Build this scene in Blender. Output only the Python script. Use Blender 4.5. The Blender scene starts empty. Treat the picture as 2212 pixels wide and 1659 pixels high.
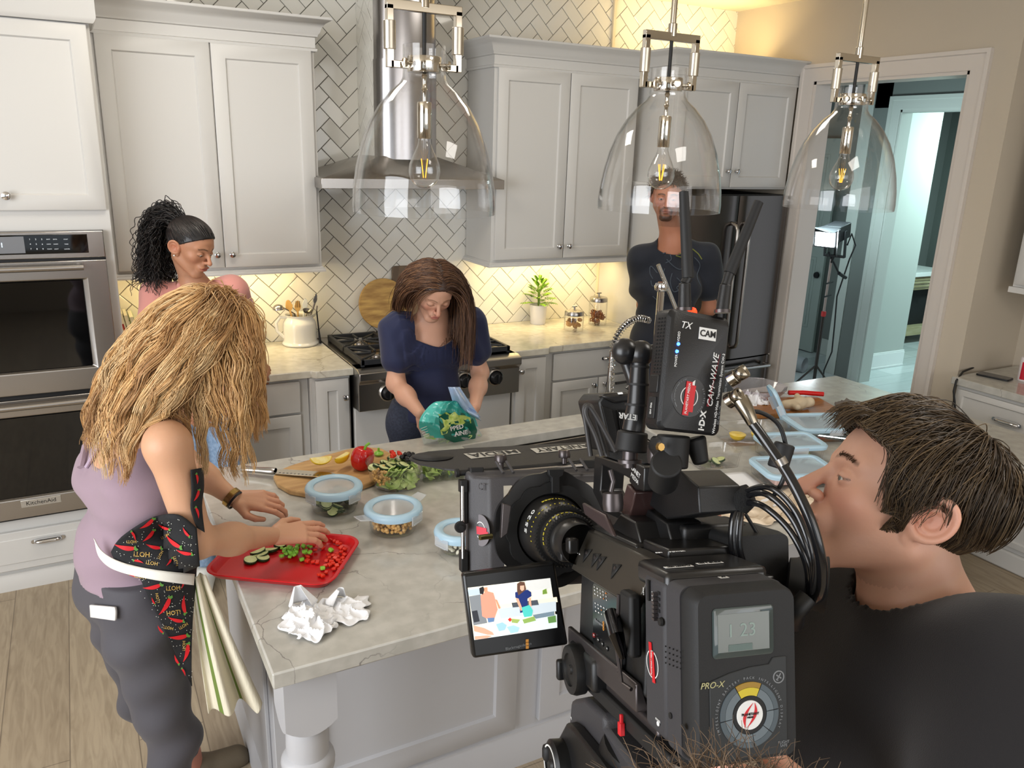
import bpy,bmesh,math,random
import numpy as np
from mathutils import Matrix,Vector,Euler
from math import sin,cos,pi,radians,sqrt,atan2
random.seed(7);rng=np.random.default_rng(7)
S=bpy.context.scene
COL=S.collection
FPX=1719.87
RO,PT,YW=radians(1.7938),radians(16.4345),radians(28.7245)
CAM=np.array([0.0,0.0,2.0])
def _basis():
 cy,sy,cp,sp,cr,sr=cos(YW),sin(YW),cos(PT),sin(PT),cos(RO),sin(RO)
 f=np.array([sy*cp,cy*cp,-sp]);rt=np.array([cy,-sy,0.0]);up=np.cross(rt,f)
 return cr*rt+sr*up,-sr*rt+cr*up,f
RV,UV,FV=_basis()
cd=bpy.data.cameras.new('camera');cam=bpy.data.objects.new('camera',cd);COL.objects.link(cam)
cd.sensor_fit='HORIZONTAL';cd.sensor_width=36.0;cd.lens=FPX/2212*36.0;cd.clip_start=0.02;cd.clip_end=60
cam.matrix_world=Matrix(((RV[0],UV[0],-FV[0],CAM[0]),(RV[1],UV[1],-FV[1],CAM[1]),(RV[2],UV[2],-FV[2],CAM[2]),(0,0,0,1)))
S.camera=cam
def ray(px,py):return(px-1106)/FPX*RV-(py-829.5)/FPX*UV+FV
def pw(px,py,w):return CAM+ray(px,py)*w
def at(px,py,**k):
 d=ray(px,py);(n,v),=k.items();i='xyz'.index(n)
 return CAM+d*((v-CAM[i])/d[i])
vs=S.view_settings;vs.view_transform='Standard';vs.look='None';vs.gamma=1.0;vs.use_curve_mapping=False;vs.exposure=0.0
W=bpy.data.worlds.new('sky');S.world=W;W.use_nodes=True
bg=W.node_tree.nodes['Background'];bg.inputs[0].default_value=(0.80,0.90,1.0,1);bg.inputs[1].default_value=0.9
S.cycles.max_bounces=8;S.cycles.transparent_max_bounces=16;S.cycles.transmission_bounces=10;S.cycles.glossy_bounces=4;S.cycles.diffuse_bounces=3
S.cycles.caustics_reflective=False;S.cycles.caustics_refractive=False;S.cycles.sample_clamp_indirect=6.0
def area(name,loc,target,sx,sy,power,col=(1,1,1),spread=180):
 l=bpy.data.lights.new(name,'AREA');l.shape='RECTANGLE';l.size=sx;l.size_y=sy;l.energy=power;l.color=col;l.spread=radians(spread)
 o=bpy.data.objects.new(name,l);COL.objects.link(o);o.location=loc
 d=Vector(target)-Vector(loc);o.rotation_euler=d.to_track_quat('-Z','Y').to_euler();return o
area('window_daylight',(-2.6,0.6,1.9),(1.2,3.0,1.2),2.6,2.0,135,(0.93,0.96,1.0))
area('window_daylight_rear',(1.6,-2.6,2.2),(1.8,3.0,1.1),3.6,1.7,52,(1.0,0.97,0.94))
area('ceiling_recessed_light',(0.5,3.0,2.9),(0.5,3.0,0),0.5,0.5,14,(1.0,0.93,0.82))
area('ceiling_recessed_light',(2.3,3.0,2.9),(2.3,3.0,0),0.5,0.5,7,(1.0,0.93,0.82))
area('ceiling_recessed_light',(1.6,0.4,2.9),(1.6,0.4,0),0.6,0.6,12,(1.0,0.95,0.88))
WARM=(1.0,0.76,0.36)
area('under_cabinet_light',(0.66,4.30,1.365),(0.66,4.44,0.9),0.75,0.03,3.6,WARM)
area('under_cabinet_light',(2.60,4.30,1.345),(2.60,4.44,0.9),0.80,0.03,4.2,WARM)
area('over_cabinet_light',(0.60,4.30,2.54),(0.60,4.45,3.0),0.9,0.03,7,WARM)
area('over_cabinet_light',(2.65,4.30,2.54),(2.65,4.45,3.0),0.9,0.03,8,WARM)
area('over_cabinet_light',(3.60,4.15,2.60),(3.60,4.40,3.0),0.8,0.03,4.5,WARM)
area('hood_light',(1.6,4.2,1.80),(1.6,4.35,0.9),0.3,0.05,1.2,(0.9,1.0,0.85))
area('hall_film_light',(5.05,4.30,1.62),(6.6,3.9,1.2),0.3,0.3,26,(0.72,0.97,1.0))
area('hall_bath_light',(7.6,4.3,2.5),(7.3,4.9,0.8),0.8,0.5,60,(0.70,1.0,0.98))
def tag(o,label=None,cat=None,group=None,kind=None):
 if label:o['label']=label
 if cat:o['category']=cat
 if group:o['group']=group
 if kind:o['kind']=kind
 return o
def thing(name,label,cat,loc=(0,0,0),group=None,mat=None):
 o=bpy.data.objects.new(name,None);COL.objects.link(o);o.empty_display_size=0.05
 o.matrix_world=mat if mat is not None else Matrix.Translation(Vector([float(c)for c in loc]))
 return tag(o,label,cat,group)
def mw(o):
 m=o.matrix_basis.copy()
 while o.parent:m=o.matrix_parent_inverse@m;o=o.parent;m=o.matrix_basis@m
 return m
def adopt(o,parent,local=False):
 if parent is None:return o
 o.parent=parent
 o.matrix_parent_inverse=Matrix.Identity(4)if local else mw(parent).inverted()
 return o
def mkobj(name,me,parent=None,local=False):
 o=bpy.data.objects.new(name,me);COL.objects.link(o);return adopt(o,parent,local)
MATS={}
def srgb(c):return tuple(((v/255)/12.92 if v/255<=.04045 else((v/255+.055)/1.055)**2.4)for v in c)
def mat(name,col,rough=.5,metal=0.,spec=.5,trans=0.,emit=None,es=1.,noise=None,bump=None,sheen=0.,sss=0.,alpha=1.,coat=0.,ior=1.45,vcol=False,aniso=0.):
 """col is sRGB 0-255; noise=(scale, col2, stretch) mixes a second colour; bump=(scale, strength, stretch)"""
 if name in MATS:return MATS[name]
 m=bpy.data.materials.new(name);m.use_nodes=True;nt=m.node_tree;N=nt.nodes;L=nt.links
 b=N['Principled BSDF'];c=srgb(col);b.inputs['Base Color'].default_value=(*c,1)
 b.inputs['Roughness'].default_value=rough;b.inputs['Metallic'].default_value=metal;b.inputs['Specular IOR Level'].default_value=spec
 b.inputs['Transmission Weight'].default_value=trans;b.inputs['IOR'].default_value=ior;b.inputs['Alpha'].default_value=alpha
 b.inputs['Sheen Weight'].default_value=sheen;b.inputs['Coat Weight'].default_value=coat
 if sss:b.inputs['Subsurface Weight'].default_value=sss;b.inputs['Subsurface Radius'].default_value=(.02,.008,.004);b.inputs['Subsurface Scale'].default_value=0.35
 if emit is not None:b.inputs['Emission Color'].default_value=(*srgb(emit),1);b.inputs['Emission Strength'].default_value=es
 tc=N.new('ShaderNodeTexCoord');src=None
 def tex(scale,stretch,detail=4):
  mp=N.new('ShaderNodeMapping');mp.inputs['Scale'].default_value=stretch;L.new(tc.outputs['Object'],mp.inputs[0])
  t=N.new('ShaderNodeTexNoise');t.inputs['Scale'].default_value=scale;t.inputs['Detail'].default_value=detail;L.new(mp.outputs[0],t.inputs[0]);return t
 if noise:
  t=tex(noise[0],noise[2]if len(noise)>2 else(1,1,1));r=N.new('ShaderNodeValToRGB');r.color_ramp.elements[0].color=(*c,1);r.color_ramp.elements[1].color=(*srgb(noise[1]),1)
  r.color_ramp.elements[0].position=.35;r.color_ramp.elements[1].position=.68
  L.new(t.outputs['Fac'],r.inputs[0]);L.new(r.outputs[0],b.inputs['Base Color']);src=r.outputs[0]
 if vcol:
  a=N.new('ShaderNodeAttribute');a.attribute_name='Col';L.new(a.outputs['Color'],b.inputs['Base Color'])
 if bump:
  t=tex(bump[0],bump[2]if len(bump)>2 else(1,1,1));bn=N.new('ShaderNodeBump');bn.inputs['Strength'].default_value=bump[1];bn.inputs['Distance'].default_value=bump[3]if len(bump)>3 else .002
  L.new(t.outputs['Fac'],bn.inputs['Height']);L.new(bn.outputs[0],b.inputs['Normal'])
 MATS[name]=m;return m
def setmat(o,*ms):
 o.data.materials.clear()
 for m in ms:o.data.materials.append(m)
 return o
class MB:
 def __init__(s,m=None):s.v=[];s.f=[];s.mi=[];s.m=m;s.cur=0
 def pt(s,p):
  p=Vector([float(c)for c in p]);s.v.append(tuple(s.m@p)if s.m is not None else tuple(p));return len(s.v)-1
 def face(s,idx):s.f.append(tuple(idx));s.mi.append(s.cur)
 def hexa(s,P):
  i=[s.pt(p)for p in P]
  for q in((0,3,2,1),(4,5,6,7),(0,1,5,4),(1,2,6,5),(2,3,7,6),(3,0,4,7)):s.face([i[k]for k in q])
  return s
 def box(s,x0,x1,y0,y1,z0,z1):return s.hexa([(x0,y0,z0),(x1,y0,z0),(x1,y1,z0),(x0,y1,z0),(x0,y0,z1),(x1,y0,z1),(x1,y1,z1),(x0,y1,z1)])
 def cbox(s,c,d):return s.box(c[0]-d[0]/2,c[0]+d[0]/2,c[1]-d[1]/2,c[1]+d[1]/2,c[2]-d[2]/2,c[2]+d[2]/2)
 def ring(s,c,u,w,r,n,ph=0):return[s.pt(c+(u*cos(2*pi*k/n+ph)+w*sin(2*pi*k/n+ph))*r)for k in range(n)]
 def cyl(s,a,b,r,r2=None,n=20,caps=True):
  a,b=Vector([float(c)for c in a]),Vector([float(c)for c in b]);d=(b-a).normalized();u=d.orthogonal().normalized();w=d.cross(u);r2=r if r2 is None else r2
  A=s.ring(a,u,w,r,n);B=s.ring(b,u,w,r2,n)
  for k in range(n):s.face((A[k],A[(k+1)%n],B[(k+1)%n],B[k]))
  if caps:s.face(A[::-1]);s.face(B)
  return s
 def lathe(s,prof,c=(0,0,0),axis=(0,0,1),n=32,closed=False,squash=None):
  c=Vector([float(q)for q in c]);d=Vector(axis).normalized();u=d.orthogonal().normalized()if abs(d.z)<.99 else Vector((1,0,0));w=d.cross(u)
  R=[]
  for r,h in prof:
   R.append(s.ring(c+d*h,u,w,r,n)if r>1e-6 else[s.pt(c+d*h)])
  for A,B in(list(zip(R[:-1],R[1:]))+([(R[-1],R[0])]if closed else[])):
   for k in range(n):
    j=(k+1)%n
    if len(A)==1 and len(B)==1:continue
    if len(A)==1:s.face((A[0],B[j],B[k]))
    elif len(B)==1:s.face((A[k],A[j],B[0]))
    else:s.face((A[k],A[j],B[j],B[k]))
  return s
 def tube(s,P,r,n=8,caps=True,rs=None):
  P=[Vector([float(q)for q in p])for p in P];u=None;R=[]
  for i,p in enumerate(P):
   d=((P[min(i+1,len(P)-1)])-(P[max(i-1,0)])).normalized()
   if u is None:u=d.orthogonal().normalized()
   u=(u-d*u.dot(d));u=u.normalized()if u.length>1e-6 else d.orthogonal().normalized()
   R.append(s.ring(p,u,d.cross(u),rs[i]if rs else r,n))
  for A,B in zip(R[:-1],R[1:]):
   for k in range(n):s.face((A[k],A[(k+1)%n],B[(k+1)%n],B[k]))
  if caps:s.face(R[0][::-1]);s.face(R[-1])
  return s
 def prism(s,poly,h0,h1,f=lambda a,b,h:(a,b,h)):
  """poly of (a,b), extruded between h0 and h1; f maps to xyz"""
  A=[s.pt(f(a,b,h0))for a,b in poly];B=[s.pt(f(a,b,h1))for a,b in poly];n=len(poly)
  for k in range(n):s.face((A[k],A[(k+1)%n],B[(k+1)%n],B[k]))
  s.face(A[::-1]);s.face(B);return s
 def grid(s,fn,nu,nv,cu=False,cv=False):
  I=[[s.pt(fn(i/(nu if cu else nu-1),j/(nv if cv else nv-1)))for j in range(nv)]for i in range(nu)]
  for i in range(nu if cu else nu-1):
   for j in range(nv if cv else nv-1):s.face((I[i][j],I[(i+1)%nu][j],I[(i+1)%nu][(j+1)%nv],I[i][(j+1)%nv]))
  return s
 def sweep(s,path,prof):
  """path of (x,y) in plan, prof of (out, z); out is to the right-hand side of travel"""
  n=len(path);R=[]
  for i,p in enumerate(path):
   d0=Vector(path[i])-Vector(path[i-1])if i else Vector(path[1])-Vector(path[0]);d1=Vector(path[i+1])-Vector(path[i])if i<n-1 else d0
   d0.normalize();d1.normalize();n0=Vector((d0.y,-d0.x));n1=Vector((d1.y,-d1.x));m=(n0+n1).normalized();k=1/max(.2,m.dot(n0))
   R.append([s.pt((p[0]+m.x*o*k,p[1]+m.y*o*k,z))for o,z in prof])
  q=len(prof)
  for A,B in zip(R[:-1],R[1:]):
   for k in range(q):s.face((A[k],B[k],B[(k+1)%q],A[(k+1)%q]))
  s.face(R[0]);s.face(R[-1][::-1]);return s
 def mesh(s,name='m'):
  me=bpy.data.meshes.new(name);me.from_pydata(s.v,[],s.f);me.polygons.foreach_set('material_index',s.mi)
  bm=bmesh.new();bm.from_mesh(me);bmesh.ops.recalc_face_normals(bm,faces=bm.faces);bm.to_mesh(me);bm.free();return me
 def build(s,name,m,parent=None,smooth=True,bevel=0.,local=False,sub=0,seg=2,ang=35,solid=0):
  me=s.mesh(name);o=mkobj(name,me,parent,local)
  for q in(m if isinstance(m,(list,tuple))else[m]):me.materials.append(q)
  if solid:k=o.modifiers.new('s','SOLIDIFY');k.thickness=solid;k.offset=0
  if sub:k=o.modifiers.new('u','SUBSURF');k.levels=k.render_levels=sub
  if bevel:k=o.modifiers.new('b','BEVEL');k.width=bevel;k.segments=seg;k.limit_method='ANGLE';k.angle_limit=radians(ang)
  if smooth:
   me.polygons.foreach_set('use_smooth',[True]*len(me.polygons))
   if not sub and hasattr(me,'set_sharp_from_angle'):me.set_sharp_from_angle(angle=radians(42))
  return o
def copy_tree(o,delta=None,label=None,group=None,parent=None):
 c=o.copy();COL.objects.link(c)
 if parent is not None:c.parent=parent
 if label:c['label']=label
 if group:c['group']=group
 if delta is not None:c.matrix_basis=delta@o.matrix_basis
 for ch in list(o.children):
  copy_tree(ch,parent=c)
 return c
def text(body,name,m,M,size,parent=None,local=False,ext=.0003,align='CENTER',shear=0.,spacing=1.,bold=0.):
 cu=bpy.data.curves.new(name,'FONT');cu.body=body;cu.size=size;cu.align_x=align;cu.align_y='CENTER';cu.extrude=ext;cu.shear=shear;cu.space_character=spacing;cu.offset=bold;cu.resolution_u=3
 t=bpy.data.objects.new('t',cu);COL.objects.link(t);dg=bpy.context.evaluated_depsgraph_get();me=bpy.data.meshes.new_from_object(t.evaluated_get(dg));bpy.data.objects.remove(t)
 me.transform(M);o=mkobj(name,me,parent,local);me.materials.clear();me.materials.append(m);return o
def frame(o,x,y):
 """matrix with origin o, x axis x, y axis y (orthogonalised)"""
 x=Vector([float(c)for c in x]).normalized();y=Vector([float(c)for c in y]);y=(y-x*y.dot(x)).normalized();z=x.cross(y)
 return Matrix(((x.x,y.x,z.x,o[0]),(x.y,y.y,z.y,o[1]),(x.z,y.z,z.z,o[2]),(0,0,0,1)))
def smin(a,b,k):h=np.clip(.5+.5*(b-a)/k,0,1);return b*(1-h)+a*h-k*h*(1-h)
def cap(p,a,b,ra,rb=None):
 rb=ra if rb is None else rb;a=np.asarray(a,np.float32);b=np.asarray(b,np.float32);ab=b-a
 t=np.clip(((p-a)@ab)/max(float(ab@ab),1e-9),0,1);return np.linalg.norm(p-a-t[:,None]*ab,axis=1)-(ra+(rb-ra)*t)
def ell(p,c,r,R=None):
 q=p-np.asarray(c,np.float32)
 if R is not None:q=q@np.asarray(R,np.float32)
 r=np.asarray(r,np.float32);k0=np.linalg.norm(q/r,axis=1);k1=np.linalg.norm(q/(r*r),axis=1);return k0*(k0-1)/np.maximum(k1,1e-6)
def union(p,prims,k=.02):
 d=None
 for q in prims:
  kk=k
  if isinstance(q[-1],dict):kk=q[-1].get('k',k);q=q[:-1]
  e=cap(p,*q[1:])if q[0]=='c' else ell(p,*q[1:])
  d=e if d is None else smin(d,e,kk)
 return d
def surf(fn,lo,hi,res):
 lo=np.array(lo,np.float32);hi=np.array(hi,np.float32);C=4;n=np.ceil((hi-lo)/(res*C)).astype(int)+1
 ax=[lo[i]+np.arange(n[i])*res*C for i in range(3)]
 g=np.stack(np.meshgrid(*ax,indexing='ij'),-1).reshape(-1,3);cf=fn(g.astype(np.float32)).reshape(n)
 F=np.repeat(np.repeat(np.repeat(cf,C,0),C,1),C,2).astype(np.float32)
 near=np.abs(F)<res*C*2.2;idx=np.argwhere(near)
 P=lo+idx*res;out=np.empty(len(P),np.float32)
 for k in range(0,len(P),400000):out[k:k+400000]=fn(P[k:k+400000].astype(np.float32))
 F[near]=out;F[[0,-1],:,:]=np.maximum(F[[0,-1],:,:],res);F[:,[0,-1],:]=np.maximum(F[:,[0,-1],:],res);F[:,:,[0,-1]]=np.maximum(F[:,:,[0,-1]],res)
 ins=F<0;nx,ny,nz=F.shape;acc=np.zeros((nx-1,ny-1,nz-1,3),np.float32);cnt=np.zeros((nx-1,ny-1,nz-1),np.float32)
 def sl(o):return(slice(o[0],nx-1+o[0]),slice(o[1],ny-1+o[1]),slice(o[2],nz-1+o[2]))
 for a in range(3):
  o1=[(i,j)for i in(0,1)for j in(0,1)]
  for i,j in o1:
   s0=[0,0,0];b,c=[q for q in range(3)if q!=a];s0[b]=i;s0[c]=j;s1=list(s0);s1[a]=1
   A=F[sl(s0)];B=F[sl(s1)];X=ins[sl(s0)]!=ins[sl(s1)];w=np.nonzero(X);t=A[w]/(A[w]-B[w])
   q=np.zeros((len(t),3),np.float32);q[:,a]=t;q[:,b]=i;q[:,c]=j;acc[w]+=q;cnt[w]+=1
 act=cnt>0;ids=-np.ones(act.shape,np.int64);ids[act]=np.arange(act.sum());cells=np.argwhere(act)
 V=lo+(cells+acc[act]/cnt[act][:,None])*res;Fc=[]
 for a in range(3):
  b,c=(a+1)%3,(a+2)%3;s0=[slice(1,-1)]*3;s1=[slice(1,-1)]*3;s0[a]=slice(0,-1);s1[a]=slice(1,None)
  A=ins[tuple(s0)];B=ins[tuple(s1)];w=np.argwhere(A!=B);off=np.array([1,1,1]);off[a]=0;w2=w+off;sg=A[tuple(w.T)]
  def cid(db,dc):q=w2.copy();q[:,b]-=db;q[:,c]-=dc;return ids[tuple(q.T)]
  Q=np.stack([cid(1,1),cid(0,1),cid(0,0),cid(1,0)],1);Q[~sg]=Q[~sg][:,::-1];Fc.append(Q)
 Fc=np.concatenate(Fc);Fc=Fc[(Fc>=0).all(1)];c=V.mean(0)
 if(np.cross(V[Fc[:,1]]-V[Fc[:,0]],V[Fc[:,2]]-V[Fc[:,0]])*(V[Fc[:,0]]-c)).sum()<0:Fc=Fc[:,::-1]
 return V.astype(np.float32),Fc
def rawmesh(name,V,Fc,cols=None):
 me=bpy.data.meshes.new(name);me.vertices.add(len(V));me.vertices.foreach_set('co',np.ascontiguousarray(V,np.float32).ravel());k=Fc.shape[1]
 me.loops.add(len(Fc)*k);me.loops.foreach_set('vertex_index',np.ascontiguousarray(Fc,np.int32).ravel());me.polygons.add(len(Fc));me.polygons.foreach_set('loop_start',np.arange(0,len(Fc)*k,k,dtype=np.int32))
 me.update(calc_edges=True);me.polygons.foreach_set('use_smooth',np.ones(len(Fc),bool))
 if cols is not None:
  a=me.color_attributes.new('Col','FLOAT_COLOR','POINT');c=np.ones((len(V),4),np.float32);c[:,:3]=cols;a.data.foreach_set('color',c.ravel())
 me.update();return me
def grad(fn,p,e=.002):
 g=np.stack([fn(p+np.array([e if i==j else 0 for j in range(3)],np.float32))-fn(p-np.array([e if i==j else 0 for j in range(3)],np.float32))for i in range(3)],1)
 return g/np.maximum(np.linalg.norm(g,axis=1,keepdims=True),1e-6)
def strands(name,P,r,m,parent,cols,taper=.35,local=False):
 """P (N,M,3) strand points; triangular tubes; cols (N,3) linear"""
 P=np.asarray(P,np.float32);N,M,_=P.shape;d=np.gradient(P,axis=1);d/=np.maximum(np.linalg.norm(d,axis=2,keepdims=True),1e-6)
 up=np.array([.31,.22,.93],np.float32);u=np.cross(d,up);u/=np.maximum(np.linalg.norm(u,axis=2,keepdims=True),1e-6);w=np.cross(d,u)
 r=np.broadcast_to(np.asarray(r,np.float32),(N,));rr=r[:,None]*(1-(1-taper)*np.linspace(0,1,M)[None]**1.5);V=[]
 for k in range(3):
  a=2*pi*k/3;V.append(P+(u*cos(a)+w*sin(a))*rr[...,None])
 V=np.stack(V,2).reshape(-1,3);base=(np.arange(N)[:,None]*M+np.arange(M-1)[None])*3;base=base.reshape(-1);Fc=[]
 for k in range(3):
  j=(k+1)%3;Fc.append(np.stack([base+k,base+j,base+3+j,base+3+k],1))
 cc=np.repeat(np.asarray(cols,np.float32),M*3,axis=0);me=rawmesh(name,V,np.concatenate(Fc),cc);me.materials.append(m);return mkobj(name,me,parent,local)
def flow(fn,root,dirs,n,step,off,gravity=(0,0,-1),g=.25,stiff=.6,rnd=.0,offs=None):
 """grow strands that slide over the surface fn"""
 p=root.astype(np.float32).copy();v=dirs.astype(np.float32).copy();out=[p.copy()];G=np.array(gravity,np.float32);o=off if offs is None else offs
 for i in range(n-1):
  v=v+G*g+rng.normal(0,rnd,v.shape).astype(np.float32);v/=np.maximum(np.linalg.norm(v,axis=1,keepdims=True),1e-6);q=p+v*step;d=fn(q);b=d<o
  if b.any():
   gr=grad(fn,q[b]);q[b]+=gr*((o[b]if hasattr(o,'__len__')else o)-d[b])[:,None]
  nv=(q-p);nv/=np.maximum(np.linalg.norm(nv,axis=1,keepdims=True),1e-6);v=nv*stiff+v*(1-stiff);p=q;out.append(p.copy())
 return np.stack(out,1)
def nodes_mat(name):
 m=bpy.data.materials.new(name);m.use_nodes=True;MATS[name]=m;nt=m.node_tree
 return m,nt.nodes,nt.links,nt.nodes['Principled BSDF']
def quartz(name,c1,c2,vein,rough=.16,vs=2.2):
 m,N,L,b=nodes_mat(name);tc=N.new('ShaderNodeTexCoord')
 n1=N.new('ShaderNodeTexNoise');n1.inputs['Scale'].default_value=22;n1.inputs['Detail'].default_value=6;L.new(tc.outputs['Object'],n1.inputs[0])
 r1=N.new('ShaderNodeValToRGB');r1.color_ramp.elements[0].color=(*srgb(c1),1);r1.color_ramp.elements[1].color=(*srgb(c2),1);r1.color_ramp.elements[0].position=.38;r1.color_ramp.elements[1].position=.66;L.new(n1.outputs['Fac'],r1.inputs[0])
 nd=N.new('ShaderNodeTexNoise');nd.inputs['Scale'].default_value=5;nd.inputs['Detail'].default_value=6;L.new(tc.outputs['Object'],nd.inputs[0])
 mx=N.new('ShaderNodeMix');mx.data_type='RGBA';mx.blend_type='LINEAR_LIGHT';mx.inputs['Factor'].default_value=.11;L.new(tc.outputs['Object'],mx.inputs['A']);L.new(nd.outputs['Color'],mx.inputs['B'])
 vo=N.new('ShaderNodeTexVoronoi');vo.feature='DISTANCE_TO_EDGE';vo.inputs['Scale'].default_value=vs;L.new(mx.outputs['Result'],vo.inputs[0])
 r2=N.new('ShaderNodeValToRGB');r2.color_ramp.elements[0].color=(1,1,1,1);r2.color_ramp.elements[1].color=(0,0,0,1);r2.color_ramp.elements[0].position=.001;r2.color_ramp.elements[1].position=.008;L.new(vo.outputs['Distance'],r2.inputs[0])
 nm=N.new('ShaderNodeTexNoise');nm.inputs['Scale'].default_value=2.6;nm.inputs['Detail'].default_value=3;L.new(tc.outputs['Object'],nm.inputs[0])
 r3=N.new('ShaderNodeValToRGB');r3.color_ramp.elements[0].position=.50;r3.color_ramp.elements[1].position=.62;L.new(nm.outputs['Fac'],r3.inputs[0])
 mu=N.new('ShaderNodeMath');mu.operation='MULTIPLY';L.new(r2.outputs[0],mu.inputs[0]);L.new(r3.outputs[0],mu.inputs[1])
 mf=N.new('ShaderNodeMix');mf.data_type='RGBA';mf.inputs['B'].default_value=(*srgb(vein),1);L.new(mu.outputs[0],mf.inputs['Factor']);L.new(r1.outputs[0],mf.inputs['A']);L.new(mf.outputs['Result'],b.inputs['Base Color'])
 b.inputs['Roughness'].default_value=rough;return m
def planks(name,c1,c2,seam,length=1.9,width=.19,rough=.45,along='y',grain=1.):
 m,N,L,b=nodes_mat(name);tc=N.new('ShaderNodeTexCoord');mp=N.new('ShaderNodeMapping');L.new(tc.outputs['Object'],mp.inputs[0])
 if along=='y':mp.inputs['Rotation'].default_value=(0,0,radians(90))
 br=N.new('ShaderNodeTexBrick');br.inputs['Scale'].default_value=1;br.inputs['Mortar Size'].default_value=.0022;br.inputs['Mortar Smooth'].default_value=.3;br.inputs['Brick Width'].default_value=length;br.inputs['Row Height'].default_value=width
 br.inputs['Color1'].default_value=(*srgb(c1),1);br.inputs['Color2'].default_value=(*srgb(c2),1);br.inputs['Mortar'].default_value=(*srgb(seam),1);br.offset=.37;L.new(mp.outputs[0],br.inputs[0])
 m2=N.new('ShaderNodeMapping');m2.inputs['Scale'].default_value=(1.6,14,1);L.new(mp.outputs[0],m2.inputs[0])
 n=N.new('ShaderNodeTexNoise');n.inputs['Scale'].default_value=3.2;n.inputs['Detail'].default_value=6;n.inputs['Distortion'].default_value=1.2;L.new(m2.outputs[0],n.inputs[0])
 r=N.new('ShaderNodeValToRGB');r.color_ramp.elements[0].color=(.74,.72,.70,1);r.color_ramp.elements[1].color=(1.0,1,1,1);r.color_ramp.elements[0].position=.3;r.color_ramp.elements[1].position=.62;L.new(n.outputs['Fac'],r.inputs[0])
 mx=N.new('ShaderNodeMix');mx.data_type='RGBA';mx.blend_type='MULTIPLY';mx.inputs['Factor'].default_value=grain;L.new(br.outputs['Color'],mx.inputs['A']);L.new(r.outputs[0],mx.inputs['B']);L.new(mx.outputs['Result'],b.inputs['Base Color'])
 b.inputs['Roughness'].default_value=rough;return m
M_CAB=mat('painted_cabinet',(206,204,200),.42)
M_CABI=mat('painted_island_grey',(186,186,189),.42)
M_TRIM=mat('white_trim',(214,206,198),.4)
M_WALL=mat('beige_wall',(196,184,166),.8,bump=(180,.06))
M_CREAM=mat('cream_wall',(226,214,188),.8)
M_CEIL=mat('ceiling_white',(232,222,204),.9)
M_TILE=mat('glazed_tile',(232,229,220),.07,coat=.3)
M_GROUT=mat('tile_grout',(136,128,118),.9)
M_STEEL=mat('brushed_steel',(176,172,168),.27,1.0,bump=(60,.03,(1,1,60)))
M_STEELD=mat('dark_steel',(120,116,112),.3,1.0)
M_CHROME=mat('chrome',(220,220,222),.08,1.0)
M_NICKEL=mat('polished_nickel',(206,198,184),.09,1.0)
M_BLKGL=mat('black_glass',(6,7,8),.04,spec=.8)
M_BLACK=mat('black_plastic',(22,22,24),.38)
M_IRON=mat('cast_iron',(38,40,44),.5)
def thin_glass(name,tint=(255,255,255),haze=0.,base=.035,top=.85,pw=3.2):
 """thin-walled glass: clear transmission plus an angle-dependent mirror coat"""
 m,N,L,b=nodes_mat(name);out=N['Material Output'];N.remove(b);tr=N.new('ShaderNodeBsdfTransparent');tr.inputs[0].default_value=(*srgb(tint),1);gl=N.new('ShaderNodeBsdfGlossy');gl.inputs['Roughness'].default_value=.02
 lw=N.new('ShaderNodeLayerWeight');lw.inputs['Blend'].default_value=.5;p=N.new('ShaderNodeMath');p.operation='POWER';p.inputs[1].default_value=pw;L.new(lw.outputs['Facing'],p.inputs[0])
 q=N.new('ShaderNodeMath');q.operation='MULTIPLY_ADD';q.inputs[1].default_value=top;q.inputs[2].default_value=base;L.new(p.outputs[0],q.inputs[0])
 mx=N.new('ShaderNodeMixShader');L.new(q.outputs[0],mx.inputs[0]);L.new(gl.outputs[0],mx.inputs[2])
 if haze:
  df=N.new('ShaderNodeBsdfDiffuse');df.inputs[0].default_value=(*srgb((236,238,240)),1);m2=N.new('ShaderNodeMixShader');m2.inputs[0].default_value=haze;L.new(tr.outputs[0],m2.inputs[1]);L.new(df.outputs[0],m2.inputs[2]);L.new(m2.outputs[0],mx.inputs[1])
 else:L.new(tr.outputs[0],mx.inputs[1])
 L.new(mx.outputs[0],out.inputs[0]);return m
M_GLASS=thin_glass('clear_glass',(255,255,255))
M_QTZ=quartz('quartz_top',(178,175,167),(192,189,181),(120,116,112),.16,3.6)
M_QTZ2=quartz('quartz_counter',(206,200,184),(222,217,202),(168,158,140),.12,1.8)
M_FLOOR=planks('oak_floor',(178,162,138),(166,150,127),(130,116,98),1.9,.21)
M_HALLF=planks('hall_floor_tile',(206,214,214),(188,198,198),(140,152,154),.9,.2,.25,'x',.3)
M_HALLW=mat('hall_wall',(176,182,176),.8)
M_HALLD=mat('hall_wall_shaded',(108,114,110),.8)  # darker copy of the hall wall, its shade put into the base colour
def struct(name,mb,m,**k):return tag(mb.build(name,m,**k),kind='structure')
YB=4.49;XR=4.12;ZC=2.94
struct('floor',MB().box(-3.4,XR,-3.2,YB+.1,-.06,0),M_FLOOR,smooth=False)
struct('floor_hall',MB().box(XR,9.4,2.3,7.2,-.06,0),M_HALLF,smooth=False)
struct('floor_alcove',MB().box(XR,4.9,-3.2,2.3,-.06,0),M_FLOOR,smooth=False)
struct('ceiling',MB().box(-3.4,4.9,-3.2,YB+.1,ZC,ZC+.08),M_CEIL,smooth=False)
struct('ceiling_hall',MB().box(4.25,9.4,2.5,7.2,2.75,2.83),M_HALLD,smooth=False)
struct('wall_back',MB().box(-3.4,XR+.15,YB+.012,YB+.14,0,ZC),M_GROUT,smooth=False)
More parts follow.
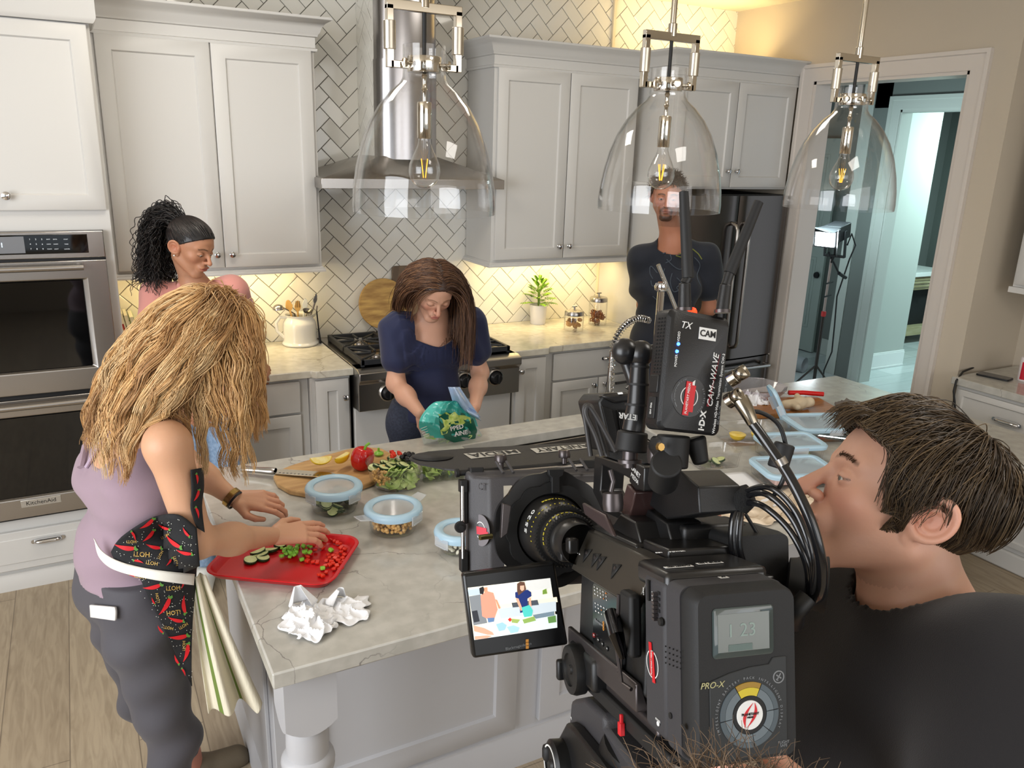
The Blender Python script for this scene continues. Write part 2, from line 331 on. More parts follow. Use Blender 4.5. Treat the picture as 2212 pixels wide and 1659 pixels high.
yo0,yo1,zo=2.735,3.745,2.455
mb=MB();mb.box(XR,XR+.15,yo1,YB+.012,0,ZC);mb.box(XR,XR+.15,2.50,yo0,0,ZC);mb.box(XR,XR+.15,yo0,yo1,zo,ZC)
struct('wall_right',mb,M_WALL,smooth=False)
mb=MB();mb.box(XR+.15,4.72,2.50,2.62,0,ZC);mb.box(4.62,4.74,-3.2,2.5,0,ZC);struct('wall_alcove',mb,M_WALL,smooth=False)
mb=MB()
mb.box(-3.4,4.9,-3.2,-3.08,0,.7);mb.box(-3.4,4.9,-3.2,-3.08,2.55,ZC)
for x in(-3.4,-1.1,1.2,3.3):mb.box(x,x+.45,-3.2,-3.08,.7,2.55)
struct('wall_rear',mb,M_WALL,smooth=False)
mb=MB();mb.box(-3.5,-3.4,-3.2,YB,0,.8);mb.box(-3.5,-3.4,-3.2,YB,2.5,ZC);mb.box(-3.5,-3.4,-3.2,-2,.8,2.5);mb.box(-3.5,-3.4,2.6,YB,.8,2.5);mb.box(-3.5,-3.4,.2,.5,.8,2.5)
struct('wall_left',mb,M_WALL,smooth=False)
def casing(x,y0,y1,z1,w=.10,t=.022,sgn=-1,z0=0.):
 mb=MB();pr=[(0,0),(0,.012),(.012,.016),(.03,.014),(.052,.018),(.075,.018),(.08,.026),(w,.026),(w,0)]
 path=[(y0,z0),(y0,z1),(y1,z1),(y1,z0)];out=[(-1,0),(-1,1),(1,1),(1,0)];R=[]
 for(a,b),(oa,ob)in zip(path,out):R.append([mb.pt((x+sgn*h,a+oa*q,b+ob*q))for q,h in pr])
 for A,B in zip(R[:-1],R[1:]):
  for k in range(len(pr)):mb.face((A[k],A[(k+1)%len(pr)],B[(k+1)%len(pr)],B[k]))
 return mb
struct('trim_1',casing(XR,yo0,yo1,zo),M_TRIM)
mb=MB();mb.box(XR-.004,XR+.154,yo1-.018,yo1+.002,0,zo);mb.box(XR-.004,XR+.154,yo0-.002,yo0+.018,0,zo);mb.box(XR-.004,XR+.154,yo0,yo1,zo-.018,zo)
struct('trim_2',mb,M_TRIM,smooth=False)
def herringbone(x0,x1,z0,z1,y,W=.0755,L=.151,g=.0016,holes=(),side=None):
 V=[];Fc=[];s2=sqrt(.5);cx,cz=1.6,1.6
 def put(u,v,du,dv):
  q=[(u+g,v+g),(u+du-g,v+g),(u+du-g,v+dv-g),(u+g,v+dv-g)];P=[((a-b)*s2+cx,(a+b)*s2+cz)for a,b in q]
  xs=[p[0]for p in P];zs=[p[1]for p in P]
  if max(xs)<x0 or min(xs)>x1 or max(zs)<z0 or min(zs)>z1:return
  c=(sum(xs)/4,sum(zs)/4)
  if holes and any(h[0]<c[0]<h[1]and h[2]<c[1]<h[3]for h in holes):return
  i=len(V);tx,tz=random.uniform(-1,1)*.0022,random.uniform(-1,1)*.0022;k=.0022/W
  for p in P:V.append((p[0],y+.010,p[1]))
  for p in P:V.append((p[0],y+.0015+(p[0]-c[0])*tx*4+(p[1]-c[1])*tz*4,p[1]))
  for p in P:p=(p[0]+(c[0]-p[0])*k*1.2,p[1]+(c[1]-p[1])*k*1.2);V.append((p[0],y+(p[0]-c[0])*tx*4+(p[1]-c[1])*tz*4,p[1]))
  for a in range(4):
   b=(a+1)%4;Fc.append((i+a,i+b,i+4+b,i+4+a));Fc.append((i+4+a,i+4+b,i+8+b,i+8+a))
  Fc.append((i+8,i+9,i+10,i+11))
 for i in range(-60,60):
  for j in range(-30,30):
   ou,ov=i*W+j*2*L,i*W
   put(ou,ov,L,W);put(ou+L,ov-W,W,L)
 me=bpy.data.meshes.new('tiles');me.from_pydata(V,[],Fc);bm=bmesh.new();bm.from_mesh(me)
 for co,no in(((x0,0,0),(-1,0,0)),((x1,0,0),(1,0,0)),((0,0,z0),(0,0,-1)),((0,0,z1),(0,0,1))):
  bmesh.ops.bisect_plane(bm,geom=bm.verts[:]+bm.edges[:]+bm.faces[:],plane_co=co,plane_no=no,clear_outer=True)
 bmesh.ops.recalc_face_normals(bm,faces=bm.faces);bm.to_mesh(me);bm.free();me.materials.append(M_TILE);return me
tag(mkobj('wall_tile_back',herringbone(.10,3.10,.915,ZC,YB-.002)),kind='structure')
tag(mkobj('wall_tile_corner',herringbone(3.12,XR,2.55,ZC,YB-.002)),kind='structure')
struct('trim_3',MB().box(3.09,3.112,YB-.02,YB+.012,.915,ZC),M_CREAM,bevel=.003)
mb=MB();mb.box(1.44,1.76,4.21,YB,1.9,ZC);struct('wall_chimney_chase',mb,M_GROUT,smooth=False)
me=herringbone(1.30,1.62,1.9,ZC,0.0);me.transform(Matrix(((0,1,0,1.4385),(1,0,0,4.21-1.30),(0,0,1,0),(0,0,0,1))));
bm=bmesh.new();bm.from_mesh(me);bmesh.ops.bisect_plane(bm,geom=bm.verts[:]+bm.edges[:]+bm.faces[:],plane_co=(0,YB-.002,0),plane_no=(0,1,0),clear_outer=True);bmesh.ops.recalc_face_normals(bm,faces=bm.faces);bm.to_mesh(me);bm.free()
tag(mkobj('wall_tile_chase',me),kind='structure')
XH=6.30
mb=MB();mb.box(XH,XH+.13,4.86,5.02,0,2.75);mb.box(XH,XH+.13,2.3,5.02,2.44,2.75);mb.box(XH,XH+.13,2.3,3.62,0,2.75)
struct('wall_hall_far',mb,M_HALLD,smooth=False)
struct('trim_4',casing(XH,3.72,4.75,2.42,w=.11),M_HALLW)
mb=MB();mb.box(XH-.004,XH+.134,4.735,4.755,0,2.42);mb.box(XH-.004,XH+.134,3.72,4.75,2.40,2.42);struct('trim_5',mb,M_HALLW,smooth=False)
struct('wall_switch',MB().box(XH,7.28,5.03,5.15,0,2.75),M_HALLW,smooth=False)
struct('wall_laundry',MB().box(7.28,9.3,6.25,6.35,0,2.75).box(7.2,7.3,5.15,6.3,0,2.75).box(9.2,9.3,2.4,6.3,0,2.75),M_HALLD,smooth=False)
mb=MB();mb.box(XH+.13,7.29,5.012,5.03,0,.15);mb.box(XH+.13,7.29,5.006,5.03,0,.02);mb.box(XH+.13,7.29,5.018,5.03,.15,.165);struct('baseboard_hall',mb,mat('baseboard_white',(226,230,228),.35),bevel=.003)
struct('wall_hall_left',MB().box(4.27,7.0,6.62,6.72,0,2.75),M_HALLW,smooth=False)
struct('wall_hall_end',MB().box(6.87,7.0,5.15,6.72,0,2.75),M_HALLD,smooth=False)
struct('baseboard_hall_end',MB().box(6.855,6.872,5.15,5.72,0,.17),M_HALLW,bevel=.003)
t=thing('light_switch','white triple switch plate on the green-lit wall beyond the doorway','light switch',at(1907,548,y=5.03))
c=at(1907,548,y=5.028);MB().cbox((c[0],5.026,c[2]),(.17,.008,.12)).build('switch_plate',mat('switch_white',(232,236,232),.3),t,bevel=.003)
for k in(-1,0,1):MB().cbox((c[0]+k*.046,5.018,c[2]),(.012,.014,.026)).build('toggle',MATS['switch_white'],t,bevel=.002)
d=tag(bpy.data.objects.new('door_1',None),kind='structure');COL.objects.link(d)
def panel_door(mb,x0,x1,y,z1):
 w=x1-x0;mb.box(x0,x1,y,y+.035,.01,z1)
 for a,b in((.12,.46),(.54,.88)):
  for z0,z2 in((.12,.46),(.52,.93)):
   A,B,Z0,Z1=x0+w*a,x0+w*b,z0*z1,z2*z1;mb.box(A,B,y-.006,y,Z0,Z1);mb.box(A+.03,B-.03,y-.012,y-.006,Z0+.03,Z1-.03)
mb=MB(Matrix.Translation((6.81,5.74,0))@Matrix.Rotation(radians(90),4,'Z')@Matrix.Scale(-1,4,(0,1,0)));panel_door(mb,0,.80,-.03,2.2)
adopt(mb.build('door_slab',mat('door_paint',(150,160,154),.5),bevel=.004),d)
MB().lathe([(0,-.03),(.03,-.028),(.034,-.012),(.02,0),(.012,.02),(.012,.05)],at(1766,594,x=6.77),(1,0,0),20).build('door_knob',M_BLACK,d)
c0=at(1962,590,y=5.62);z1=c0[2]
t=thing('laundry_cabinet','pale wood drawer cabinet with white top seen through the far doorway','cabinet',(8.0,5.62,0))
MB().box(7.32,8.75,5.60,6.2,z1-.05,z1).build('countertop',MATS['switch_white'],t,bevel=.006)
M_PW=mat('pale_wood',(178,170,134),.5,noise=(6,(160,150,112),(1,1,6)))
MB().box(7.34,8.73,5.64,6.18,.62,z1-.05).box(7.34,8.73,5.62,6.18,.10,.20).build('body',M_PW,t,bevel=.004)
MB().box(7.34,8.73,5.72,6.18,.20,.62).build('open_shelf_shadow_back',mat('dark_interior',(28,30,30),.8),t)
zt=z1-.07
for k in range(3):
 z=zt-k*(zt-.64)/3;h=(zt-.64)/3
 dr=MB().box(7.36,8.71,5.625,5.64,z-h+.012,z).build('drawer',M_PW,t,bevel=.004)
 mb=MB();mb.box(7.62,8.35,5.59,5.602,z-h*.72,z-h*.62);mb.box(7.60,7.64,5.59,5.625,z-h*.85,z-h*.5);mb.build('drawer_pull',M_CHROME,dr,bevel=.002)
 MB().box(7.9,8.1,5.615,5.624,z-h*.5,z-h*.2).build('label_holder',M_IRON,dr,bevel=.002)
t=thing('storage_bin','tall white plastic bin standing on the laundry counter','bin',(7.75,5.9,z1))
MB().box(7.40,7.86,5.8,6.1,z1,z1+.56).build('bin_body',MATS['switch_white'],t,bevel=.02)
def place(x,y,a=0):return Matrix.Translation((x,y,0))@Matrix.Rotation(a,4,'Z')
def shaker(x0,x1,z0,z1,M,fr=.062,th=.021,flat=False):
 """door front in local xz, front face at y=-th"""
 mb=MB(M)
 if flat:
  mb.box(x0,x1,-th,0,z0,z1);return mb
 c=.010;P=[(x0,z0),(x1,z0),(x1,z1),(x0,z1)]
 def rg(i,y):return[mb.pt((px+(i if px==x0 else-i),y,pz+(i if pz==z0 else-i)))for px,pz in P]
 R=[rg(0,0),rg(0,-th+.003),rg(.004,-th),rg(fr,-th),rg(fr+.006,-th+.009),rg(fr+c,-th+.009)]
 for A,B in zip(R[:-1],R[1:]):
  for k in range(4):mb.face((A[k],A[(k+1)%4],B[(k+1)%4],B[k]))
 mb.face(R[-1]);mb.face(R[0][::-1]);return mb
def knob(M,x,z,y=-.021,par=None,r=.0155):
 c=M@Vector((x,y,z));ax=M.to_3x3()@Vector((0,-1,0))
 return MB().lathe([(.010,0),(.010,.002),(.006,.004),(.0055,.012),(r*.8,.016),(r,.022),(r*.92,.027),(r*.5,.0305),(0,.031)],c,ax,20).build('knob',M_CHROME,par)
def pull(M,x,z,w,par,y=-.021):
 c=M@Vector((x,y,z));mb=MB(M)
 def fn(u,v):
  a=pi*v;s=(2*u-1);e=sqrt(max(0,1-abs(s)**6));return(x+s*w/2,y-.026*sin(a)*e,z+.012*cos(a)*e)
 mb.grid(fn,21,11)
 for s in(-1,1):mb.cyl((x+s*w*.5,y,z),(x+s*w*.5,y-.004,z),.009,n=12)
 return mb.build('drawer_pull',M_CHROME,par,solid=.002)
def door(M,x0,x1,z0,z1,par,kn=None,m=None,name='door',**k):
 d=shaker(x0,x1,z0,z1,M,**k).build(name,m or M_CAB,par)
 if kn:knob(M,kn[0],kn[1],par=d)
 return d
def carc(M,x0,x1,y0,y1,z0,z1,par,m=None,name='body'):return MB(M).box(x0,x1,y0,y1,z0,z1).build(name,m or M_CAB,par,bevel=.002)
CROWN=[(0,0),(.012,0),(.014,.012),(.006,.016),(.006,.062),(.016,.066),(.018,.076),(.026,.084),(.032,.104),(.048,.124),(.070,.136),(.074,.140),(.074,.150),(.0,.150)]
def crown(path,z,par,prof=CROWN,sc=1.0):return MB().sweep(path,[(o,z+h*sc)for o,h in prof]).build('crown_moulding',M_CAB,par)
RAIL=[(0,0),(.004,-.004),(.012,-.010),(.012,-.016),(.018,-.022),(.018,-.030),(-.012,-.030),(-.012,0)]
YT=3.90;I=Matrix.Identity(4);MT=place(0,YT)
def tx(px,py):return at(px,py,y=YT)
xr=.135;xl=-.78
t=thing('oven_cabinet','tall light grey cabinet housing the two stainless ovens at the left','cabinet',(-.3,YT,0))
carc(I,xl,xr,YT,YB,0.035,2.62,t)
zf=tx(190,52)[2];zd=tx(120,453.6)[2];xm=tx(-2,330)[0]
xm=.5*(xl+xr)-.02
d=door(MT,xm+.002,xr-.012,zd,zf-.004,t);xk=at(13,423,y=YT-.04);knob(MT,xk[0],xk[2],par=d,r=.018)
door(MT,xl+.012,xm-.002,zd,zf-.004,t)
MB().sweep([(xl-.02,YT-.022),(xr+.004,YT-.022),(xr+.004,YB)],[(-.02,zf),(.010,zf),(.016,zf+.008),(.022,zf+.020),(.022,zf+.5),(-.02,zf+.5)]).build('top_frieze',M_CAB,t)
zb0=tx(95,1238)[2];zb1=tx(95,1128)[2]
d=MB(MT).box(xl+.012,xr-.012,-.022,0,zb0+.05,zb1-.015).build('drawer',M_CAB,t,bevel=.004)
MB(MT).box(xl+.045,xr-.045,-.026,-.02,zb0+.085,zb1-.05).build('drawer_panel',M_CAB,d,bevel=.004)
p=at(104,1165,y=YT-.03);pull(MT,p[0],p[2],.115,d,y=-.027)
MB().sweep([(xl,YT),(xr+.003,YT),(xr+.003,YB)],[(0,0),(.020,0),(.020,zb0+.005),(.012,zb0+.02),(.012,zb0+.03),(0,zb0+.035)]).build('base_moulding',M_CAB,t)
z_top=tx(110,498)[2];z_gap=tx(110,559)[2];z_mid=tx(100,846)[2];z_bot=tx(90,1110)[2];ox1=.5*(tx(221,497)[0]+tx(256,790)[0]);ox0=ox1-.76
t=thing('wall_oven','stainless double wall oven with black glass doors built into the left cabinet','oven',((ox0+ox1)/2,YT,z_bot))
yo=YT-.03
MB().box(ox0,ox1,yo+.004,YT+.01,z_bot,z_top).build('oven_case',M_BLACK,t)
cp=MB().box(ox0,ox1,yo-.012,yo+.006,z_gap+.006,z_top).build('control_panel',M_STEEL,t,bevel=.004)
pa,pb=at(-60,530,y=yo-.014),at(190,527,y=yo-.014);zc0,zc1=at(190,546,y=yo-.014)[2],at(188,505,y=yo-.014)[2]
MB().box(ox0+.05,pb[0],yo-.014,yo-.010,zc0,zc1).build('display_glass',M_BLKGL,cp,bevel=.002)
MB().box(ox0+.05,pa[0]+.18,yo-.0155,yo-.013,zc0+.006,zc1-.006).build('display_window',mat('lcd_grey',(120,122,126),.2),cp)
M_ICON=mat('panel_print',(200,205,210),.4,emit=(200,205,210),es=.5)
text('12:51','clock_digits',mat('clock_glow',(210,235,255),.4,emit=(210,235,255),es=2.),frame((at(-2,529,y=yo)[0]-.012,yo-.016,(zc0+zc1)/2),(1,0,0),(0,0,1)),.026,cp)
for r,row in enumerate(('123','456','789')):
 for k,ch in enumerate(row):
  q=at(64+k*13+r*1.5,517+r*10.5,y=yo-.0145);text(ch,'key_print',M_ICON,frame((q[0],yo-.0145,q[2]),(1,0,0),(0,0,1)),.009,cp)
for r,row in enumerate((('BAKE','BROIL','START'),('CONV','WARM','TIMER'),('CLEAN','LIGHT','CANCEL'))):
 for k,ch in enumerate(row):
  q=at((104,119,142)[k]+r*1.5,517+r*10.5,y=yo-.0145);text(ch,'key_print',M_ICON,frame((q[0],yo-.0145,q[2]),(1,0,0),(0,0,1)),.0055,cp)
def oven_door(z0,z1,wz0,wz1,hz,nm):
 d=MB();y0=yo-.022;wx0,wx1=ox0+.085,ox1-.105
 P=[(ox0,z0),(ox1,z0),(ox1,z1),(ox0,z1)];Q=[(wx0-.02,wz0-.012),(wx1+.025,wz0-.012),(wx1+.025,wz1+.012),(wx0-.02,wz1+.012)];R_=[(wx0,wz0),(wx1,wz0),(wx1,wz1),(wx0,wz1)]
 A=[d.pt((a,yo+.004,b))for a,b in P];B=[d.pt((a,y0,b))for a,b in P];Cc=[d.pt((a,y0,b))for a,b in Q];D=[d.pt((a,y0+.02,b))for a,b in R_]
 for X,Y in((A,B),(B,Cc),(Cc,D)):
  for k in range(4):d.face((X[k],X[(k+1)%4],Y[(k+1)%4],Y[k]))
 o=d.build(nm,M_STEEL,t,bevel=.003)
 MB().box(wx0-.002,wx1+.002,y0+.012,y0+.022,wz0-.002,wz1+.002).build('window_glass',M_BLKGL,o)
 h=MB();h.cyl((ox0+.07,y0-.045,hz),(ox1-.09,y0-.045,hz),.0125,n=20)
 for x in(ox0+.09,ox1-.11):h.cyl((x,y0,hz),(x,y0-.045,hz),.009,n=14)
 h.build('handle',M_STEEL,o);return o
w1=tx(110,606)[2];w0=tx(110,790)[2]
oven_door(z_mid+.008,z_gap-.004,w0,w1,at(100,580,y=yo-.067)[2],'upper_oven_door')
w1=tx(90,893)[2];w0=tx(90,1058)[2]
o=oven_door(z_bot+.015,z_mid-.012,w0,w1,at(100,875,y=yo-.067)[2],'lower_oven_door')
q=at(89,1083,y=yo-.023)
bd=MB().cbox((q[0],yo-.024,q[2]),(.155,.004,.034)).build('badge',mat('badge_silver',(205,203,198),.3,.8),o,bevel=.001)
text('KitchenAid','badge_lettering',M_BLACK,frame((q[0],yo-.0265,q[2]),(1,0,0),(0,0,1)),.026,o)
def wallcab(label,x0,x1,xm,z0,z1,yf,path,ret,knobs,z_c,nm='wall_cabinet',rail=True):
 t=thing(nm,label,'cabinet',((x0+x1)/2,yf,z0));M=place(0,yf)
 carc(I,x0,x1,yf,YB-.012,z0,z_c+.14,t)
 for a,b,kx in((x0+.018,xm-.003,xm-.035),(xm+.003,x1-.018,xm+.035)):
  door(M,a,b,z0+.012,z1,t,(kx,knobs))
 crown(path,z_c,t)
 if rail:MB().sweep(ret,[(o,z0+h)for o,h in RAIL]).build('light_rail',M_CAB,t)
 return t
yu=4.14;x0,x1=.137,1.112;xm=.5*(at(449,93,y=yu)[0]+at(487,575,y=yu)[0])
wallcab('light grey upper cabinet between the oven cabinet and the range hood',x0,x1,xm,1.385,2.425,yu,[(x0,yu-.002),(x1,yu-.002),(x1,YB)],[(x0,yu),(x1,yu),(x1,YB)],at(510,550,y=yu-.04)[2],2.425)
x0,x1=2.10,3.075;xm=.5*(at(1231,165,y=yu)[0]+at(1212,550,y=yu)[0])
wallcab('light grey upper cabinet to the right of the range hood above the plant',x0,x1,xm,1.365,2.425,yu,[(x0,YB),(x0,yu-.002),(x1+.02,yu-.002)],[(x0,YB),(x0,yu),(x1,yu)],at(1232,532,y=yu-.04)[2],2.425)
yfz=3.87;x0,x1=3.128,4.105;xm=.5*(at(1594,180,y=yfz)[0]+at(1572.5,390,y=yfz)[0])
wallcab('light grey upper cabinet over the black refrigerator',x0,x1,xm,1.80,2.425,yfz,[(x0,YB),(x0,yfz-.002),(x1+.015,yfz-.002)],[],at(1568,370,y=yfz-.04)[2],2.425,'refrigerator_cabinet',rail=False)
tag(MB().box(3.10,3.125,yfz,YB-.012,0,1.83).build('side_panel',M_CAB,bevel=.002),'tall grey side panel standing left of the refrigerator','cabinet panel')
t=thing('refrigerator','black stainless french door refrigerator beside the doorway','refrigerator',(3.6,3.9,0))
M_BST=mat('black_stainless',(98,92,88),.22,1.0,bump=(9,.04,(1,1,.3)))
MB().box(3.15,4.075,3.83,4.44,.02,1.77).build('cabinet_body',M_BLACK,t,bevel=.004)
xc=at(1594,500,y=3.76)[0]
def fdoor(a,b,z0,z1):
 def fn(u,v):
  s=2*u-1;return(a+(b-a)*u,3.765+.022*abs((a+(b-a)*u-3.61)/.47)**2+.01*(abs(s)**12),z0+(z1-z0)*v)
 mb=MB();mb.grid(fn,16,2);mb.box(a,b,3.79,3.83,z0,z1);return mb
for a,b,hx in((3.155,xc-.003,xc-.05),(xc+.003,4.07,xc+.05)):
 d=fdoor(a,b,.72,1.765).build('door',M_BST,t)
 P=[(hx,3.765,.80),(hx,3.725,.815)]+[(hx,3.712,.84+.72*k/8)for k in range(9)]+[(hx,3.725,1.585),(hx,3.765,1.60)]
 MB().tube(P,.0125,12).build('door_handle',M_STEEL,d)
for k,(z0,z1)in enumerate(((.40,.71),(.08,.39))):
 d=fdoor(3.155,4.07,z0,z1).build('freezer_drawer',M_BST,t);MB().tube([(3.22,3.765,z1-.05),(3.22,3.715,z1-.05),(4.0,3.715,z1-.05),(4.0,3.765,z1-.05)],.012,12).build('drawer_handle',M_STEEL,d)
YF=3.845
def base(label,x0,x1,yf,cells,nm='base_cabinet'):
 t=thing(nm,label,'cabinet',((x0+x1)/2,yf,0));M=place(0,yf)
 carc(I,x0,x1,yf,YB-.014,.10,.875,t);MB().box(x0+.01,x1-.01,yf+.06,yf+.08,0,.10).build('toe_kick',M_CAB,t)
 for kind,a,b,z0,z1,kx,kz in cells:
  if kind=='dr':
   d=MB(M).box(a,b,-.021,0,z0,z1).build('drawer',M_CAB,t,bevel=.004)
   if kx:pull(M,kx,kz,.13,d)
  else:door(M,a,b,z0,z1,t,(kx,kz)if kx else None,fr=.058)
 return t
xa=.94
base('grey base cabinet left of the range where the woman rests her hand',.14,xa,YF,[('dr',.16,xa-.045,.70,.862,.45,.78),('do',.16,.535,.13,.688,.50,.63),('do',.541,xa-.045,.13,.688,.58,.63)])
base('narrow grey base cabinet joining the left side of the range',xa+.002,1.146,YF-.03,[('do',xa+.025,1.135,.13,.862,1.11,.765)])
base('narrow grey base cabinet joining the right side of the range',2.092,2.325,YF-.03,[('do',2.105,2.30,.13,.862,2.13,.795)])
k1=at(1292,773,y=YF);kd=at(1277,829,y=YF)
base('grey base cabinet with a wide drawer under the two glass jars',2.327,3.098,YF,[('dr',2.37,3.07,.70,.862,2.78,k1[2]),('do',2.37,kd[0]+.035,.13,.688,kd[0],kd[2]),('do',kd[0]+.041,3.07,.13,.688,kd[0]+.08,kd[2])])
def slab(poly,z0,z1):mb=MB();mb.prism(poly,z0,z1);return mb
tag(slab([(.137,YB-.003),(.137,3.812),(xa+.01,3.812),(xa+.03,3.785),(1.160,3.785),(1.160,YB-.003)],.877,.915).build('countertop',M_QTZ2,bevel=.004),'cream veined quartz countertop left of the range','countertop')
tag(slab([(2.078,YB-.003),(2.078,3.785),(2.31,3.785),(2.33,3.812),(3.098,3.812),(3.098,YB-.003)],.877,.915).build('countertop',M_QTZ2,bevel=.004),'cream veined quartz countertop right of the range','countertop')
t=thing('range_cooker','stainless gas range top with black grates and black knobs behind the girl','range',(1.62,3.9,0))
rx0,rx1=1.163,2.075;rf=3.70
MB().box(rx0,rx1,3.83,YB-.02,.10,.90).box(rx0,rx1,rf+.05,YB-.02,.89,.918).build('body',M_STEEL,t,bevel=.003)
prof=[(rf+.14,.918),(rf+.03,.918),(rf-.01,.905),(rf-.012,.868),(rf+.012,.845),(rf+.012,.70),(rf+.14,.70)]
cpn=MB().prism(prof,rx0-.004,rx1+.004,lambda a,b,h:(h,a,b)).build('control_panel',M_STEEL,t,bevel=.003)
MB().box(rx0,rx1,3.80,3.83,.12,.69).build('lower_panel',M_CAB,t,bevel=.004)
for px,py in((838,848),(905,838),(960,830),(1003,822),(1070,815)):
 q=at(px,py,y=rf+.01);kb=MB().lathe([(.036,0),(.036,.004),(.033,.008),(.031,.02),(.028,.034),(.026,.037),(0,.038)],(q[0],rf+.012,q[2]),(0,-1,0),28).build('burner_knob',M_BLACK,cpn)
 MB().lathe([(.037,-.001),(.044,-.001),(.046,.006),(.040,.010),(.037,.006)],(q[0],rf+.012,q[2]),(0,-1,0),28,closed=True).build('knob_bezel',M_STEEL,kb);MB().cbox((q[0],rf-.032,q[2]),(.009,.02,.05)).build('knob_grip',M_BLACK,kb,bevel=.003)
for gi in range(3):
 gx0=rx0+.03+gi*.287;gx1=gx0+.278;gy0,gy1=rf+.075,YB-.12;z=.955;mb=MB()
 for y in(gy0,(gy0+gy1)/2,gy1):mb.box(gx0,gx1,y-.009,y+.009,z-.028,z)
 for x in(gx0+.009,gx1-.009):mb.box(x-.009,x+.009,gy0,gy1,z-.028,z)
 for cy in((gy0*3+gy1)/4,(gy0+gy1*3)/4):
  cx=(gx0+gx1)/2
  for a in range(8):
   c_,s_=cos(a*pi/4),sin(a*pi/4);R1=.125 if a%2==0 else .16;mb.tube([(cx+c_*.035,cy+s_*.035,z-.006),(cx+c_*R1,cy+s_*R1*(1 if a%2 else 1.05),z-.006)],.0075,6)
 for x in(gx0+.01,gx1-.01):
  for y in(gy0,gy1):mb.box(x-.009,x+.009,y-.009,y+.009,.918,z)
 g=mb.build('burner_grate',M_IRON,t,bevel=.002)
 for cy in((gy0*3+gy1)/4,(gy0+gy1*3)/4):MB().lathe([(.062,0),(.06,.008),(.045,.012),(.042,.020),(.03,.024),(0,.024)],((gx0+gx1)/2,cy,.918),n=24).build('burner',M_STEEL,g)
t=thing('range_hood','stainless chimney range hood on the tiled wall','range hood',(1.6,4.2,1.8))
hx0,hx1,hy=1.085,2.10,3.99
MB().box(hx0,hx1,hy,YB-.003,1.785,1.835).build('hood_rim',M_STEEL,t,bevel=.002)
mb=MB();mb.hexa([(hx0+.004,hy+.004,1.835),(hx1-.004,hy+.004,1.835),(hx1-.004,YB-.003,1.835),(hx0+.004,YB-.003,1.835),(1.44,4.12,1.945),(1.76,4.12,1.945),(1.76,YB-.003,1.945),(1.44,YB-.003,1.945)]);mb.build('hood_canopy',M_STEEL,t)
def flue(z0,z1,r):
 mb=MB();A=[(1.6-r+.0,4.209),(1.6-r,4.17)]+[(1.6-r*cos(pi*k/16)*1.0,4.17-.085*sin(pi*k/16))for k in range(1,16)]+[(1.6+r,4.17),(1.6+r,4.209)]
 mb.prism(A,z0,z1);return mb
MB().box(1.45,1.75,4.12,4.2,1.94,1.96)
flue(1.93,2.42,.166).build('chimney_lower',mat('chimney_steel',(170,168,170),.22,1.0),t);flue(2.42,ZC-.002,.162).build('chimney_upper',MATS['chimney_steel'],t)
ix0,iy0,iy1,ix1=.264,1.50,2.715,3.42
sx0,sx1,sy0,sy1=1.20,1.97,2.16,2.575
mb=MB();z0,z1=.875,.915
xs=[ix0,sx0,sx1,ix1];ys=[iy0,sy0,sy1,iy1]
G={(i,j,k):mb.pt((xs[i],ys[j],z))for i in range(4)for j in range(4)for k,z in enumerate((z0,z1))}
for i in range(3):
 for j in range(3):
  if i==1 and j==1:continue
  mb.face((G[i,j,1],G[i+1,j,1],G[i+1,j+1,1],G[i,j+1,1]));mb.face((G[i,j,0],G[i,j+1,0],G[i+1,j+1,0],G[i+1,j,0]))
for a in range(3):
 for(p,q)in(((a,0),(a+1,0)),((3,a),(3,a+1)),((a+1,3),(a,3)),((0,a+1),(0,a))):mb.face((G[p[0],p[1],0],G[q[0],q[1],0],G[q[0],q[1],1],G[p[0],p[1],1]))
for p,q in(((2,1),(1,1)),((2,2),(2,1)),((1,2),(2,2)),((1,1),(1,2))):mb.face((G[p[0],p[1],0],G[q[0],q[1],0],G[q[0],q[1],1],G[p[0],p[1],1]))
tag(mb.build('island_countertop',M_QTZ,bevel=.004),'large grey veined quartz slab covering the kitchen island','countertop')
t=thing('kitchen_sink','stainless steel sink set into the far side of the island','sink',(1.58,2.37,.70))
mb=MB();e=.006
P0=[(sx0-e,sy0-e),(sx1+e,sy0-e),(sx1+e,sy1+e),(sx0-e,sy1+e)];P1=[(sx0,sy0),(sx1,sy0),(sx1,sy1),(sx0,sy1)];P2=[(sx0+.012,sy0+.012),(sx1-.012,sy0+.012),(sx1-.012,sy1-.012),(sx0+.012,sy1-.012)]
R=[[mb.pt((x,y,.873))for x,y in P0],[mb.pt((x,y,.873))for x,y in P1],[mb.pt((x,y,.67))for x,y in P2]]
for A,B in zip(R[:-1],R[1:]):
 for k in range(4):mb.face((A[k],A[(k+1)%4],B[(k+1)%4],B[k]))
mb.face(R[-1]);mb.build('basin',M_STEEL,t,bevel=.008);MB().lathe([(0,.002),(.02,.002),(.04,.004),(.044,.0)],(1.58,2.4,.67),n=24).build('drain',M_CHROME,t)
t=thing('kitchen_island','light grey panelled island base with a turned corner leg','kitchen island',(1.6,2.2,0))
bx0,bx1,by0,by1=.335,3.36,1.93,2.655
mb=MB();mb.box(bx0,bx1,by0,by1,0.01,.66)
mb.box(bx0,bx0+.1,by0,by1,.66,.873);mb.box(bx0,bx1,by0,by0+.12,.66,.873);mb.box(bx0,bx1,by1-.04,by1,.66,.873);mb.box(bx1-.1,bx1,by0,by1,.66,.873)
mb.build('body',M_CABI,t,bevel=.002)
MI=place(0,by0)
xs=[.40,1.10,1.19,1.90,1.99,2.70]
for a,b in zip(xs[::2],xs[1::2]):door(MI,a,b,.16,.845,t,m=M_CABI,name='end_panel',fr=.075)
xA=at(970,1400,y=by0)[0]
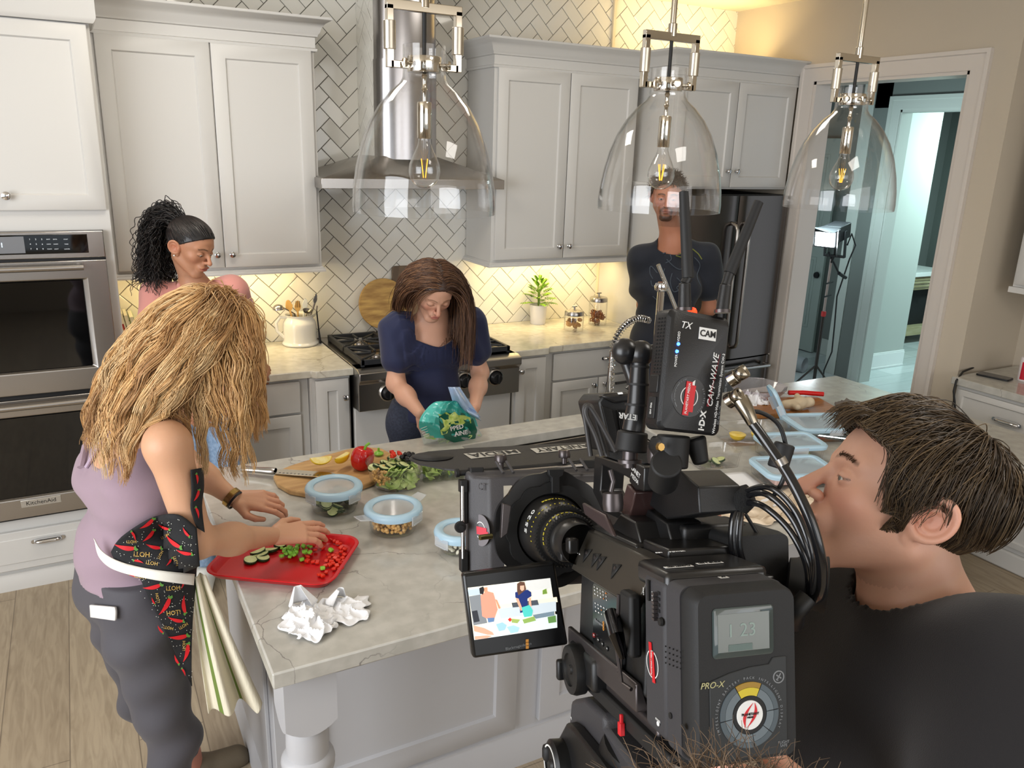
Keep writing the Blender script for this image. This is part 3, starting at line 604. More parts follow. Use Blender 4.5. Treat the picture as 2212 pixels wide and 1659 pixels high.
MB(place(bx0,0)@Matrix.Rotation(radians(-90),4,'Z')).box(-by1+.05,-by0-.06,-.012,0,.16,.84).build('side_panel',M_CABI,t,bevel=.003)
MB().sweep([(bx0,by1),(bx0,by0),(bx1,by0)],[(0,.0),(.016,.0),(.016,.115),(.008,.125),(.008,.135),(0,.14)]).build('base_moulding',M_CABI,t)
MB().box(ix0+.06,3.36,iy0+.10,by0,.80,.873).build('overhang_apron',M_CABI,t,bevel=.002)
def isl_leg(cx,cy):
 h=.060;mb=MB()
 n=9;zt,zl=.873,.715
 def bow(s):return zl-.028*(1-(2*s-1)**2)
 cs=[(-h,-h),(h,-h),(h,h),(-h,h)]
 for k in range(4):
  a,b=cs[k],cs[(k+1)%4];T=[];Bt=[]
  for i in range(n):
   s=i/(n-1);x,y=cx+a[0]+(b[0]-a[0])*s,cy+a[1]+(b[1]-a[1])*s;T.append(mb.pt((x,y,zt)));Bt.append(mb.pt((x,y,bow(s))))
  for i in range(n-1):mb.face((Bt[i],Bt[i+1],T[i+1],T[i]))
  c=mb.pt((cx,cy,zl-.02))
  for i in range(n-1):mb.face((Bt[i],c,Bt[i+1]))
 mb.build('leg_block',M_CABI,t)
 MB().lathe([(0,.70),(.040,.70),(.046,.69),(.049,.66),(.050,.63),(.050,.60),(.056,.596),(.062,.588),(.064,.578),(.060,.570),(.063,.562),(.060,.552),(.053,.545),(.051,.53),(.050,.45),(.046,.32),(.042,.22),(.046,.215),(.050,.205),(.046,.195),(.040,.19),(.040,.15),(.055,.13),(.055,0),(0,0)],(cx,cy,0),n=40).build('turned_leg',M_CABI,t)
lq=at(611,1476,y=iy0+.05)
isl_leg(lq[0]+.06,iy0+.05+.06)
t=thing('base_cabinet','white drawer cabinet under the counter at the right wall','cabinet',(4.3,2.2,0));ax=4.035
MR=Matrix.Translation((ax,0,0))@Matrix.Rotation(radians(-90),4,'Z')
carc(I,ax,4.60,1.0,2.44,.10,.872,t);MB().box(ax-.02,4.6,1.0,2.45,0,.10).build('base_moulding',M_CAB,t,bevel=.01)
for a,b in((-2.42,-1.86),(-1.85,-1.29)):
 for z0,z1 in((.66,.855),(.40,.645),(.13,.385)):
  d=shaker(a,b,z0,z1,MR,fr=.03).build('drawer',M_CAB,t);pull(MR,(a+b)/2,(z0+z1)/2+.0,.13,d)
tag(MB().box(ax-.03,4.61,.98,2.46,.875,.915).build('countertop',M_QTZ,bevel=.004),'grey quartz countertop on the right wall under the wall cabinet','countertop')
t=thing('wall_cabinet','white upper cabinet hanging at the right edge above the phone','cabinet',(4.4,2.2,1.4));ax2=4.28
MR2=Matrix.Translation((ax2,0,0))@Matrix.Rotation(radians(-90),4,'Z')
carc(I,ax2,4.615,1.0,2.40,1.39,2.35,t);door(MR2,-2.385,-1.93,1.405,2.34,t);door(MR2,-1.92,-1.46,1.405,2.34,t)
MB().sweep([(4.6,2.40),(ax2,2.40),(ax2,1.0)],[(-o,1.39+h)for o,h in RAIL][::-1]).build('light_rail',M_CAB,t)
M_BRUSH=mat('brushed_nickel',(196,188,174),.32,1.0,bump=(90,.1,(6,6,.3)))
M_AMB=mat('filament',(255,190,60),.4,emit=(255,176,40),es=1.6)
M_CORD=mat('black_cord',(14,14,15),.5)
def pendant(px,x,label):
 yp=1.93;q=at(px,449,y=yp);x,z=q[0],1.838;t=thing('pendant_light',label,'pendant light',(x,yp,z),'glass pendants over the island')
 c=(x,yp,z)
 o=[(.180,0),(.181,.02),(.178,.06),(.170,.11),(.156,.165),(.136,.215),(.112,.255),(.084,.288),(.060,.308),(.053,.320),(.052,.335),(.052,.395)]
 i=[(r-.0028,h)for r,h in o][::-1]
 MB().lathe(o+i,c,n=64,closed=True).build('glass_shade',M_GLASS,t)
 b=MB();s=.0085;hw=.088;zb,zt=.348,.478
 b.box(x-hw-s,x+hw+s,yp-s,yp+s,z+zt-s*1.3,z+zt+s*1.3)
 for k in(-1,1):b.box(x+k*hw-s,x+k*hw+s,yp-s,yp+s,z+zb-s,z+zt);b.box(min(x+k*hw,x+k*.04),max(x+k*hw,x+k*.04),yp-s,yp+s,z+zb-s,z+zb+s)
 b.build('bracket_frame',M_NICKEL,t,bevel=.0015)
 for k in(-1,1):MB().cyl((x+k*hw,yp,z+zb+.032),(x+k*hw,yp,z+zb+.095),.0145,n=24).build('bracket_sleeve',M_BRUSH,t,bevel=.001)
 bd=MB().lathe([(.040,.334),(.041,.336),(.041,.368),(.040,.370),(.012,.370),(.012,.334)],c,n=32,closed=True).build('socket_band',M_NICKEL,t)
 for a in(200,255,340):MB().lathe([(.004,.038),(.004,.056),(.010,.058),(.010,.064),(0,.065)],(x,yp,z+.352),(cos(radians(a)),sin(radians(a)),0),14).build('thumb_screw',M_NICKEL,bd)
 MB().cyl((x,yp,z+.35),(x,yp,z+zt),.0052,n=10).build('cord',M_CORD,t)
 MB().lathe([(.0055,.34),(.0055,.33),(.008,.325),(.0055,.32),(.0055,.30),(.008,.295),(.0055,.29),(.0055,.268),(.017,.266),(.018,.262),(.018,.182),(.017,.18),(0,.18)],c,n=24).build('bulb_socket',M_NICKEL,t)
 bp=[(0,.060),(.014,.062),(.027,.070),(.036,.083),(.040,.100),(.038,.118),(.030,.138),(.020,.158),(.0155,.172),(.0150,.182)]
 bl=MB().lathe(bp+[(r*.95,h+(.0008 if r<.001 else 0))for r,h in bp][::-1],c,n=32,closed=True).build('bulb',M_GLASS,t)
 MB().lathe([(.006,.18),(.0055,.15),(.003,.142),(0,.14)],c,n=12).build('bulb_stem',M_GLASS,bl)
 f=MB()
 for k in range(4):a=k*pi/2+.4;f.tube([(x+.0035*cos(a),yp+.0035*sin(a),z+.086),(x+.011*cos(a),yp+.011*sin(a),z+.132)],.0011,6)
 f.build('filament',M_AMB,bl)
 MB().cyl((x,yp,z+zt),(x,yp,z+zt+.035),.0125,n=20).cyl((x,yp,z+zt+.035),(x,yp,ZC-.02),.0085,n=20).build('rod',M_NICKEL,t,bevel=.001)
 MB().lathe([(0,0),(.06,0),(.065,-.006),(.065,-.02),(0,-.022)],(x,yp,ZC),n=32).build('ceiling_canopy',M_NICKEL,t)
pendant(917,0,'left clear glass pendant lamp hanging in front of the steel chimney')
pendant(1422,0,'middle clear glass pendant lamp hanging before the head of the man')
pendant(1808,0,'right clear glass pendant lamp hanging before the doorway')
ZI=.9155
M_WOOD=mat('maple_board',(205,165,112),.45,noise=(5,(180,138,88),(1.2,9,1)))
M_ACA=mat('acacia_board',(150,112,60),.4,noise=(7,(206,168,96),(1,1,5)))
M_WALN=mat('walnut_board',(96,80,66),.4,noise=(6,(140,116,88),(3,1,1)))
M_CUC=mat('cucumber_flesh',(198,208,140),.35,noise=(60,(222,226,170)))
M_CUCS=mat('cucumber_skin',(30,58,24),.35)
M_RED=mat('red_pepper',(206,22,20),.22,coat=.4)
M_REDF=mat('red_pepper_flesh',(222,52,26),.35,noise=(30,(200,30,18)))
M_GRN=mat('green_pepper_flesh',(112,178,46),.35,noise=(30,(150,204,76)))
M_LEM=mat('lemon_skin',(240,200,40),.4,bump=(300,.2))
M_LEMF=mat('lemon_flesh',(238,214,120),.3,noise=(60,(246,232,170)))
M_CHK=mat('chickpea',(222,172,96),.45,noise=(90,(236,192,124)))
M_OLV=mat('black_olive',(20,18,22),.25)
M_LET=mat('lettuce',(150,186,76),.45,noise=(24,(206,222,150)),sss=.0)
M_LID=mat('blue_lid_rim',(172,202,220),.35,alpha=1)
M_LIDC=thin_glass('frosted_lid',(245,248,250),.38)
M_PAPER=mat('paper_towel',(236,236,238),.9,bump=(220,.25))
B=thing('cutting_board','light maple cutting board under the red pepper and lemon wedges','cutting board',(.7,2.5,ZI))
P=[(.489,2.525),(.515,2.565),(.56,2.592),(.62,2.615),(.70,2.64),(.78,2.662),(.845,2.668),(.90,2.62),(.915,2.56),(.90,2.47),(.86,2.40),(.80,2.355),(.72,2.325),(.63,2.315),(.56,2.335),(.51,2.39),(.488,2.46)]
MB().prism(P,ZI,ZI+.018).build('board',M_WOOD,B,bevel=.004)
zb=ZI+.019
k=thing('chef_knife','steel santoku knife lying with its blade on the maple board','knife',(.5,2.53,ZI))
a=Vector((.398,2.632,ZI+.012));d=Vector((.66,2.42,0))-Vector((.398,2.632,0));d.normalize();n=Vector((-d.y,d.x,0))
KM=Matrix(((d.x,n.x,0,a.x),(d.y,n.y,0,a.y),(0,0,1,a.z+.006),(0,0,0,1)))@Matrix.Rotation(radians(-2.2),4,'Y')
mb=MB(KM)
def hf(u,v):x=.005+.128*u;r=.0105*(1+.12*cos(u*7))*(min(1,u*12)**.5)*(1 if u<.95 else .9);return(x,r*1.25*cos(2*pi*v),r*sin(2*pi*v))
mb.grid(hf,18,14,cv=True);mb.build('handle',M_STEEL,k)
mb=MB(KM);mb.prism([(.132,-.012),(.147,-.022),(.31,-.024),(.335,-.010),(.345,.010),(.325,.020),(.146,.020),(.134,.012)],-.0011,.0011).build('blade',mat('blade_steel',(222,214,196),.16,1.0),k,bevel=.0006)
for j in range(12):MB(KM).lathe([(0,.0013),(.0032,.0013),(.0038,.0011)],(.155+j*.0135,-.012,0),(0,0,1),10).build('blade_dimple',M_STEELD,k)
def wedge(loc,rz,tilt,label):
 t=thing('lemon_wedge',label,'lemon',loc,mat=Matrix.Translation(loc)@Matrix.Rotation(rz,4,'Z')@Matrix.Rotation(tilt,4,'X'))
 R,Lh=.027,.036;mb=MB()
 mb.grid(lambda u,v:(Lh*(2*u-1),R*sqrt(max(0,1-(2*u-1)**2*.98))*cos(radians(20+50*2*v)),R*sqrt(max(0,1-(2*u-1)**2*.98))*sin(radians(20+50*2*v))-.024),16,10);mb.build('rind',M_LEM,t,local=True,solid=.002)
 mb=MB()
 for ang in(20,120):mb.grid(lambda u,v,ang=ang:(Lh*.95*(2*u-1),v*R*.96*sqrt(max(0,1-(2*u-1)**2*.98))*cos(radians(ang)),v*R*.96*sqrt(max(0,1-(2*u-1)**2*.98))*sin(radians(ang))-.024+.0),14,3)
 mb.build('flesh',M_LEMF,t,local=True);return t
wedge((.645,2.508,zb+.028),radians(-8),radians(200),'lemon wedge lying flat side out next to the knife blade')
wedge((.718,2.488,zb+.026),radians(40),radians(150),'lemon wedge standing up between the other wedge and the red pepper')
pc=at(783,995,z=ZI+.05);t=thing('red_bell_pepper','whole glossy red bell pepper standing on the maple board','bell pepper',(pc[0],pc[1],zb))
def pep(u,v):
 a=2*pi*u;p=pi*v;lob=1-.10*abs(sin(2*a+.4))**3*(1 if v<.9 else .3);r=.041*sin(p)**.62*lob*(1-.12*v if v>.5 else .94+.0*v);h=.043*cos(p)-(-.012*math.exp(-((v)/.12)**2))*-1
 return(r*cos(a)*1.02,r*sin(a)*.98,h)
PM=Matrix.Translation((pc[0],pc[1],zb+.040))@Matrix.Rotation(radians(14),4,'Y')
MB(PM).grid(pep,48,26,cu=True).build('pepper_body',M_RED,t);MB(PM).tube([(0,0,.026),(.003,0,.045),(.014,.002,.055)],.005,8).build('stem',M_GRN,t)
sc=at(818,978,z=zb+.01);t=thing('pepper_stem_piece','small green pepper top lying behind the red bell pepper','pepper piece',sc)
MB(Matrix.Translation((sc[0],sc[1],zb+.008))).lathe([(0,-.008),(.014,-.007),(.018,0),(.012,.006),(.004,.008),(.004,.02),(0,.021)],n=12).build('stem_cap',M_GRN,t)
def chip(name,m,c,w,h,th,label,cat,group,par=None,rot=None):
 mb=MB(Matrix.Translation(c)@(rot or Euler((random.uniform(-.35,.35),random.uniform(-.35,.35),random.uniform(0,6.3))).to_matrix().to_4x4()))
 mb.cbox((0,0,0),(w,h,th));o=mb.build(name,m,par,bevel=min(w,h,th)*.22)
 return tag(o,label,cat,group)
def cuke(c,R,label=None,group='cucumber slices',rot=None,half=False,par=None,name='cucumber_slice',cat='cucumber'):
 M=Matrix.Translation(c)@(rot if rot is not None else Euler((random.uniform(-.5,.5),random.uniform(-.5,.5),random.uniform(0,6.3))).to_matrix().to_4x4())
 n=20;a1=pi if half else 2*pi;pts=[(R*cos(a1*k/(n if not half else n-1)),R*sin(a1*k/(n if not half else n-1)))for k in range(n)]
 o=MB(M).prism(pts,-.0035,.0035).build(name,M_CUC,par,smooth=False)
 sk=MB(M)
 for k in range(n-(1 if half else 0)):
  p,q=pts[k],pts[(k+1)%n];i=[sk.pt((a[0]*1.015,a[1]*1.015,z))for a,z in((p,-.0037),(q,-.0037),(q,.0037),(p,.0037))];sk.face(i)
 s=sk.build('cucumber_skin',M_CUCS,None,solid=.0008);adopt(s,o)
 if label:tag(o,label,cat,group)
 return o
TA=Vector((.198,1.952));TB=Vector((.452,1.770));e=(TB-TA).normalized();f=Vector((-e.y,e.x));TL,TW=.335,.262
TM=Matrix(((e.x,f.x,0,TA.x-.012*e.x),(e.y,f.y,0,TA.y-.012*e.y),(0,0,1,ZI),(0,0,0,1)))
def rrect(x0,x1,y0,y1,r,n=6):
 P=[]
 for cx,cy,a0 in((x1-r,y0+r,-90),(x1-r,y1-r,0),(x0+r,y1-r,90),(x0+r,y0+r,180)):
  for k in range(n+1):a=radians(a0+90*k/n);P.append((cx+r*cos(a),cy+r*sin(a)))
 return P
def pan(mb,levels,x0,x1,y0,y1,r,close_bottom=True):
 """levels: list of (inset, z); stacked rounded rectangles"""
 R=[[mb.pt((x,y,z))for x,y in rrect(x0+i,x1-i,y0+i,y1-i,max(.002,r-i))]for i,z in levels];n=len(R[0])
 for A,B in zip(R[:-1],R[1:]):
  for k in range(n):mb.face((A[k],A[(k+1)%n],B[(k+1)%n],B[k]))
 mb.face(R[-1]);
 if close_bottom:mb.face(R[0][::-1])
 return mb
M_TRAY=mat('red_tray_plastic',(196,20,28),.3,bump=(400,.08))
mb=MB(TM);pan(mb,[(.016,0),(.006,.008),(-.002,.019),(-.006,.021),(-.004,.023),(.004,.022),(.012,.010),(.018,.0045)],0,TL,0,TW,.045)
tag(mb.build('serving_tray',M_TRAY),'red plastic tray of chopped vegetables hanging over the island edge','tray')
def tr(u,v,z=.006):p=TM@Vector((u,v,z));return(p.x,p.y,p.z)
def trpx(px,py,dz=.008):q=at(px,py,z=ZI+.006+dz);return(float(q[0]),float(q[1]),float(q[2]))
for j,(px,py,hf_,rot)in enumerate(((585,1186,True,2.6),(556,1190,True,3.4),(563,1197,True,3.2),(541,1210,False,0),(568,1205,False,.5),(605,1176,False,.2))):
 cuke(trpx(px,py,.004+.002*j%.004),.021 if hf_ else .017,('cucumber slice on the red tray','half cucumber slice on the red tray near the hand')[hf_],('cucumber rounds on the tray','half cucumber slices on the tray')[hf_],Euler((.12,.1,rot)).to_matrix().to_4x4(),half=hf_)
random.seed(3)
for j in range(46):
 px=random.gauss(634,17);py=random.gauss(1187,9);s=random.uniform(.008,.0125)
 q=trpx(min(max(px,600),672),min(max(py,1168),1204),random.uniform(.003,.016));chip('green_pepper_dice',M_GRN,q,s,s*.9,s*.7,'small green pepper cube in the chopped pile on the tray','pepper piece','diced green pepper on the tray')
for px,py in((652,1208),(715,1188),(697,1227),(700,1165)):chip('green_pepper_piece',M_GRN,trpx(px,py,.005),.013,.012,.009,'stray green pepper piece among the red dice on the tray','pepper piece','stray green pepper pieces on the tray')
red=[(664,1211),(677,1213),(686,1214),(671,1196),(681,1187),(697,1183),(690,1241),(697,1243),(705,1236),(703,1222),(712,1220),(722,1228),(728,1222),(735,1216),(738,1226),(731,1210),(740,1206),(744,1198),(737,1192),(728,1196),(720,1200),(712,1204),(716,1212),(724,1206),(706,1210),(745,1186),(737,1183),(729,1172),(722,1169),(734,1174),(716,1166),(742,1212),(709,1198),(664,1202),(676,1178),(733,1230),(728,1202),(719,1217)]
for j,(px,py)in enumerate(red):s=random.uniform(.010,.014);chip('red_pepper_dice',M_REDF,trpx(px,py,.004+.003*random.random()),s,s*.85,s*.6,'small red pepper cube at the right end of the tray','pepper piece','diced red pepper on the tray')
def glasspot(px,py,r,h,label,lid=True,clips=(),open_clips=(),spread=.0,nm='glass_container'):
 q=at(px,py,z=ZI);x,y=q[0]+spread,q[1]+spread;t=thing(nm,label,'container',(x,y,ZI));c=(x,y,ZI)
 o=[(0,0),(r*.80,0),(r*.87,.003),(r*.92,.012),(r*.97,h*.7),(r,h-.004),(r+.003,h)];i=[(r,h),(r*.965-.001,h*.7),(r*.90,.016),(r*.85,.007),(0,.006)]
 MB().lathe(o+i,c,n=48).build('glass_bowl',M_GLASS,t)
 if lid:
  L=MB().lathe([(r+.004,h-.008),(r+.010,h-.008),(r+.012,h+.002),(r+.009,h+.010),(r+.002,h+.014),(r-.008,h+.013),(r-.014,h+.008),(r-.014,h+.003),(r+.004,h+.003)],c,n=48,closed=True).build('lid',M_LID,t)
  MB().lathe([(0,h+.0055),(r-.013,h+.0055),(r-.013,h+.0035),(0,h+.0035)],c,n=40).build('lid_window',M_LIDC,L)
  for a in clips:M=Matrix.Translation(c)@Matrix.Rotation(radians(a),4,'Z');MB(M).box(r+.007,r+.0115,-.026,.026,h-.024,h+.004).box(r+.006,r+.014,-.02,.02,h-.024,h-.019).build('snap_clip',M_LIDC,L,bevel=.002)
  for a in open_clips:M=Matrix.Translation(c)@Matrix.Rotation(radians(a),4,'Z');MB(M).hexa([(r+.008,-.024,h-.004),(r+.05,-.018,h+.006),(r+.05,.018,h+.006),(r+.008,.024,h-.004),(r+.008,-.024,h),(r+.05,-.018,h+.010),(r+.05,.018,h+.010),(r+.008,.024,h)]).build('snap_clip',M_LIDC,L,bevel=.002)
 return t,c
t,c=glasspot(723,1098,.076,.068,'round glass box of cucumber slices with closed blue lid below the knife',clips=(-60,20,200,110))
random.seed(5)
for j in range(34):a,rr=random.random()*6.3,.056*sqrt(random.random());cuke((c[0]+rr*cos(a),c[1]+rr*sin(a),ZI+.012+.030*random.random()),.0165,'cucumber slice inside the blue lidded box near the knife','cucumber slices in the round box')
t,c=glasspot(850,1143,.074,.064,'round glass box of chickpeas with an unsnapped blue lid',clips=(-55,),open_clips=(25,195))
def pile(c,R,n,zlo,zhi,rad,sq=(1,1,.9)):
 mb=MB();proto=[(rad*cos(a)*cos(b),rad*sin(a)*cos(b),rad*sin(b))for b in(-1.2,-.5,.4,1.1)for a in[k*pi/4 for k in range(8)]]
 for j in range(n):
  a,rr=random.random()*6.3,R*sqrt(random.random());cc=Vector((c[0]+rr*cos(a),c[1]+rr*sin(a),random.uniform(zlo,zhi)));M=Matrix.Translation(cc)@Euler((random.random()*3,random.random()*3,0)).to_matrix().to_4x4();i=[mb.pt(M@Vector((p[0]*sq[0],p[1]*sq[1],p[2]*sq[2])))for p in proto]
  for r_ in range(3):
   for k in range(8):mb.face((i[r_*8+k],i[r_*8+(k+1)%8],i[r_*8+8+(k+1)%8],i[r_*8+8+k]))
  mb.face(i[:8][::-1]);mb.face(i[24:])
 return mb
tag(pile(c,.060,420,ZI+.013,ZI+.052,.0056).build('chickpeas',M_CHK),'heap of chickpeas filling the box with the unsnapped lid','chickpeas',kind='stuff')
t,c=glasspot(992,1185,.060,.052,'small round glass box of crumbled white cheese with blue lid beside the matte box',clips=(200,-50))
tag(pile(c,.046,190,ZI+.012,ZI+.040,.006,(1.2,.8,.7)).build('crumbled_cheese',mat('white_cheese',(240,236,214),.6)),'crumbled white cheese in the small round box','cheese',kind='stuff')
q=at(862,1040,z=ZI);bx,by=.845,2.33;t=thing('salad_bowl','large round glass bowl of mixed salad beside the red bell pepper','bowl',(bx,by,ZI));r,h=.092,.085
MB().lathe([(0,0),(r*.70,0),(r*.82,.006),(r*.93,.04),(r,h-.004),(r+.005,h),(r,h),(r*.96,h-.01),(r*.89,.04),(r*.78,.010),(0,.006)],(bx,by,ZI),n=56).build('glass_bowl',M_GLASS,t)
random.seed(11)
def leaf(c,s,m=M_LET,nm='lettuce_piece',lab='chopped lettuce piece in the large salad bowl',grp='lettuce in the salad bowl',cat='lettuce'):
 M=Matrix.Translation(c)@Euler((random.uniform(-1,1),random.uniform(-1,1),random.uniform(0,6.3))).to_matrix().to_4x4();ph=random.random()*6
 mb=MB(M);mb.grid(lambda u,v:(s*(u-.5)*(1.1-.3*v),s*1.2*(v-.5),s*.22*sin(5*u+ph)*cos(4*v+ph)),6,6);return tag(mb.build(nm,m,solid=.0012),lab,cat,grp)
for j in range(42):
 a=random.uniform(-2.6,.9);rr=.068*sqrt(random.random());z=random.uniform(.018,.072);leaf((bx+rr*cos(a),by+rr*sin(a),ZI+z),random.uniform(.026,.038))
for j in range(22):a=random.uniform(0,6.3);rr=.07*sqrt(random.random());cuke((bx+rr*cos(a)-.015,by+rr*sin(a)*.8,ZI+random.uniform(.064,.083)),.017,'cucumber slice on top of the large mixed salad','cucumber slices in the salad bowl',half=j%3==0)
for j in range(12):a=random.uniform(0,6.3);rr=.022*sqrt(random.random());s=.013;chip('red_pepper_chunk',M_REDF,(bx+.008+rr*cos(a),by+.030+rr*sin(a),ZI+.090+random.random()*.012),s,s*.8,s*.6,'red pepper chunk on top of the large mixed salad','pepper piece','red pepper in the salad bowl')
for j in range(14):
 a=random.uniform(0,6.3);rr=.030*sqrt(random.random());c=(bx+.052+rr*cos(a),by+.0+rr*sin(a),ZI+.088+random.random()*.010)
 tag(MB(Matrix.Translation(c)@Euler((random.random()*3,random.random()*3,0)).to_matrix().to_4x4()).lathe([(.0035,-.007),(.008,-.004),(.009,.001),(.006,.006),(.003,.007),(.003,-.005)],n=12,closed=True).build('black_olive',M_OLV),'sliced black olive in the pile on the mixed salad','olive','olives in the salad bowl')
tag(pile((bx-.058,by-.03),.026,70,ZI+.03,ZI+.078,.0055).build('chickpeas',M_CHK),'patch of chickpeas at the left side of the large salad bowl','chickpeas',kind='stuff')
t=thing('lettuce_tub','clear rectangular tub of chopped lettuce right of the large salad bowl','container',(1.0,2.33,ZI))
lm=Matrix.Translation((1.025,2.335,ZI))@Matrix.Rotation(radians(-8),4,'Z')
mb=MB(lm);pan(mb,[(.006,0),(0,.06),(-.004,.062),(-.004,.064),(.002,.063),(.008,.004)],-.09,.09,-.055,.055,.018);mb.build('clear_tub',M_GLASS,t)
for j in range(60):c=lm@Vector((random.uniform(-.075,.075),random.uniform(-.04,.04),random.uniform(.012,.07)));leaf(tuple(c),random.uniform(.026,.036),lab='chopped lettuce piece in the clear rectangular tub',grp='lettuce in the tub')
t=None
def towelfn(cx,cy,sx,sy,seed,hgt,M=None):
 ph=[seed*1.7+k*2.1 for k in range(6)]
 def fn(u,v):
  x,y=u-.5,v-.5;e=max(abs(x),abs(y))*2;h=hgt*(.5*sin(4*x+2*y+ph[0])**2+.35*(1-abs(sin(7*y-9*x+ph[1])))**2+.3*(1-abs(sin(13*x+8*y+ph[2])))**2)*(1.15-e**2*.75)
  w=.86+.16*sin(4*atan2(y,x)+ph[3]);return(cx+x*sx*w+.006*sin(20*y+ph[4]),cy+y*sy*w+.006*sin(17*x+ph[5]),ZI+.003+h)
 return fn
mb=MB();mb.grid(towelfn(.385,1.655,.135,.17,1,.034),44,44);mb.grid(towelfn(.465,1.665,.15,.13,4,.020),38,38)
def peak(u,v):a=radians(-60+250*u);r=(.024*(1-v*.85)+.003)*(1+.2*sin(3*a));return(.388-.010*v+r*cos(a)*1.2,1.722+.012*v+r*sin(a)*.7,ZI+.010+.046*v)
mb.grid(peak,16,10);mb.grid(lambda u,v:(.462+.012*v+(.026-.018*v)*cos(radians(240*u)),1.705+(.022-.014*v)*sin(radians(240*u)),ZI+.010+.030*v),16,10)
tag(mb.build('paper_towel',M_PAPER,solid=.0008),'crumpled white paper towel in front of the red tray','paper towel')
def rectbox(c,rz,lx,ly,h,label,lid=None,nm='glass_container',tilt=0):
 M=Matrix.Translation((c[0],c[1],ZI))@Matrix.Rotation(radians(rz),4,'Z');t=thing(nm,label,'container',mat=M)
 mb=MB();pan(mb,[(.010,0),(.003,.004),(-.002,h*.9),(-.005,h),(-.005,h+.002),(0,h+.002),(.003,h*.9),(.010,.008),(.014,.006)],-lx/2,lx/2,-ly/2,ly/2,.025);mb.build('glass_dish',M_GLASS,t,local=True)
 if lid:makelid(t,lx,ly,Matrix.Translation((0,0,h+.001)),True)
 return t,M
def makelid(t,lx,ly,LM,local):
 mb=MB(LM);pan(mb,[(-.010,-.006),(-.012,.004),(-.006,.010),(.008,.010),(.013,.004),(.014,.0035)],-lx/2,lx/2,-ly/2,ly/2,.028,False);o=mb.build('lid',M_LID,t,local=local)
 mb=MB(LM);pan(mb,[(.012,.002),(.012,.005),(.014,.0055)],-lx/2,lx/2,-ly/2,ly/2,.02);w=mb.build('lid_window',M_LIDC,None);adopt(w,o,local=True)
 for s in(-1,1):k=MB(LM).box(-.03,.03,s*(ly/2+.010)-.002,s*(ly/2+.010)+.002,-.018,.006).build('snap_clip',M_LIDC,None,bevel=.0015);adopt(k,o,local=True)
 return o
t,M=rectbox((1.96,2.03),-12,.17,.12,.058,'open glass dish holding three cucumber slices behind the camera handle')
for a,b in((-.02,.01),(.005,-.012),(.03,.0)):p=M@Vector((a,b,.015));cuke(tuple(p),.018,'cucumber slice at the bottom of the open glass dish','cucumber slices in the open dish')
t,M=rectbox((2.26,2.17),-16,.21,.145,.058,'open glass dish holding two lemon halves')
for a,b in((-.045,-.01),(.045,-.018)):
 p=M@Vector((a,b,.032));tt=thing('lemon_half',('left' if a<0 else 'right')+' lemon half in the open glass dish','lemon',tuple(p),'lemon halves');R=.033
 MB().lathe([(0,-R*.75),(R*.5,-R*.68),(R*.85,-R*.4),(R,0)],tuple(p),n=24).build('rind',M_LEM,tt);MB().lathe([(R,0),(R*.9,.001),(0,.001)],tuple(p),n=24).build('flesh',mat('lemon_cut',(246,208,70),.3,noise=(60,(250,226,130))),tt)
t,M=rectbox((2.28,1.97),-18,.22,.15,.058,'glass dish of sliced cucumber with a blue lid nearest the operator nose',lid=True)
for j in range(16):p=M@Vector((random.uniform(-.08,.08),random.uniform(-.05,.05),random.uniform(.012,.045)));cuke(tuple(p),.018,'cucumber slice inside the lidded dish near the operator','cucumber slices in the lidded dish')
t,M=rectbox((2.12,1.80),-18,.25,.17,.045,'flat glass dish with a pink tinged filling and blue lid beside the cable loops',lid=True)
q=M@Vector((0,0,.02));tag(MB(M).box(-.10,.10,-.065,.065,.008,.030).build('ham_slices',mat('ham',(226,190,178),.5),bevel=.006),'layer of pale pink ham inside the flat lidded dish','ham',kind='stuff')
t,M=rectbox((2.60,2.09),-20,.27,.19,.05,'largest glass dish with a blue rimmed lid behind the operator forehead',lid=True)
LM=Matrix.Translation((2.53,2.27,ZI+.075))@Matrix.Rotation(radians(-30),4,'Z')@Matrix.Rotation(radians(62),4,'Y')
t=thing('container_lid','blue rimmed lid propped up at a steep angle among the glass dishes','lid',mat=LM);makelid(t,.17,.11,Matrix.Identity(4),True)
t=thing('plastic_clamshell','crumpled clear plastic clamshell bowl at the back right of the island','container',(2.72,2.56,ZI))
MB().lathe([(0,.003),(.07,.003),(.10,.03),(.125,.07),(.135,.072),(.134,.070),(.099,.026),(.068,.001),(0,.001)],(2.70,2.56,ZI),n=11).build('clear_shell',thin_glass('clear_plastic',(250,246,250),.10,.06),t,smooth=False)
Bd=thing('cutting_board','brown wooden board lying under the garlic and the red knife','cutting board',(2.75,2.42,ZI));MB(Matrix.Translation((2.72,2.40,ZI))@Matrix.Rotation(radians(-18),4,'Z')).prism(rrect(-.22,.22,-.12,.12,.03),0,.02).build('board',mat('teak_board',(164,110,58),.45,noise=(6,(134,84,42),(1,8,1))),Bd,bevel=.004)
kk=thing('paring_knife','red handled knife lying on the brown wooden board','knife',(2.93,2.46,ZI+.02));MB().tube([(2.84,2.50,ZI+.035),(2.90,2.47,ZI+.037),(2.98,2.42,ZI+.034)],.011,10).build('handle',mat('red_handle',(206,24,22),.35),kk);MB().hexa([(2.72,2.565,ZI+.030),(2.84,2.495,ZI+.03),(2.85,2.515,ZI+.03),(2.73,2.57,ZI+.03),(2.72,2.565,ZI+.032),(2.84,2.495,ZI+.032),(2.85,2.515,ZI+.032),(2.73,2.57,ZI+.032)]).build('blade',M_STEEL,kk)
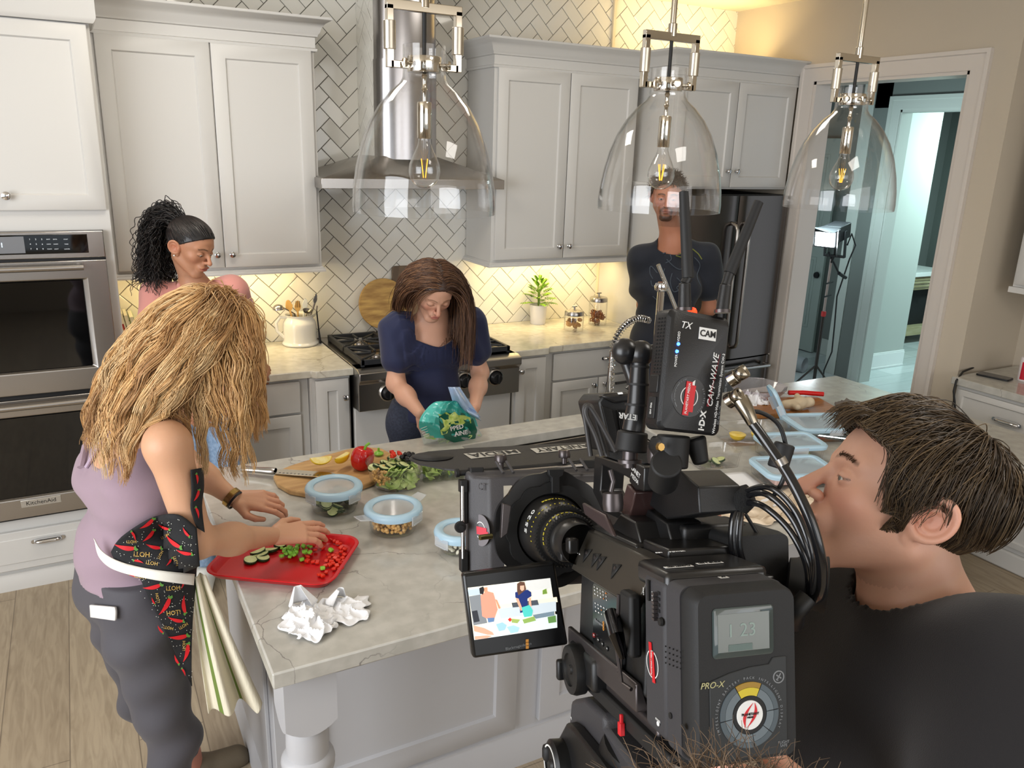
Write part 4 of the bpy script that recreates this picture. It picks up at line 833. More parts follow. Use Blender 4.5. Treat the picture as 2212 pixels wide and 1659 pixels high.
def lump(name,c,prims,m,label,cat,res=.004,amp=.0,par=None):
 c=np.array(c,np.float32)
 fn=lambda p:union(p-c,prims,.012)+(amp*np.sin(p[:,0]*150)*np.sin(p[:,1]*170)*np.sin(p[:,2]*160)if amp else 0)
 A=np.array([q[1]for q in prims]);ext=.08;V,Fc=surf(fn,c+A.min(0)-ext,c+A.max(0)+ext,res);me=rawmesh(name,V,Fc);me.materials.append(m);o=mkobj(name,me,par)
 return tag(o,label,cat)if label else o
lump('ginger_root',(2.72,2.33,ZI+.045),[('c',(-.06,.02,0),(0,0,0),.02,.026),('c',(0,0,0),(.055,-.01,.005),.026,.02),('c',(.055,-.01,.005),(.09,.03,0),.02,.015),('c',(-.03,0,0),(-.05,-.04,.004),.018,.013),('c',(.02,0,.01),(.03,.04,.02),.017,.014)],mat('ginger_skin',(206,188,160),.7,bump=(70,.6)),'knobbly pale ginger root on the brown wooden board','ginger',amp=.0015)
mb=MB();mb.grid(towelfn(2.62,2.50,.17,.15,7,.075),34,34);tag(mb.build('paper_towel',M_PAPER,solid=.001),'crumpled white paper towel against the clear plastic clamshell','paper towel')
mb=MB();mb.grid(towelfn(2.95,2.20,.24,.30,2,.055),34,34);tag(mb.build('dish_cloth',mat('grey_cloth',(110,104,98),.9,bump=(200,.4)),solid=.003),'dark grey cloth bundled on the island behind the operator forehead','cloth')
mb=MB();M=Matrix.Translation((1.80,1.82,ZI))@Matrix.Rotation(radians(-14),4,'Z');mb.m=M
mb.grid(lambda u,v:(.36*(u-.5),.28*(v-.5),.004+.004*sin(9*u)*sin(7*v)),16,16);tag(mb.build('folded_paper',M_PAPER,solid=.002),'flat sheet of white paper towel behind the camera handle','paper towel')
mb=MB();M=Matrix.Translation((1.86,1.66,ZI))@Matrix.Rotation(radians(-16),4,'Z');mb.m=M
mb.grid(lambda u,v:(.42*(u-.5)+.012*sin(40*v),.22*(v-.5)+.012*sin(33*u),.008+.007*sin(31*u)*sin(27*v)),40,24);tag(mb.build('napkin',mat('beige_napkin',(214,196,172),.85,bump=(60,.8)),solid=.003),'crinkled beige napkin under the white paper behind the camera','napkin')
t=thing('kitchen_faucet','tall chrome spring faucet on the island behind the transmitter','faucet',(2.06,2.64,ZI));fy=2.64
b=at(1407,880,y=fy);fx=b[0];zt=at(1420,610,y=fy)[2]
MB().lathe([(.030,0),(.030,.006),(.022,.012),(.017,.02),(.0155,.06),(.0155,zt-ZI),(0,zt-ZI)],(fx,fy,ZI),n=24).build('stem',M_CHROME,t)
MB().lathe([(.017,-.02),(.026,-.015),(.030,0),(.026,.014),(0,.02)],(fx,fy,zt-.02),n=24).build('mixer_head',M_CHROME,t)
a1,a2=at(1422,572,y=fy),at(1464,676,y=fy);MB().tube([a1,a2],.009,14).build('lever',M_CHROME,t)
def coil(P,r,turns,wr):
 P=[Vector([float(c)for c in p])for p in P];out=[];n=turns*10
 def bez(s):
  k=s*(len(P)-1);i=min(int(k),len(P)-2);f_=k-i;p0,p1,p2,p3=P[max(i-1,0)],P[i],P[i+1],P[min(i+2,len(P)-1)];return .5*((2*p1)+(p2-p0)*f_+(2*p0-5*p1+4*p2-p3)*f_**2+(3*p1-p0-3*p2+p3)*f_**3)
 core=[]
 for k in range(n+1):
  s=k/n;c=bez(s);d=(bez(min(1,s+.01))-bez(max(0,s-.01))).normalized();u=d.cross(Vector((0,1,0))).normalized();w=d.cross(u);a=2*pi*turns*s;out.append(c+(u*cos(a)+w*sin(a))*r)
  if k%5==0:core.append(c)
 return MB().tube(out,wr,5),MB().tube(core,r*.45,8)
pts=[at(px,py,y=fy)for px,py in((1402,692),(1378,688),(1350,703),(1330,733),(1322,775),(1319,830),(1317,872))]
m1,m2=coil(pts,.013,34,.0026);s_=m1.build('hose_spring',M_CHROME,t);m2.build('hose',M_BLACK,s_)
q0,q1=at(1322,760,y=fy),at(1314,850,y=fy);MB().cyl(q0,q1,.010,.012,n=18).build('hose_guide',M_CHROME,t)
q2=at(1308,940,y=fy);MB().cyl(q1,q2,.013,.022,n=20).build('spray_head',M_CHROME,t,bevel=.002)
q3,q4=at(1330,828,y=fy),at(1400,818,y=fy);MB().tube([q3,q4],.006,10).build('holder_arm',M_BLACK,t)
ZCN=.9155
c=at(655,748,z=ZCN);jx,jy=c[0],c[1]+.06;t=thing('utensil_pitcher','white ceramic pitcher full of cooking utensils left of the range','pitcher',(jx,jy,ZCN))
M_CER=mat('white_glaze',(236,234,228),.1,coat=.4)
s=.092/.095
def jug(u,v):
 a=2*pi*u;prof=[(0,0),(.075,0),(.098,.002),(.100,.010),(.092,.022),(.090,.05),(.091,.10),(.088,.125),(.074,.150),(.071,.158),(.076,.170),(.073,.170),(.068,.158),(.070,.148),(.084,.122),(.086,.05),(.080,.02),(0,.015)]
 k=v*(len(prof)-1);i=min(int(k),len(prof)-2);f_=k-i;r=prof[i][0]*(1-f_)+prof[i+1][0]*f_;h=prof[i][1]*(1-f_)+prof[i+1][1]*f_
 if 9<=i<=13:sp=math.exp(-((atan2(sin(a),cos(a)))/.35)**2);r+=sp*.022*min(1,max(0,(h-.14)/.03));h+=sp*.006
 return(jx+r*cos(a),jy+r*sin(a),ZCN+h)
MB().grid(jug,48,70,cu=True).build('pitcher_body',M_CER,t)
MB().tube([(jx-.070,jy,ZCN+.155),(jx-.105,jy,ZCN+.160),(jx-.128,jy,ZCN+.13),(jx-.125,jy,ZCN+.085),(jx-.088,jy,ZCN+.045)],.009,12).build('handle',M_CER,t)
M_SPN=mat('wooden_spoon',(214,172,104),.5,noise=(8,(196,150,84),(1,1,.3)))
def paddle(px,py,w,h,m,label,nm,cat,slots=0,rz=0,base=(0,0)):
 q=at(px,py,y=jy+.01);t=thing(nm,label,cat,(q[0],q[1],ZCN+.14));cx,cz=q[0],q[2]
 pr=[(w/2*sin(pi*k/14)*(1 if k<8 else .86),h/2*-cos(pi*k/14))for k in range(15)];pr=pr+[(-a,b)for a,b in pr[::-1][1:-1]]
 mb=MB(Matrix.Translation((cx,q[1],cz))@Matrix.Rotation(rz,4,'Y'));mb.prism(pr,-.003,.003,lambda a,b,h_:(a,h_,b));hd=mb.build('head',m,t,bevel=.0012)
 MB().tube([(cx-sin(rz)*h*.45,q[1],cz-h*.45),(jx+base[0],jy+base[1],ZCN+.03)],.0055,8).build('handle',m,t)
 for k in range(slots):mb=MB(Matrix.Translation((cx,q[1]-.0036,cz+.01))@Matrix.Rotation(rz,4,'Y'));mb.box(-.010+k*.010-.0018,-.010+k*.010+.0018,-.0005,.0005,-.018,.018);adopt(mb.build('slot',mat('slot_dark',(90,66,36),.8)),hd)
 return t
paddle(624,660,.040,.062,M_SPN,'wooden spoon standing in the pitcher, left of the slotted one','wooden_spoon','spoon',rz=-.15,base=(-.01,0))
paddle(643,661,.036,.060,M_SPN,'slotted wooden spatula in the middle of the pitcher','slotted_spatula','spatula',slots=3,rz=.05,base=(.0,.01))
paddle(659,656,.030,.058,mat('white_silicone',(226,228,228),.5),'white silicone spatula behind the wooden ones','silicone_spatula','spatula',rz=.12,base=(.01,.02))
paddle(681,645,.022,.055,M_STEEL,'long steel spoon rising highest out of the pitcher','steel_spoon','spoon',rz=.2,base=(.02,0))
q=at(601,664,y=jy);t=thing('ladle','steel ladle hanging over the left rim of the pitcher','ladle',tuple(q));MB().lathe([(.030,0),(.029,.010),(.022,.022),(.010,.028),(0,.029),(0,.027),(.021,.020),(.027,.009),(.029,0)],(q[0],q[1],q[2]-.012),n=24).build('bowl',M_STEEL,t);MB().tube([(q[0]+.02,q[1],q[2]),(jx-.02,jy+.02,ZCN+.17),(jx,jy+.03,ZCN+.05)],.004,8).build('handle',M_STEEL,t)
q=at(664,672,y=jy-.02);t=thing('strainer','small steel strainer resting on the pitcher rim','strainer',tuple(q));MB().lathe([(.026,.006),(.020,-.006),(.008,-.012),(0,-.013)],tuple(q),(0.1,-.3,1),n=20).build('mesh_bowl',M_STEELD,t);MB().tube([tuple(q),(jx+.01,jy,ZCN+.05)],.003,8).build('handle',M_STEEL,t)
q,q2=at(684,672,y=jy-.03),at(692,742,y=jy-.05);t=thing('black_spatula','black handled turner leaning outside the right of the pitcher','spatula',tuple(q2));MB().tube([tuple(q),tuple((q+q2)/2),tuple(q2)],.004,8,rs=[.004,.004,.0075]).build('handle',M_BLACK,t);MB().tube([tuple(q+np.array([.004,0,.03])),tuple(q)],.003,8).build('hook',M_STEEL,t)
q=at(533,744,z=ZCN);t=thing('oil_bottle','dark glass oil bottle behind the woman in the pink cardigan','bottle',(q[0]+.0,4.40,ZCN));bx_=at(531,700,y=4.40)[0]
MB().lathe([(0,0),(.033,0),(.035,.004),(.035,.155),(.030,.175),(.015,.195),(.0125,.205),(.0125,.235),(0,.235)],(bx_,4.40,ZCN),n=28).build('glass_body',mat('dark_glass',(18,20,12),.06,coat=.3),t);MB().lathe([(.0145,.215),(.0145,.255),(.012,.258),(0,.258)],(bx_,4.40,ZCN),n=20).build('cap',M_BLACK,t)
for k,(px,cc,th,lab)in enumerate(((279,(222,214,190),.022,'cream cookbook leaning nearest the oven cabinet'),(290,(204,206,180),.016,'pale green cookbook in the middle of the leaning row'),(301,(150,168,90),.020,'green leafy cookbook rightmost of the leaning row'))):
 q=at(px,705,y=4.38);M=Matrix.Translation((q[0],4.38,ZCN+.002))@Matrix.Rotation(radians(-9),4,'Y');t=thing('cookbook',lab,'book',mat=M,group='cookbooks by the oven cabinet')
 MB().box(-th/2,th/2,-.09,.09,0,.25-.01*k).build('cover',mat('book_%d'%k,cc,.5),t,local=True,bevel=.001);MB().box(-th/2+.002,th/2-.002,-.0915,.085,.003,.252-.01*k).build('pages',mat('book_pages',(232,226,208),.8),t,local=True)
 if k==0:MB().box(-.004,.004,-.0925,-.0905,.15,.20).build('spine_label',mat('label_red',(150,40,36),.5),t,local=True)
q=at(836,652,y=4.45);R=.148;t=thing('round_board','round acacia serving board leaning against the tile behind the range','serving board',(q[0],4.44,.92))
rc=(at(826,657,y=4.44)[0]+.0,4.425,at(826,655,y=4.44)[2]);MB(Matrix.Translation(rc)@Matrix.Rotation(radians(-7),4,'X')).prism([(R*cos(2*pi*k/64),R*sin(2*pi*k/64))for k in range(64)],-.008,.008,lambda a,b,h:(a,h,b)).build('board',M_ACA,t,bevel=.003)
l,r_=at(848,640,y=4.462)[0],at(935,640,y=4.462)[0];zt=at(880,574,y=4.462)[2];t=thing('rectangular_board','dark walnut rectangular board leaning behind the round one','serving board',((l+r_)/2,4.46,.92));mb=MB(Matrix.Translation((0,4.458,.93))@Matrix.Rotation(radians(-2),4,'X'));mb.prism([(a,b)for a,b in rrect(l,r_,0,zt-.93,.02)],-.008,.008,lambda a,b,h:(a,h,b)).build('board',M_WALN,t,bevel=.003)
q=at(1170,702,z=ZCN);px_,py_=q[0],q[1]+.05;t=thing('potted_plant','small green leafy plant in a white ribbed pot on the back counter','potted plant',(px_,py_,ZCN))
hp=.125;MB().lathe([(0,0),(.047,0),(.049,.003),(.056,hp-.003),(.056,hp),(.052,hp),(.050,.10),(0,.10)],(px_,py_,ZCN),n=40).build('pot',mat('white_pot',(222,220,222),.4,bump=(60,.3,(8,8,.2))),t)
M_LEAF=mat('plant_leaf',(92,140,30),.4,noise=(16,(150,190,60)));random.seed(21);lf=MB()
def blade(mb,o,d,L_,w,droop):
 d=Vector(d).normalized();s_=d.cross(Vector((0,0,1))).normalized();P=[]
 for k in range(7):
  f_=k/6;c=Vector(o)+d*L_*f_+Vector((0,0,-droop*f_*f_));ww=w*sin(pi*min(1,f_*.93+.07))**.8;P.append([mb.pt(c-s_*ww+Vector((0,0,ww*.3))),mb.pt(c),mb.pt(c+s_*ww+Vector((0,0,ww*.3)))])
 for A,B_ in zip(P[:-1],P[1:]):
  for j in(0,1):mb.face((A[j],A[j+1],B_[j+1],B_[j]))
st=MB()
for k in range(26):
 a=k*2.4;r0=.012+.03*random.random();hh=hp+(.02+.12*(k/26)**1.5 if k>4 else .01);el=.1+1.1*(k/26);o=(px_+.008*cos(a),py_+.008*sin(a),ZCN+hh);L_=.115-.04*(k/26)
 d=(cos(a)*cos(el),sin(a)*cos(el)*.6,sin(el));tip=Vector(o)+Vector(d)*L_
 st.tube([(px_,py_,ZCN+.09),o,tuple(tip-Vector((0,0,.02)))],.0014,5)
 for j in range(5):
  f_=.35+.16*j;cc=Vector(o)+Vector(d)*L_*f_-Vector((0,0,.02*f_*f_))
  for sg in(-1,1):dd=Vector(d)*.7+Vector((-d[1],d[0],.15))*sg*.9;blade(lf,cc,dd,.034*(1.2-f_*.5),.0062,.010)
 blade(lf,tip-Vector(d)*.03-Vector((0,0,.02)),d,.05,.007,.012)
st.build('stems',mat('plant_stem',(120,150,60),.5),t)
tag(lf.build('leaves',M_LEAF,t),kind='stuff')
def jar(px,py,r,h,fill,label,seed):
 q=at(px,py,z=ZCN);x,y=q[0],q[1]+r*.9;t=thing('glass_jar',label,'jar',(x,y,ZCN));c=(x,y,ZCN)
 MB().lathe([(0,0),(r*.92,0),(r,.006),(r,h),(r*.94,h+.006),(r*.90,h+.006),(r*.95,h-.002),(r*.955,.010),(0,.008)],c,n=44).build('glass_body',M_GLASS,t)
 L=MB().lathe([(r*.98,h+.003),(r*.98,h+.022),(r*.90,h+.030),(r*.4,h+.037),(.006,h+.039),(.005,h+.055),(0,h+.055)],c,n=40).build('metal_lid',M_STEEL,t)
 MB().tube([(x-.018,y,ZCN+h+.056),(x+.018,y,ZCN+h+.056)],.004,8).build('lid_handle',M_STEEL,L);return c
c=jar(1249,717,.062,.095,0,'shorter glass jar of cookies with a metal lid on the back counter',1)
random.seed(31)
def cookies(c,R,n,zlo,zhi,m,lab,grp,nm):
 for j in range(n):
  a,rr=random.random()*6.3,R*sqrt(random.random());M=Matrix.Translation((c[0]+rr*cos(a),c[1]+rr*sin(a),ZCN+random.uniform(zlo,zhi)))@Euler((random.uniform(0,3),random.uniform(0,3),0)).to_matrix().to_4x4()
  tag(MB(M).lathe([(0,.004),(.012,.0035),(.016,0),(.012,-.003),(0,-.003)],n=12).build(nm,m),lab,'cookie',grp)
cookies(c,.040,26,.020,.065,mat('cookie',(214,168,110),.7,noise=(60,(180,130,76))),'round cookie inside the shorter glass jar','cookies in the short jar','cookie')
c=jar(1300,704,.060,.150,0,'taller glass jar of pretzels with a metal lid in the counter corner',2)
mb=MB();random.seed(33)
for j in range(70):
 a,rr=random.random()*6.3,.044*sqrt(random.random());M=Matrix.Translation((c[0]+rr*cos(a),c[1]+rr*sin(a),ZCN+random.uniform(.014,.085)))@Euler((random.uniform(0,3),random.uniform(0,3),random.uniform(0,3))).to_matrix().to_4x4();mb.m=M
 mb.tube([(.012*cos(b)*1.1,.009*sin(b),0)for b in[k*2*pi/8 for k in range(9)]],.0026,5)
tag(mb.build('pretzels',mat('pretzel',(132,72,30),.5,noise=(80,(164,98,48)))),'pile of small brown pretzels inside the taller jar','pretzels',kind='stuff')
q=at(1175,600,y=YB-.006);t=thing('wall_outlet','cream outlet plate on the tile above the plant','outlet',tuple(q));MB().cbox((q[0],YB-.008,q[2]),(.075,.008,.115)).build('outlet_plate',mat('outlet_cream',(232,222,196),.4),t,bevel=.003)
q=at(2148,815,z=.9155);t=thing('mobile_phone','black phone lying face up on the right counter','phone',tuple(q));M=Matrix.Translation((q[0],q[1],.9155))@Matrix.Rotation(radians(12),4,'Z');MB(M).prism(rrect(-.04,.04,-.08,.08,.012),0,.009).build('phone_body',M_BLACK,t,bevel=.002);MB(M).prism(rrect(-.037,.037,-.076,.076,.010),.009,.0095).build('phone_screen',mat('phone_glass',(70,72,76),.08),t)
q=at(2212,822,z=.9155);tag(MB().lathe([(0,0),(.032,0),(.034,.003),(.034,.12),(.030,.125),(0,.125)],(q[0],q[1],.9155),n=28).build('canister',mat('canister_white',(224,214,214),.3)),'white canister with a red stripe at the right edge of the counter','canister')
o=bpy.data.objects['canister'];s_=MB().lathe([(.0345,.01),(.0348,.012),(.0348,.10),(.0345,.102)],(q[0],q[1],.9155),n=28).build('red_stripe',mat('stripe_red',(190,30,50),.4),o)
me=s_.data;bm=bmesh.new();bm.from_mesh(me);bmesh.ops.delete(bm,geom=[f for f in bm.faces if f.calc_center_median().y>q[1]+.01 or f.calc_center_median().x>q[0]+.005],context='FACES');bm.to_mesh(me);bm.free()
P=[at(2230,745,z=1.02)]+[at(px,py,z=.925)for px,py in((2200,770),(2150,785),(2105,793),(2080,803))]+[at(2066,822,x=3.99),at(2060,845,x=3.98),at(2063,880,x=3.98),at(2066,1000,x=3.98)]
tag(MB().tube([tuple(p)for p in P],.0055,10).build('power_cable',M_CORD),'black cable running across the right counter and down its corner','cable')
t=thing('film_light','bright open faced film light on a black stand in the doorway','film light',(5.33,4.42,0));hy_=4.42
def hp_(px,py,y=hy_):return tuple(at(px,py,y=y))
top=at(1797,560,y=hy_);kn=at(1779,678,y=hy_);bt=at(1757,852,y=hy_)
sx_=float(kn[0]);MB().cyl((sx_,hy_,.05),(sx_,hy_,kn[2]),.014,n=14).build('stand_lower_tube',mat('stand_grey',(70,66,64),.35,.8),t);MB().cyl((sx_,hy_,kn[2]),(sx_,hy_,top[2]),.0105,n=14).build('stand_upper_tube',mat('stand_pale',(170,156,150),.35,.6),t)
MB().lathe([(.018,-.02),(.02,0),(.018,.02),(.012,.022),(.012,-.022)],(sx_,hy_,kn[2]),n=16,closed=True).build('red_collar',mat('collar_red',(190,50,50),.5),t)
for a in(-80,40,160):MB().tube([(sx_,hy_,.35),(sx_+.25*cos(radians(a)),hy_+.25*sin(radians(a)),.12),(sx_+.42*cos(radians(a)),hy_+.42*sin(radians(a)),.01)],.008,8).build('stand_leg',MATS['stand_grey'],t)
hc=at(1800,500,y=hy_-.05);LMx=Matrix.Translation(hc)@Matrix.Rotation(radians(16),4,'Z')@Matrix.Rotation(radians(-10),4,'Y')
h=MB(LMx).box(-.02,.16,-.07,.07,-.075,.045).hexa([(-.13,-.09,-.10),(-.02,-.07,-.075),(-.02,.07,-.075),(-.13,.09,-.10),(-.13,-.09,.05),(-.02,-.07,.045),(-.02,.07,.045),(-.13,.09,.05)]).build('lamp_housing',mat('housing_black',(26,26,28),.45),t,bevel=.006)
for s_ in(-1,1):MB(LMx).hexa([(-.13,s_*.09,-.10),(-.24,s_*.15,-.13),(-.24,s_*.152,-.13),(-.13,s_*.092,-.10),(-.13,s_*.09,.05),(-.24,s_*.15,.08),(-.24,s_*.152,.08),(-.13,s_*.092,.05)]).build('barn_door',MATS['housing_black'],h)
MB(LMx).box(-.24,-.13,-.12,.12,.05,.055).build('barn_door',MATS['housing_black'],h)
lp=hp_(1755,500,hy_-.06);M_LAMP=mat('lamp_glow',(245,255,255),.3,emit=(235,250,255),es=38)
MB(LMx).box(-.142,-.134,-.075,.075,-.085,.035).build('lamp_face',M_LAMP,h)
MB(LMx).tube([(.05,0,-.08),(.05,0,-.20)],.008,8).box(.035,.065,-.085,-.075,-.20,.0).box(.035,.065,.075,.085,-.20,.0).box(.035,.065,-.085,.085,-.215,-.20).build('yoke',MATS['housing_black'],t)
MB().tube([(sx_,hy_,top[2]-.03),tuple(LMx@Vector((.05,0,-.20)))],.01,8).build('yoke_spigot',MATS['housing_black'],t)
MB().tube([hp_(1790,545),hp_(1812,590)],.008,8).tube([hp_(1812,590),hp_(1827,600)],.015,10).build('pan_handle',MATS['housing_black'],t)
MB().tube([hp_(1830,530),hp_(1840,505),hp_(1848,530),hp_(1835,560),hp_(1808,640),hp_(1803,700),hp_(1797,760),hp_(1780,800),hp_(1775,850)],.006,8).build('power_lead',M_CORD,t)
for py in(612,640):q=hp_(1780,py);MB().tube([(sx_-.04,hy_-.02,q[2]),(sx_+.03,hy_-.02,q[2]+.01)],.007,8).build('clamp_knob',MATS['housing_black'],t)
rg=[tuple(at(px,py,z=.004))[:2]for px,py in((1715,830),(1880,800),(1990,870),(1700,930))]
mb=MB();mb.prism([(5.05,4.05),(5.9,4.05),(5.9,4.75),(5.05,4.75)],.001,.016);tag(mb.build('floor_rug',mat('blue_rug',(74,90,104),.95,bump=(120,.8),noise=(30,(96,112,124)))),'blue grey rug on the hall floor under the light stand','rug')
q=at(1718,784,z=.075);t=thing('rolled_mat','grey rolled mat with a dark open end on the hall floor by the light','mat',(q[0],q[1],0))
MB().cyl((q[0]-.10,q[1]+.30,.075),(q[0]+.02,q[1]-.10,.075),.074,n=24,caps=False).build('roll',mat('roll_grey',(150,156,160),.4),t,solid=.006)
M_SKIN=mat('skin',(205,160,130),.48,vcol=True,sss=.12,bump=(260,.10))
M_HAIR=mat('hair',(60,40,25),.42,vcol=True,spec=.6)
M_EYE=mat('eye_white',(226,220,214),.15,vcol=True,coat=.5)
V3=lambda*a:np.array(a,np.float32)
def lin(c):return np.array(srgb(c),np.float32)
def headframe(c,fwd,up):
 """columns x right, y forward, z up for a head at c"""
 f=np.array(fwd,float);f/=np.linalg.norm(f);u=np.array(up,float);u-=f*(u@f);u/=np.linalg.norm(u);r=np.cross(f,u);return np.array(c,np.float32),np.stack([r,f,u],1).astype(np.float32)
def head_sdf(q,P):
 """q in head space (x right, y forward, z up); P = feature dict. Head about .235 tall, centre between chin and crown"""
 q=q.copy();s=P.get('s',1.0);q=q/s;a=q.copy();a[:,0]=np.abs(a[:,0]);jw=P.get('jaw',1.);ns=P.get('nose',1.)
 d=ell(a,(0,-.016,.036),(.074,.094,.080))
 d=smin(d,ell(a,(0,.022,.022),(.066,.066,.070)),.03)
 d=smin(d,ell(a,(0,.028,-.030),(.052*jw,.056,.062)),.03)
 d=smin(d,cap(a,(.050*jw,-.012,-.052),(.018*jw,.062,-.098),.017,.015),.028)
 d=smin(d,ell(a,(0,.070,-.098),(.019*jw,.017,.017)),.022)
 d=smin(d,ell(a,(.040,.052,-.020),(.020,.022,.018)),.022)
 d=smin(d,cap(a,(.010,.083,.020),(.044,.066,.024),.0095,.008),.014)
 sk=-ell(a,(.031,.098,.003),(.019,.018,.0125));k=.012;h=np.clip(.5-.5*(d-sk)/k,0,1);d=d*(1-h)+sk*h+k*h*(1-h)
 d=smin(d,ell(a,(.031,.0735,.002),(.0155,.0150,.0128)),.0035)
 d=smin(d,cap(a,(0,.084,.014),(0,.107+.006*ns,-.026),.0068,.0098*ns),.009)
 d=smin(d,ell(a,(0,.106+.007*ns,-.0295),(.0098*ns,.0100,.0088)),.006)
 d=smin(d,ell(a,(.0115*ns,.096+.003*ns,-.031),(.0078*ns,.0095,.0070)),.005)
 nh=-ell(a,(.0068*ns,.102+.003*ns,-.0385),(.0036,.0050,.0045));k=.003;h=np.clip(.5-.5*(d-nh)/k,0,1);d=d*(1-h)+nh*h+k*h*(1-h)
 d=smin(d,ell(a,(0,.081,-.058),(.026,.018,.022)),.012)
 lf=P.get('lips',1.)
 d=smin(d,ell(a,(.006,.0965,-.0555),(.017*(.5+.5*lf)+.002,.0072,.0048*lf)),.004);d=smin(d,ell(a,(0,.0945,-.0655),(.0175,.0080,.0058*lf)),.004)
 gr=-ell(a,(0,.1045,-.0605),(.024,.0060,.0013));k=.003;h=np.clip(.5-.5*(d-gr)/k,0,1);d=d*(1-h)+gr*h+k*h*(1-h)
 op=P.get('open',0.)
 if op:sl=-ell(a,(.031,.0925,P.get('openz',-.0005)),(.0135,.0120,op));k=.0012;h=np.clip(.5-.5*(d-sl)/k,0,1);d=d*(1-h)+sl*h+k*h*(1-h)
 ue=-ell(a,(.031,.0885,-.004+P.get('lid',-.001)),(.0150,.0030,.0010));k=.002;h=np.clip(.5-.5*(d-ue)/k,0,1);d=d*(1-h)+ue*h+k*h*(1-h)
 Ra=np.array(((.90,.0,.43),(.0,1,0),(-.43,0,.90)),np.float32).T;eo=np.array((.0735,-.014,-.006),np.float32);e=a-eo;e=np.stack([e[:,0]*.92-e[:,1]*-.38,e[:,1]*.92+e[:,0]*-.38*-1,e[:,2]],1)
 e2=np.stack([a[:,0]-eo[0],(a[:,1]-eo[1])*.97+(a[:,2]-eo[2])*.20,(a[:,2]-eo[2])*.97-(a[:,1]-eo[1])*.20],1)
 xx=e2[:,0]-(-.45)*np.minimum(e2[:,1],.02)*-1*-1+0*e2[:,0];tilt=e2[:,0]+.42*e2[:,1]-.26*e2[:,2]
 rr=np.sqrt((e2[:,1]/.78)**2+(e2[:,2])**2);el_=np.where(e2[:,2]<0,1+.0*rr,1.)
 rim=np.sqrt((rr-.0255)**2+(tilt-.010)**2)-.0052
 bowl=np.maximum(np.abs(tilt-.003)-.0040,rr-.0255)
 ant=np.sqrt((np.sqrt((e2[:,1]/.78+.003)**2+(e2[:,2]+.001)**2)-.0145)**2+(tilt-.0075)**2)-.0036
 lobe=ell(e2,(-.007,.004,-.0290),(.0052,.0095,.0100))
 trag=ell(e2,(.004,.017,-.004),(.0050,.0050,.0080))
 ear=smin(smin(smin(smin(rim,bowl,.004),ant,.003),lobe,.007),trag,.006)
 con=-ell(e2,(.012,.005,-.003),(.0095,.0075,.0105));ear=np.maximum(ear,con)
 d=smin(d,ear,.006)
 return d*s
def head_paint(q,V,n,P):
 s=P.get('s',1.);q=q/s;a=np.abs(q[:,0]);y,z=q[:,1],q[:,2];base=lin(P['skin']);c=np.tile(base,(len(q),1));front=np.clip((y-.03)/.03,0,1)
 def mix(w,col):nonlocal c;w=np.clip(w,0,1)[:,None];c=c*(1-w)+lin(col)*w
 g=lambda x,w:np.exp(-(x/w)**2)
 mix(.35*g(a-.042,.022)*g(z+.028,.022)*front,P.get('blush',(206,116,96)));mix(.30*g(a,.014)*g(z+.028,.016)*front,P.get('blush',(206,116,96)))
 mix(.30*(np.abs(q[:,0])>.068)*g(y+.014,.03)*g(z+.006,.022),(214,116,92))
 lp=front*(np.clip(1-((a/.0235)**2+((z+.0605)/.0105)**2),0,1)>.08)*(y>.083);mix(.75*lp,P.get('lipcol',(176,84,78)))
 mix(.55*front*g(z+.0605,.0012)*(a<.024)*(y>.08),(96,44,40))
 bz=.0235+.004*np.sin(np.clip((a-.012)/.034,0,1)*pi)-.05*np.clip(a-.040,0,1);bw=P.get('brow',.0032);mix(P.get('browd',.85)*front*np.clip(1.4-np.abs(z-bz)/bw,0,1)*(a>.012)*(a<.050),P.get('browcol',(52,36,26)))
 lz=-.0045+P.get('lid',-.001)+.0*a;mix(.85*front*g(z-lz+.10*np.maximum(0,np.abs(a-.031)-.006)*0+((a-.031)/.0155)**2*-.0025,.0013)*(np.abs(a-.031)<.0155),P.get('lash',(36,24,20)))
 mix(P.get('stub',0)*np.clip((-z-.040)/.02,0,1)*np.clip((y+.04)/.05,0,1),P.get('stubcol',(120,84,66)))
 if 'beard' in P:mix(P['beard']*front*np.clip(1-np.abs(np.sqrt((a/.030)**2+((z+.070)/.030)**2)-1)/.32,0,1),(58,40,30));mix(P['beard']*front*np.clip((-z-.082)/.008,0,1)*(a<.034),(58,40,30))
 return c
def segs(J,m=1.0,f=False):
 """torso + limb primitives from a joint dict; r = lateral unit vectors"""
 A=lambda k:np.array(J[k],np.float32);pr,cr=A('pr'),A('cr');P=[]
 pe,ch,nk=A('pelvis'),A('chest'),A('neck');wa=.55*pe+.45*ch;wr=(pr+cr)/2;w=J.get('w',1.0)
 P+=[('c',pe-pr*.075*w,pe+pr*.075*w,.100*w*m),('c',wa-wr*.050*w,wa+wr*.050*w,.086*w*m),('c',ch-cr*.068*w,ch+cr*.068*w,.098*w*m,{'k':.06})]
 up=(nk-ch)/np.linalg.norm(nk-ch);sl,sr=A('sl'),A('sr');nb=nk-up*.03
 P+=[('c',nb,sl,.043*w,.047*w),('c',nb,sr,.043*w,.047*w),('c',nb,ch,.06*w,.09*w)]
 return P
def arm(J,s,w=1.0):A=lambda k:np.array(J[k],np.float32);return[('c',A('s'+s),A('e'+s),.049*w,.037*w),('c',A('e'+s),(A('e'+s)*.55+A('w'+s)*.45),.037*w,.037*w),('c',(A('e'+s)*.6+A('w'+s)*.4),A('w'+s),.037*w,.0245*w)]
def leg(J,s,w=1.0):A=lambda k:np.array(J[k],np.float32);return[('c',A('h'+s),A('k'+s),.088*w,.058*w),('c',A('k'+s),A('a'+s),.056*w,.040*w)]
